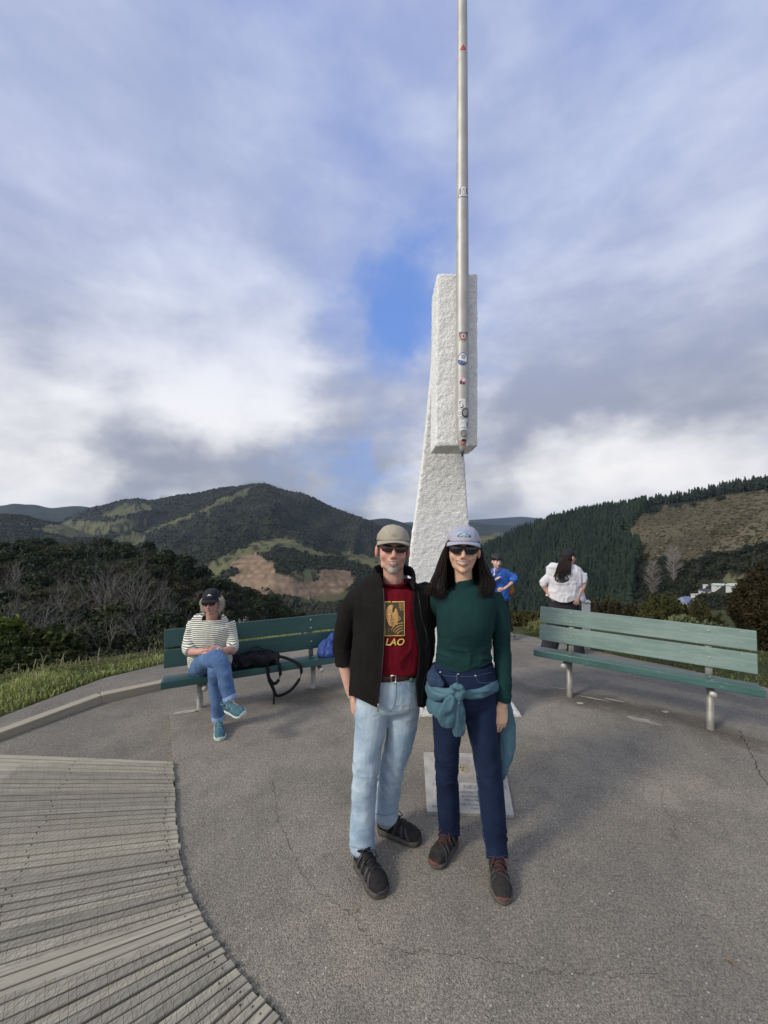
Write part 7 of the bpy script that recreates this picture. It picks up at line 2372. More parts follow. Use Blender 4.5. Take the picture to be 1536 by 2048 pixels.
    def dn(V):
        px, py = proj(V)
        return 0.25 + 0.9 * np.exp(-((py - 1318) / 26) ** 2) * (px < 986) + 0.8 * np.exp(-((py - 1388) / 24) ** 2) * (px > 984) + 0.5 * np.exp(-((py - 1300) / 20) ** 2) * (px > 984)
    def bands(V):
        px, py = proj(V)
        return 0.003 * ((py > 1392) & (px > 984)) + 0.0018 * np.exp(-((py - 1319) / 2.0) ** 2) * (px < 984) + 0.0022 * ((py < 1173) & (np.abs(px - 930) < 24))
    Vs, Fs, os_ = cloth('sweater', root, B, sw, 0.006, M_SWEAT, (0.0048, 12, (0.8, 0.8, 1.6)), 54, clips=[c_hem, c_cuff], shell=0.004, dense=dn, extra=bands)
    # ---- jeans
    jl = [tube(*rings([(928, 1326, 58, .100, 0), (928, 1350, 63, .106, .0), (928, 1380, 67, .115, .0), (928, 1402, 62, .105, .0), (927, 1418, 40, .06, .005)]), ref=(1, 0, 0), n=14, seg=26, e=0.05),
          tube([J(899, 1384, .01), J(895, 1450, .03), J(893, 1500, .05), P(893.5, 1545, 2.03), P(896, 1600, 2.07), P(898, 1645, 2.10), P(898.5, 1676, 2.11)], [(.086, .092), (.075, .084), (.064, .072), (.058, .064), (.060, .062), (.058, .060), (.056, .060)], n=26, seg=22),
          tube([J(957, 1384, .0), J(963, 1450, -.005), J(971, 1500, -.01), J(978, 1550, -.015), P(984, 1610, 1.95), P(990, 1670, 1.96), P(994, 1722, 1.965)], [(.086, .092), (.075, .084), (.066, .074), (.063, .066), (.064, .064), (.060, .060), (.052, .058)], n=28, seg=22)]
    def jd(V):
        px, py = proj(V)
        return 0.18 + 0.85 * np.exp(-((py - 1540) / 40) ** 2) + 0.7 * np.exp(-((py - 1690) / 45) ** 2) + 0.4 * np.exp(-((py - 1425) / 22) ** 2)
    def c_jh(V):
        px, py = proj(V)
        lim = np.where(px < 936, 1672, 1717)
        return np.where(py > 1600, (lim - py) / k, 0.05)
    Vj, Fj, oj = cloth('jeans', root, B, jl, 0.0055, M_DJEANS, (0.0045, 12, (0.9, 0.9, 1.3)), 63, clips=[c_jh], dense=jd)
    jb = bvh_of(Vj, Fj)
    def onto(bv, pts, w, m, nm, par, off=0.0015, n=18):
        P2, F2 = line2(catmull(pts, n), w); W = []
        for x, y in P2:
            o = Vector((0, 0, CAM_H)); d = (Vector(P(x, y, 1.0)) - o).normalized(); h = bv.ray_cast(o, d)[0]
            if h is None: return
            W.append(np.array(h - d * off))
        obj(nm, np.array(W), F2, m, par, base=B, smooth=False)
    sl, sdk = flat_mat('blue denim thread', (0.06, 0.10, 0.20)), flat_mat('navy denim edge', (0.004, 0.008, 0.02))
    for pts, w, m in (([(913, 1348), (914, 1362), (914, 1376)], 1.6, sl), ([(919, 1349), (920, 1376)], 0.9, sdk), ([(952, 1352), (955, 1362), (965, 1366), (985, 1365)], 1.0, sl), ([(876, 1347), (890, 1351), (913, 1353)], 0.8, sl), ([(921, 1353), (950, 1352), (984, 1344)], 0.8, sl), ([(919, 1490), (917, 1560), (919, 1640), (918, 1668)], 1.0, sl),
                      ([(953, 1530), (958, 1590), (966, 1660), (974, 1710)], 1.0, sl), ([(877, 1667), (898, 1671), (919, 1667)], 1.0, sl), ([(974, 1712), (994, 1715), (1013, 1710)], 1.0, sl)):
        onto(jb, pts, w, m, 'seam', oj)
    for x, y in ((881, 1345), (917, 1349), (951, 1352)):
        o = Vector((0, 0, CAM_H)); d = (Vector(P(x, y, 1.0)) - o).normalized(); h = jb.ray_cast(o, d)[0]
        if h is not None:
            Ve, Fe = ell(np.array(h), (0.0055, 0.003, 0.0055), seg=10, rings=6); obj('button', Ve, Fe, M_METAL, oj, base=B)
    # ---- the jacket tied round her hips
    # body of it hanging behind and at the right, the sash round the hips, the knot, and two sleeves hanging from it
    hb = [tube([J(992, 1378, .04), J(1004, 1410, .04), J(1012, 1450, .03), J(1013, 1490, .02), J(1008, 1530, .005), J(1005, 1558, 0)], [(.038, .03), (.044, .032), (.047, .034), (.045, .030), (.026, .022), (.008, .010)], ref=(1, 0, 0), n=26, seg=18),
          tube([J(870, 1372, .10), J(925, 1380, .145), J(985, 1376, .10)], [(.06, .014), (.09, .016), (.06, .014)], ref=(0, 0, 1), n=14, seg=14),
          tube([J(868, 1382, .05), J(862, 1396, -.02), J(872, 1412, -.085), J(884, 1432, -.108), J(890, 1443, -.108)], [(.06, .014), (.064, .014), (.048, .014), (.024, .012), (.006, .008)], ref=(0.25, 0, 1), n=22, seg=16)]
    Vt, Ft, ot = cloth('tied_jacket', root, B, hb, 0.0048, M_TEAL, (0.0042, 16, (1.5, 1.5, 0.4)), 71, smooth=2)
    tb = bvh_of(Vt, Ft)
    sash = [tube([J(868, 1366, .10), J(857, 1374, .0), J(866, 1386, -.085), J(886, 1388, -.122), J(908, 1384, -.138)], [(.030, .012), (.036, .014), (.034, .015), (.029, .016), (.022, .016)], ref=(0, 0, 1), n=22, seg=16),
            tube([J(921, 1387, -.140), J(945, 1389, -.126), J(970, 1384, -.112), J(988, 1375, -.06), J(996, 1368, .02), J(985, 1366, .10)], [(.016, .014), (.021, .013), (.024, .012), (.030, .012), (.034, .012), (.034, .012)], ref=(0, 0, 1), n=24, seg=16)]
    cloth('sash', ot, B, sash, 0.0042, M_TEAL, (0.0040, 15, (0.5, 0.5, 2.6)), 72, smooth=2)
    knot = [ell(J(914, 1385, -.143), (0.036, 0.020, 0.027)), tube([J(903, 1378, -.135), J(913, 1372, -.162), J(924, 1382, -.170), J(920, 1396, -.160), J(908, 1401, -.138)], [(.010, .012), (.014, .013), (.016, .013), (.014, .012), (.010, .010)], n=16, seg=12)]
    cloth('knot', ot, B, knot, 0.0042, M_TEAL, (0.0040, 22, (1.2, 1.2, 1.2)), 73, smooth=2)
    for sl_ in ([tube([J(906, 1394, -.150), J(898, 1413, -.152), J(893, 1435, -.142), J(896, 1453, -.135)], [(.018, .014), (.036, .015), (.040, .013), (.030, .006)], ref=(1, 0, 0), n=18, seg=16)],
                [tube([J(917, 1396, -.146), J(919, 1420, -.138), J(918, 1450, -.126), J(918, 1471, -.120)], [(.016, .013), (.028, .013), (.034, .011), (.022, .006)], ref=(1, 0, 0), n=18, seg=16)]):
        cloth('hanging_sleeve', ot, B, sl_, 0.0042, M_TEAL, (0.0048, 20, (1.7, 1.7, 0.45)), 75, smooth=2)
    dz = flat_mat('dark teal zip', (0.02, 0.045, 0.055)); pz = flat_mat('pale teal piping', (0.16, 0.28, 0.32))
    onto(tb, [(994, 1470), (998, 1500), (1001, 1530), (1004, 1555)], 3.2, dz, 'zip', ot, 0.002)
    onto(tb, [(990, 1400), (1000, 1440), (1003, 1480), (1005, 1520)], 1.2, pz, 'piping', ot, 0.002)
    kn = [tube([J(868, 1333, .06), J(866, 1350, -.02), J(873, 1362, -.085), J(885, 1370, -.112)], [(.03, .016), (.042, .018), (.036, .018), (.016, .012)], ref=(0.3, 0, 1), n=16, seg=12), ell(J(868, 1356, -.05), (.035, .06, .045))]
    cloth('knit_lining', root, B, kn, 0.005, M_KNIT, (0.002, 20, (1, 1, 1)), 77)
    # ring
    c_ = J(994.5, 1449, -0.05)
    fz = [m for m in V[(np.abs(proj(V)[0] - 996) < 8) & (np.abs(proj(V)[1] - 1446) < 4) & (V[:, 1] < 2.0)]]
    if fz:
        q = np.array(fz); c_ = q.mean(0)
    a = np.linspace(0, 2 * math.pi, 21)
    Vr, Fr = tube([c_ + np.array((0.0105 * math.cos(t), 0.0105 * math.sin(t), 0)) for t in a], [0.0018] * 21, ref=(0, 0, 1), seg=6, cap=False)
    obj('ring', Vr, Fr, material('gold', (0.7, 0.5, 0.22), 0.25, metal=0.9), body, base=B)
    for (h, t) in feet:
        shoe(root, B, h, t, (0, 0, 1), M_WSHOE, M_WSOLE, M_WLACE, 1.02, M_REDR, m_panel=M_WRUB)


build_woman()
# ------------------------------------------------------------------ the seated woman
def striped(name, a, b, period, duty):
    m = bpy.data.materials.new(name); m.use_nodes = True
    nt = NT(m.node_tree); bs = nt.n['Principled BSDF']
    tc = nt.node('ShaderNodeTexCoord').outputs['Object']
    wob = nt.math('MULTIPLY', nt.math('SUBTRACT', nt.noise(tc, 7, 2), 0.5), 0.022)
    sp = nt.node('ShaderNodeSeparateXYZ'); nt.put(sp.inputs[0], tc)
    f = nt.math('FRACT', nt.math('DIVIDE', nt.math('ADD', sp.outputs[2], wob), period))
    g = nt.math('LESS_THAN', f, duty)
    nt.put(bs.inputs['Base Color'], nt.mix(g, a, b)); bs.inputs['Roughness'].default_value = 0.9; bs.inputs['Specular IOR Level'].default_value = 0.2
    return m


M_STRIPE = striped('green and white striped jersey', (0.72, 0.72, 0.62), (0.085, 0.10, 0.085), 0.0172, 0.42)
M_MJEANS = denim('mid blue denim', (0.10, 0.175, 0.32), (0.06, 0.115, 0.23))
M_BCAP = material('charcoal cotton', (0.016, 0.017, 0.021), 0.85, (0.024, 0.025, 0.03), vscale=18, spec=0.25)
M_TSHOE = material('teal mesh shoe', (0.022, 0.075, 0.10), 0.75, (0.05, 0.14, 0.17), vscale=40, bump=0.4, bscale=200, bdist=0.003)
M_PSOLE = material('pale mint rubber', (0.52, 0.60, 0.55), 0.7, (0.4, 0.47, 0.43), 40)
M_TLACE = material('pale teal lace', (0.20, 0.36, 0.40), 0.8)
M_WHAIR = material('white blond hair', (0.58, 0.54, 0.46), 0.5, (0.40, 0.36, 0.29), vscale=60, spec=0.4)


def build_seated():
    root = empty('person', tuple(P(428, 1420, 3.55)), label='seated older woman in a dark cap and striped top, legs crossed, on the left bench', cat='person')
    root.location.z = 0
    B = np.array(root.location)
    S = lambda px, py, Y: P(px, py, Y)
    sc = lambda p, Y: p * Y / F_PX
    H = Head(S(423, 1203.5, 3.60), 0.94, yaw=9, pitch=2, roll=-1)
    parts = head_parts(H, 0.7)
    parts.append(tube([H.w((0, .02, -.05)), S(424, 1228, 3.63), S(424, 1242, 3.66)], [.05, .05, .055], n=8))
    tr = [(422, 1248, 28, .07, 3.68), (420, 1266, 34, .09, 3.69), (420, 1290, 36, .11, 3.71), (420, 1320, 38, .12, 3.73), (420, 1345, 36, .11, 3.74)]
    parts.append(tube([S(c, y, Y) for c, y, w, d, Y in tr], [(sc(w, Y), d) for c, y, w, d, Y in tr], ref=(1, 0, 0), n=14, seg=20, e=0.1))
    wl, wr = S(408, 1303, 3.36), S(441, 1304, 3.38)
    parts.append(tube([S(388, 1250, 3.66), S(379, 1278, 3.63), S(378, 1300, 3.56), S(392, 1304, 3.45), wl], [.045, .040, .040, .033, .026], n=16))
    parts.append(tube([S(458, 1250, 3.70), S(464, 1276, 3.68), S(465, 1298, 3.60), S(455, 1300, 3.48), wr], [.045, .040, .040, .033, .026], n=16))
    parts += hand_parts(wl, S(432, 1312, 3.27) - wl, (0.15, 0.4, 1.0), 0.92, 0.30, 0.10, 0.5, -1)
    parts += hand_parts(wr + np.array((0, -.015, .022)), S(408, 1308, 3.28) - wr, (-0.15, 0.5, 1.0), 0.92, 0.34, 0.12, 0.5, 1)
    kneeS, ankS = S(432, 1336, 3.27), S(436.5, 1452, 3.30)
    kneeC, ankC = S(439, 1321, 3.20), S(461, 1404, 3.10)
    parts.append(tube([S(436, 1336, 3.74), S(440, 1334, 3.5), kneeS, ankS], [.085, .07, .05, .034], n=14))
    parts.append(tube([S(402, 1334, 3.72), S(412, 1322, 3.45), kneeC, ankC], [.085, .07, .05, .034], n=14))
    fS = (G(436.5, 1453, 0), G(441, 1483, 0))
    fC = (S(455, 1420, 3.12), S(489, 1432, 2.95))
    parts.append(tube([ankS, fS[0] + np.array((0, 0, .06)), fS[0] * .4 + fS[1] * .6 + np.array((0, 0, .035))], [.034, .034, .026], n=7))
    parts.append(tube([ankC, fC[0] * .85 + fC[1] * .15 + np.array((0, 0, .05)), fC[0] * .4 + fC[1] * .6 + np.array((0, 0, .04))], [.033, .032, .026], n=7))
    V, F, body = build_body(root, B, parts, 0.0052, SKIN_O, H, blush=0.55)
    bvh = bvh_of(V, F)
    smile(root, B, H, bvh, w=0.026, z=-0.060, open_=0.009, curve=0.004, teeth=0.6, lip=0.0035)
    sunglasses(root, B, H, bvh, M_LENS, M_FRAME, 0.0275, 0.0205, 0.033, 0.006, -0.107, 2.4, 0.0028, 0.1)
    c, cb = cap_hat(root, B, H, M_BCAP, brim=0.07, crown=0.98, w=0.085, zb=0.036)
    o = H.w((0.004, -0.1, 0.088)); ux = H.R[:, 0] * H.k; uz = H.R[:, 2] * H.k; dv = H.R @ np.array((0, 1, -0.15))
    pts = [(-.024, -.009), (-.014, -.003), (-.006, .008), (.002, .009), (.008, .001), (.015, -.002), (.023, -.009), (.0, -.0065)]
    obj('emblem', decal(cb, o, ux, uz, dv, pts, 0.002), [(7, 0, 1), (7, 1, 2), (7, 2, 3), (7, 3, 4), (7, 4, 5), (7, 5, 6)], flat_mat('white print', INK['white']), c, base=B, smooth=False)
    rng = np.random.default_rng(23); L = [ell(H.w((0, .05, -.02)), (.072, .045, .06))] + [ell(H.w((sx * .074, .03, -.02)), (.012, .04, .05)) for sx in (-1, 1)]
    for i in range(260):
        sx = 1 if rng.random() < .62 else -1
        y = rng.uniform(-.035, .085); xo = .076 - .35 * max(0, y - .045)
        cu = rng.normal(0, .012, (3, 3))
        L.append(hair_strand([H.w((sx * xo, y, .045)), H.w(np.array((sx * (xo + .012), y + .008, .0)) + cu[0]), H.w(np.array((sx * (xo + .010), y + .014, -.045)) + cu[1]), H.w(np.array((sx * (xo - .004 + rng.normal(0, .01)), y + .01, -.085 - .02 * rng.random())) + cu[2])], .0032, .0009, 9, 4))
    Vh, Fh = join(L); obj('hair', Vh, Fh, M_WHAIR, root, base=B)
    # striped top with pushed-up sleeves
    tt = [(424, 1231, 22, .06, 3.655), (424, 1236, 31, .07, 3.66), (422, 1246, 40, .095, 3.67), (420, 1266, 40, .118, 3.67), (420, 1290, 39, .130, 3.68), (420, 1312, 42, .140, 3.69), (420, 1330, 43, .140, 3.71)]
    tp = [tube([S(c_, y, Y) for c_, y, w, d, Y in tt], [(sc(w, Y), d) for c_, y, w, d, Y in tt], ref=(1, 0, 0), n=22, seg=26, e=0.05),
          tube([S(390, 1247, 3.66), S(380, 1272, 3.635), S(377.5, 1294, 3.57), S(381, 1303, 3.515)], [.062, .056, .054, .050], n=14, e=0.15),
          tube([S(456, 1247, 3.70), S(463, 1272, 3.68), S(465.5, 1292, 3.62), S(463, 1299, 3.56)], [.062, .056, .054, .050], n=14, e=0.15)]
    def c_neck(V):
        c0 = S(424, 1238, 3.62); r = np.sqrt(((V[:, 0] - c0[0]) / .088) ** 2 + ((V[:, 1] - c0[1]) / .085) ** 2)
        return np.maximum(r - 1, (S(0, 1241, 3.6)[2] - V[:, 2]) * 12)
    cloth('striped_top', root, B, tp, 0.007, M_STRIPE, (0.006, 9, (1, 1, 1)), 81, clips=[c_neck], shell=0.004)
    jl = [tube([S(401, 1338, 3.74), S(404, 1333, 3.62), S(414, 1321, 3.42), S(436, 1319, 3.22), S(444, 1335, 3.17), S(452, 1366, 3.13), S(459.5, 1395, 3.11)], [(.10, .10), (.098, .095), (.083, .083), (.068, .068), (.062, .062), (.055, .055), (.050, .050)], n=30, seg=20, e=0.1),
          tube([S(438, 1340, 3.74), S(440, 1338, 3.58), S(440, 1336, 3.42), S(432, 1340, 3.26), S(433, 1375, 3.275), S(435, 1410, 3.29), S(436.5, 1438, 3.30)], [(.10, .10), (.095, .092), (.082, .08), (.064, .064), (.058, .058), (.053, .053), (.050, .050)], n=30, seg=20, e=0.1),
          ell(S(420, 1338, 3.74), (.18, .12, .10))]
    Vj, Fj, oj = cloth('jeans', root, B, jl, 0.007, M_MJEANS, (0.0055, 11, (1, 1, 1)), 83)
    cuff = material('turned up denim', (0.25, 0.34, 0.50), 0.9, (0.18, 0.26, 0.42), 20)
    for a, b in ((S(458.5, 1392, 3.11), S(461.5, 1400, 3.105)), (S(436.3, 1431, 3.297), S(436.6, 1440, 3.30))):
        Vc, Fc = tube([a, b], [.055, .054], seg=20, e=0.05); obj('turned_cuff', Vc, Fc, cuff, oj, base=B)
    shoe(root, B, fS[0], fS[1], (0, 0, 1), M_TSHOE, M_PSOLE, M_TLACE, 0.95)
    shoe(root, B, fC[0], fC[1], (-0.45, -0.2, 0.85), M_TSHOE, M_PSOLE, M_TLACE, 0.95)
    # phone in her hand
    o = S(437, 1305, 3.29)
    Vp, Fp = box(o + np.array((-.006, -.02, -.035)), o + np.array((.004, .03, .045)), .003)
    tag(obj('phone', Vp, Fp, [material('pale phone edge', (0.7, 0.69, 0.66), 0.4)], smooth=False), 'pale edged phone held upright in the seated woman\'s hands', 'phone')


build_seated()


# ------------------------------------------------------------------ the walker in the blue jacket
M_BLUE = material('bright blue nylon', (0.02, 0.115, 0.46), 0.6, (0.014, 0.085, 0.36), vscale=9, bump=0.3, bscale=40, bdist=0.006)
M_DARKPANTS = material('black trousers', (0.014, 0.013, 0.015), 0.85, (0.022, 0.02, 0.023), vscale=8, spec=0.2)
M_ORANGE = material('orange brown leather', (0.30, 0.115, 0.03), 0.6, (0.2, 0.075, 0.02), 14, bump=0.3, bscale=30, bdist=0.005)
M_BLKHAIR = material('black hair', (0.008, 0.007, 0.007), 0.4, (0.015, 0.012, 0.011), vscale=40)
M_GSHOE = material('grey trainer', (0.14, 0.13, 0.13), 0.8, (0.09, 0.085, 0.085), 30)


def build_walker():
    Y = 7.5
    S = lambda px, py, dy=0.0: P(px, py, Y + dy)
    k = F_PX / Y
    gz = CAM_H - (1274 - HY) / F_PX * Y
    root = empty('person', (S(1000, 1270)[0], Y, gz), label='walker with short black hair in a bright blue jacket with an orange shoulder strap', cat='person')
    B = np.array(root.location)
    H = Head(S(993, 1123, 0), 1.08, yaw=8, pitch=3, roll=2)
    parts = head_parts(H, 0.6)
    parts.append(tube([H.w((0, .02, -.05)), S(993, 1138, .02), S(994, 1144, .03)], [.045, .048, .06], n=6))
    parts.append(tube([S(995, 1142, .03), S(997, 1165, .03), S(999, 1188, .03), S(999, 1204, .03)], [(.15, .08), (.14, .09), (.13, .09), (.14, .09)], ref=(1, 0, 0), n=10))
    parts.append(tube([S(1013, 1146, .03), S(1022, 1156, .04), S(1029, 1160, .0), S(1018, 1170, -.06), S(1008, 1178, -.10)], [.045, .042, .038, .032, .026], n=14))
    parts += hand_parts(S(1008, 1178, -.10), (-1, -.1, -.35), (0, -.3, 1), .95, .5, .1, .5, 1)
    parts.append(tube([S(981, 1146, .03), S(976, 1163, .0), S(982, 1173, -.10), S(990, 1160, -.13)], [.045, .04, .035, .026], n=14))
    parts += hand_parts(S(990, 1160, -.13), (0.6, -.1, .6), (0, -1, .2), .92, .5, .1, .5, 1)
    aR, aL = S(1023, 1264, -.03), S(985, 1268, .12)
    parts.append(tube([S(1004, 1205, .03), S(1012, 1236, .0), aR], [.08, .055, .036], n=10)); parts.append(tube([S(994, 1205, .03), S(990, 1238, .06), aL], [.08, .055, .036], n=10))
    fR = (S(1021, 1272, .0), S(1028, 1275, -.24)); fL = (S(984, 1270, .16), S(982, 1276, -.08))
    for a, f in ((aR, fR), (aL, fL)):
        parts.append(tube([a, f[0] + np.array((0, 0, .05)), f[0] * .4 + f[1] * .6 + np.array((0, 0, .035))], [.036, .034, .026], n=6))
    V, F, body = build_body(root, B, parts, 0.0085, SKIN_B, H, blush=0.3)
    bvh = bvh_of(V, F)
    smile(root, B, H, bvh, w=.024, z=-.060, open_=.008, curve=.004, teeth=.7, lip=.005)
    for sx in (-1, 1):
        P2, F2 = strip2(sx * .031 - .014, sx * .031 + .014, lambda x: -.004, lambda x: .004, 7, 2)
        obj('eye', on_face(H, bvh, P2, .003), F2, M_BLACK, body, base=B)
    rng = np.random.default_rng(29); L = [ell(H.w((0, .025, .058)), np.array((.088, .104, .078)) * H.k)]
    for i in range(130):
        a = rng.uniform(-math.pi, math.pi); fr = math.cos(a + math.pi / 2)
        L.append(hair_strand([H.w((.02 * math.cos(a), .02 + .02 * math.sin(a), .135)), H.w((.07 * math.cos(a), .02 + .085 * math.sin(a), .115)), H.w((.09 * math.cos(a), .02 + .112 * math.sin(a), .065)), H.w((.086 * math.cos(a) + rng.normal(0, .006), .02 + .112 * math.sin(a), (.028 if math.sin(a) < 0 else -.03) + rng.normal(0, .01)))], .010, .003, 9))
    Vh, Fh = join(L); obj('hair', Vh, Fh, M_BLKHAIR, root, base=B)
    jk = [tube([S(993, 1138, .02), S(994, 1142, .03), S(996, 1148, .03), S(999, 1168, .03), S(1001, 1188, .03), S(1001, 1198, .03)], [(.075, .07), (.13, .085), (.19, .11), (.185, .13), (.165, .13), (.16, .125)], ref=(1, 0, 0), n=18, seg=24, e=.08),
          tube([S(1010, 1147, .03), S(1020, 1153, .035), S(1028, 1157, .01), S(1024, 1163, -.03)], [.075, .075, .075, .06], n=12, e=.15),
          tube([S(982, 1147, .03), S(976, 1162, .0), S(979, 1170, -.07)], [.075, .07, .06], n=12, e=.15), tube([S(985, 1140, .0), S(993, 1143, -.05), S(1001, 1140, .0), S(994, 1136, .09), S(985, 1140, 0)], [(.035, .02)] * 5, ref=(0, 0, 1), n=20, seg=8)]
    Vk, Fk, oj = cloth('jacket', root, B, jk, 0.010, M_BLUE, (.012, 8, (1, 1, 1)), 91)
    kb = bvh_of(Vk, Fk)
    def onto(pts, w, m, nm, off=.004):
        P2, F2 = line2(catmull(pts, 16), w); W = []
        for x, y in P2:
            o = Vector((0, 0, CAM_H)); d = (Vector(P(x, y, 1.0)) - o).normalized(); h = kb.ray_cast(o, d)[0]
            W.append(np.array(h - d * off) if h is not None else np.array(P(x, y, Y - .12)))
        return obj(nm, np.array(W), F2, m, oj, base=B, smooth=False)
    onto([(988, 1136), (988.5, 1144), (988, 1152)], 1.5, flat_mat('white print', INK['white']), 'zip')
    bag = empty('shoulder_bag', tuple(S(1022, 1180, .02)), label='orange brown shoulder bag hanging at the hip of the walker in blue', cat='bag')
    bb = np.array(bag.location)
    Vb, Fb = remesh([ell(S(1020, 1180, .02), (.085, .07, .12)), ell(S(1016, 1172, .02), (.09, .06, .07))], .012, 3); obj('body', Vb, Fb, M_ORANGE, bag, base=bb)
    P2 = catmull([(1002, 1136), (996, 1143), (990, 1150), (985, 1156)], 16); W = []
    for x, y in P2:
        o = Vector((0, 0, CAM_H)); d = (Vector(P(x, y, 1.0)) - o).normalized(); h = kb.ray_cast(o, d)[0]
        W.append(np.array(h - d * .006) if h is not None else np.array(P(x, y, Y - .12)))
    Vs, Fs = tube(W, [(.022, .004)] * len(W), ref=(1, 0, 1), seg=8); obj('strap', Vs, Fs, M_ORANGE, bag, base=bb)
    pj = [tube([S(1000, 1193, .03), S(1000, 1204, .03), S(1000, 1214, .03)], [(.15, .11), (.165, .115), (.15, .10)], ref=(1, 0, 0), n=8, e=.1), tube([S(1006, 1206, .03), S(1013, 1236, .0), S(1021, 1262, -.03)], [.095, .075, .06], n=12, e=.1), tube([S(993, 1206, .03), S(989, 1238, .06), S(985, 1264, .12)], [.095, .075, .06], n=12, e=.1)]
    cloth('trousers', root, B, pj, .010, M_DARKPANTS, (.006, 9, (1, 1, 1)), 93)
    for f in (fR, fL): shoe(root, B, f[0], f[1], (0, 0, 1), M_GSHOE, M_KSOLE, M_BLACK, 1.0)


build_walker()

# ------------------------------------------------------------------ the person with the white sweatshirt, seen from behind
M_WSWEAT = material('white sweatshirt fleece', (0.68, 0.67, 0.68), 0.95, (0.60, 0.59, 0.61), vscale=6, bump=0.2, bscale=160, bdist=0.003)
M_CPANTS = material('charcoal wide trousers', (0.022, 0.021, 0.025), 0.9, (0.032, 0.03, 0.036), vscale=7, spec=0.2)
M_BRHAIR = material('dark brown hair', (0.017, 0.009, 0.008), 0.5, (0.032, 0.016, 0.013), vscale=30, spec=0.25)


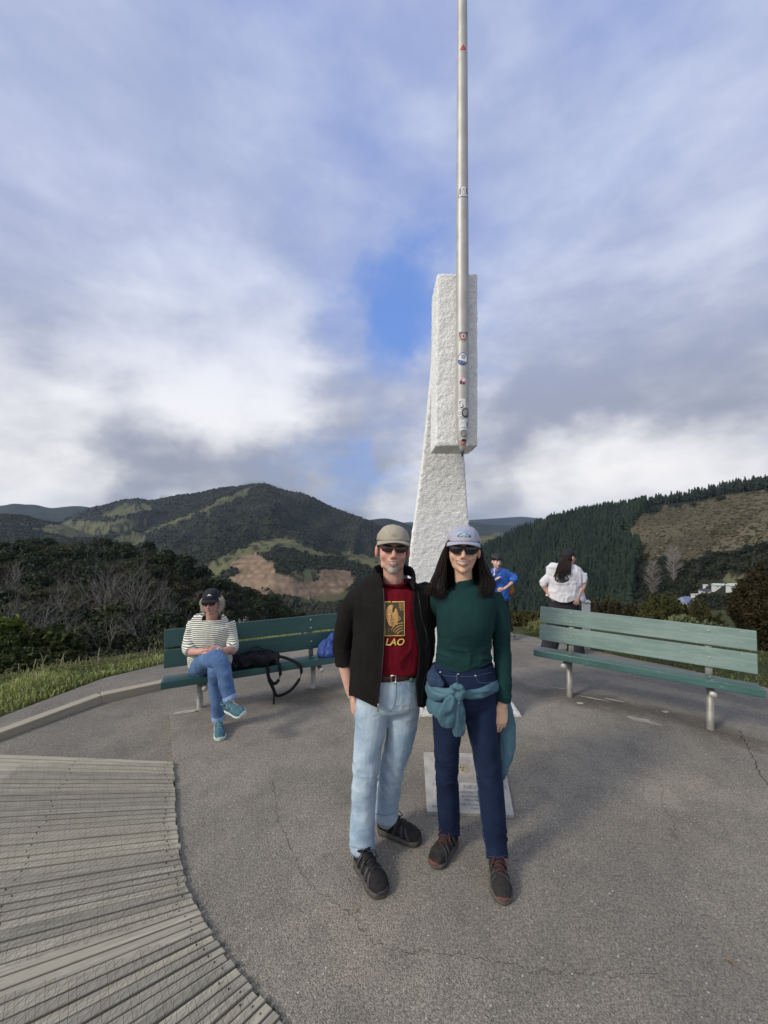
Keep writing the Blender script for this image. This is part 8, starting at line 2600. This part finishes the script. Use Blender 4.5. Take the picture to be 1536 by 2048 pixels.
def build_backview():
    Y = 5.95
    S = lambda px, py, dy=0.0: P(px, py, Y + dy)
    gz = CAM_H - (1316 - HY) / F_PX * Y
    root = empty('person', (S(1128, 1300)[0], Y, gz), label='person with long brown hair, black cap and white sweatshirt seen from behind, hands on hips', cat='person')
    B = np.array(root.location)
    H = Head(S(1138, 1115, 0), 1.0, yaw=118, pitch=0, roll=0)
    parts = head_parts(H, 0.8)
    parts.append(tube([H.w((0, .02, -.05)), S(1136, 1130, 0), S(1134, 1138, 0)], [.045, .046, .06], n=6))
    parts.append(tube([S(1133, 1136, 0), S(1131, 1160, .02), S(1129, 1190, .03), S(1128, 1206, .03)], [(.16, .08), (.15, .09), (.13, .09), (.15, .10)], ref=(1, 0, 0), n=10))
    wL, wR = S(1101, 1193, -.02), S(1156, 1192, -.10)
    parts.append(tube([S(1115, 1143, 0), S(1098, 1156, .02), S(1086, 1166, .03), S(1093, 1180, .02), wL], [.05, .047, .044, .036, .027], n=14))
    parts += hand_parts(wL, (0.75, -.15, -.6), (0.6, -.6, .55), .95, .25, .12, .5, 1)
    parts.append(tube([S(1153, 1143, 0), S(1163, 1157, -.03), S(1166, 1170, -.05), S(1160, 1182, -.08), wR], [.05, .047, .046, .038, .027], n=14))
    parts += hand_parts(wR, (-0.35, -.35, -.9), (-0.9, -.2, .2), .95, .22, .18, .6, 1)
    aL, aR = S(1095, 1303, .05), S(1152, 1306, 0)
    parts.append(tube([S(1117, 1212, .03), S(1108, 1260, .04), aL], [.085, .06, .036], n=10)); parts.append(tube([S(1142, 1212, .03), S(1149, 1260, .02), aR], [.085, .06, .036], n=10))
    fL = (S(1096, 1311, .0), S(1090, 1306, .22)); fR = (S(1152, 1315, -.03), S(1156, 1309, .20))
    for a, f in ((aL, fL), (aR, fR)): parts.append(tube([a, f[0] + np.array((0, 0, .05)), f[0] * .4 + f[1] * .6 + np.array((0, 0, .035))], [.036, .034, .026], n=6))
    V, F, body = build_body(root, B, parts, 0.0075, SKIN_B * np.array((.95, .85, .82)), H, blush=0.3)
    c, cb = cap_hat(root, B, H, M_BCAP, brim=0.068, crown=0.98, w=0.085, zb=0.034)
    Ve, Fe = ell(H.w((0.02, -.075, .095)), .008, seg=8, rings=6); obj('emblem', Ve, Fe, flat_mat('white print', INK['white']), c, base=B)
    # sweatshirt
    st = [(1136, 1129, 16, .07, 0), (1135, 1134, 30, .10, 0), (1133, 1141, 40, .13, 0), (1131, 1158, 37, .155, .01), (1129, 1178, 34, .165, .02), (1129, 1194, 35, .17, .02), (1130, 1204, 36, .165, .02)]
    sc = Y / F_PX
    sw = [tube([S(a, b, e_) for a, b, w, d, e_ in st], [(w * sc, d) for a, b, w, d, e_ in st], ref=(1, 0, 0), n=20, seg=26, e=.06),
          tube([S(1114, 1143, 0), S(1099, 1154, .02), S(1088, 1164, .03), S(1090, 1168, .028)], [.08, .074, .07, .064], n=12, e=.2),
          tube([S(1152, 1143, 0), S(1162, 1156, -.03), S(1163.5, 1166, -.045)], [.08, .076, .07], n=12, e=.2),
          tube([S(1160, 1182, .02), S(1166, 1196, .03), S(1170, 1206, .03)], [(.06, .04), (.05, .03), (.015, .02)], ref=(1, 0, 0), n=8),
          tube([S(1122, 1139, -.03), S(1134, 1142, -.11), S(1148, 1138, -.03), S(1136, 1132, .06), S(1122, 1139, -.03)], [(.05, .025)] * 5, ref=(0, 0, 1), n=20, seg=8)]
    def hem(V):
        px, py = proj(V); lim = np.interp(px, [1096, 1104, 1118, 1132, 1146, 1160, 1163, 1175], [1192, 1198, 1204, 1206, 1202, 1196, 1203, 1212])
        return np.where(py > 1180, (lim - py) * sc, .05)
    Vk, Fk, oj = cloth('sweatshirt', root, B, sw, 0.0095, M_WSWEAT, (.013, 6.5, (1, 1, 1)), 95, clips=[hem], shell=.006)
    kb = bvh_of(Vk, Fk)
    def pr(P2, F2, m, off, nm='print', cxp=1123.5, cyp=1157.5):
        out = []
        for x, y in np.asarray(P2):
            o = Vector((0, 0, CAM_H)); d = (Vector(P(cxp + x, cyp - y, 1.0)) - o).normalized(); h = kb.ray_cast(o, d)[0]
            out.append(np.array(h - d * off) if h is not None else np.array(P(cxp + x, cyp - y, Y - .16)))
        obj(nm, np.array(out), F2, m, oj, base=B, smooth=False)
    bk, wh, gy = flat_mat('black print', INK['black']), flat_mat('white print', INK['white']), flat_mat('grey print', INK['grey'])
    pr(*disc2(14.5, 8.2, 0, 0, 22), bk, .006)
    P2, F2 = text2('STILLO', 7.2, 0, 1.2, bold=.1); pr(P2, F2, wh, .009, 'lettering')
    pr(*line2([(-6, -4.2), (-2, -4.6)], 1.2), wh, .009); pr(*line2([(0, -4.6), (5, -4.2)], 1.0), gy, .009)
    P2, F2 = text2('POSSESSION', 4.6, 1.5, -11.5); pr(P2, F2, gy, .007, 'lettering')
    rng = np.random.default_rng(37); L = []
    L.append(ell(H.w((0, .045, -.01)), (.08, .075, .09)))
    for i in range(260):
        a = rng.random(); d = rng.random()
        p0 = H.w((0.075 * math.cos(2.0 * a * 3.14), .03 + .085 * abs(math.sin(2.0 * a * 3.14)), .03))
        x = 1112 + 30 * a
        L.append(hair_strand([p0, S(1118 + 24 * a, 1124, -.07 - .05 * d), S(x + rng.normal(0, 1), 1140, -.13 - .03 * d), S(x - 4 + 4 * a + rng.normal(0, 1.5), 1153 + rng.normal(0, 3) - 6 * a, -.175 - .015 * d)], .0062, .0015, 10, 4))
    Vh, Fh = join(L); obj('hair', Vh, Fh, M_BRHAIR, root, base=B)
    pj = [tube([S(1129, 1196, .03), S(1129, 1206, .03), S(1129, 1222, .03), S(1129, 1234, .03)], [(.20, .13), (.215, .14), (.23, .14), (.18, .11)], ref=(1, 0, 0), n=10, seg=24, e=.08), tube([S(1116, 1222, .03), S(1107, 1260, .04), S(1096, 1306, .05)], [.125, .115, .12], n=14, e=.05), tube([S(1143, 1222, .03), S(1148, 1260, .02), S(1152, 1311, 0)], [.125, .115, .12], n=14, e=.05)]
    cloth('trousers', root, B, pj, .0095, M_CPANTS, (.008, 8, (1, 1, .6)), 97)
    for f in (fL, fR): shoe(root, B, f[0], f[1], (0, 0, 1), M_GSHOE, M_PSOLE, M_BLACK, 1.0)


build_backview()
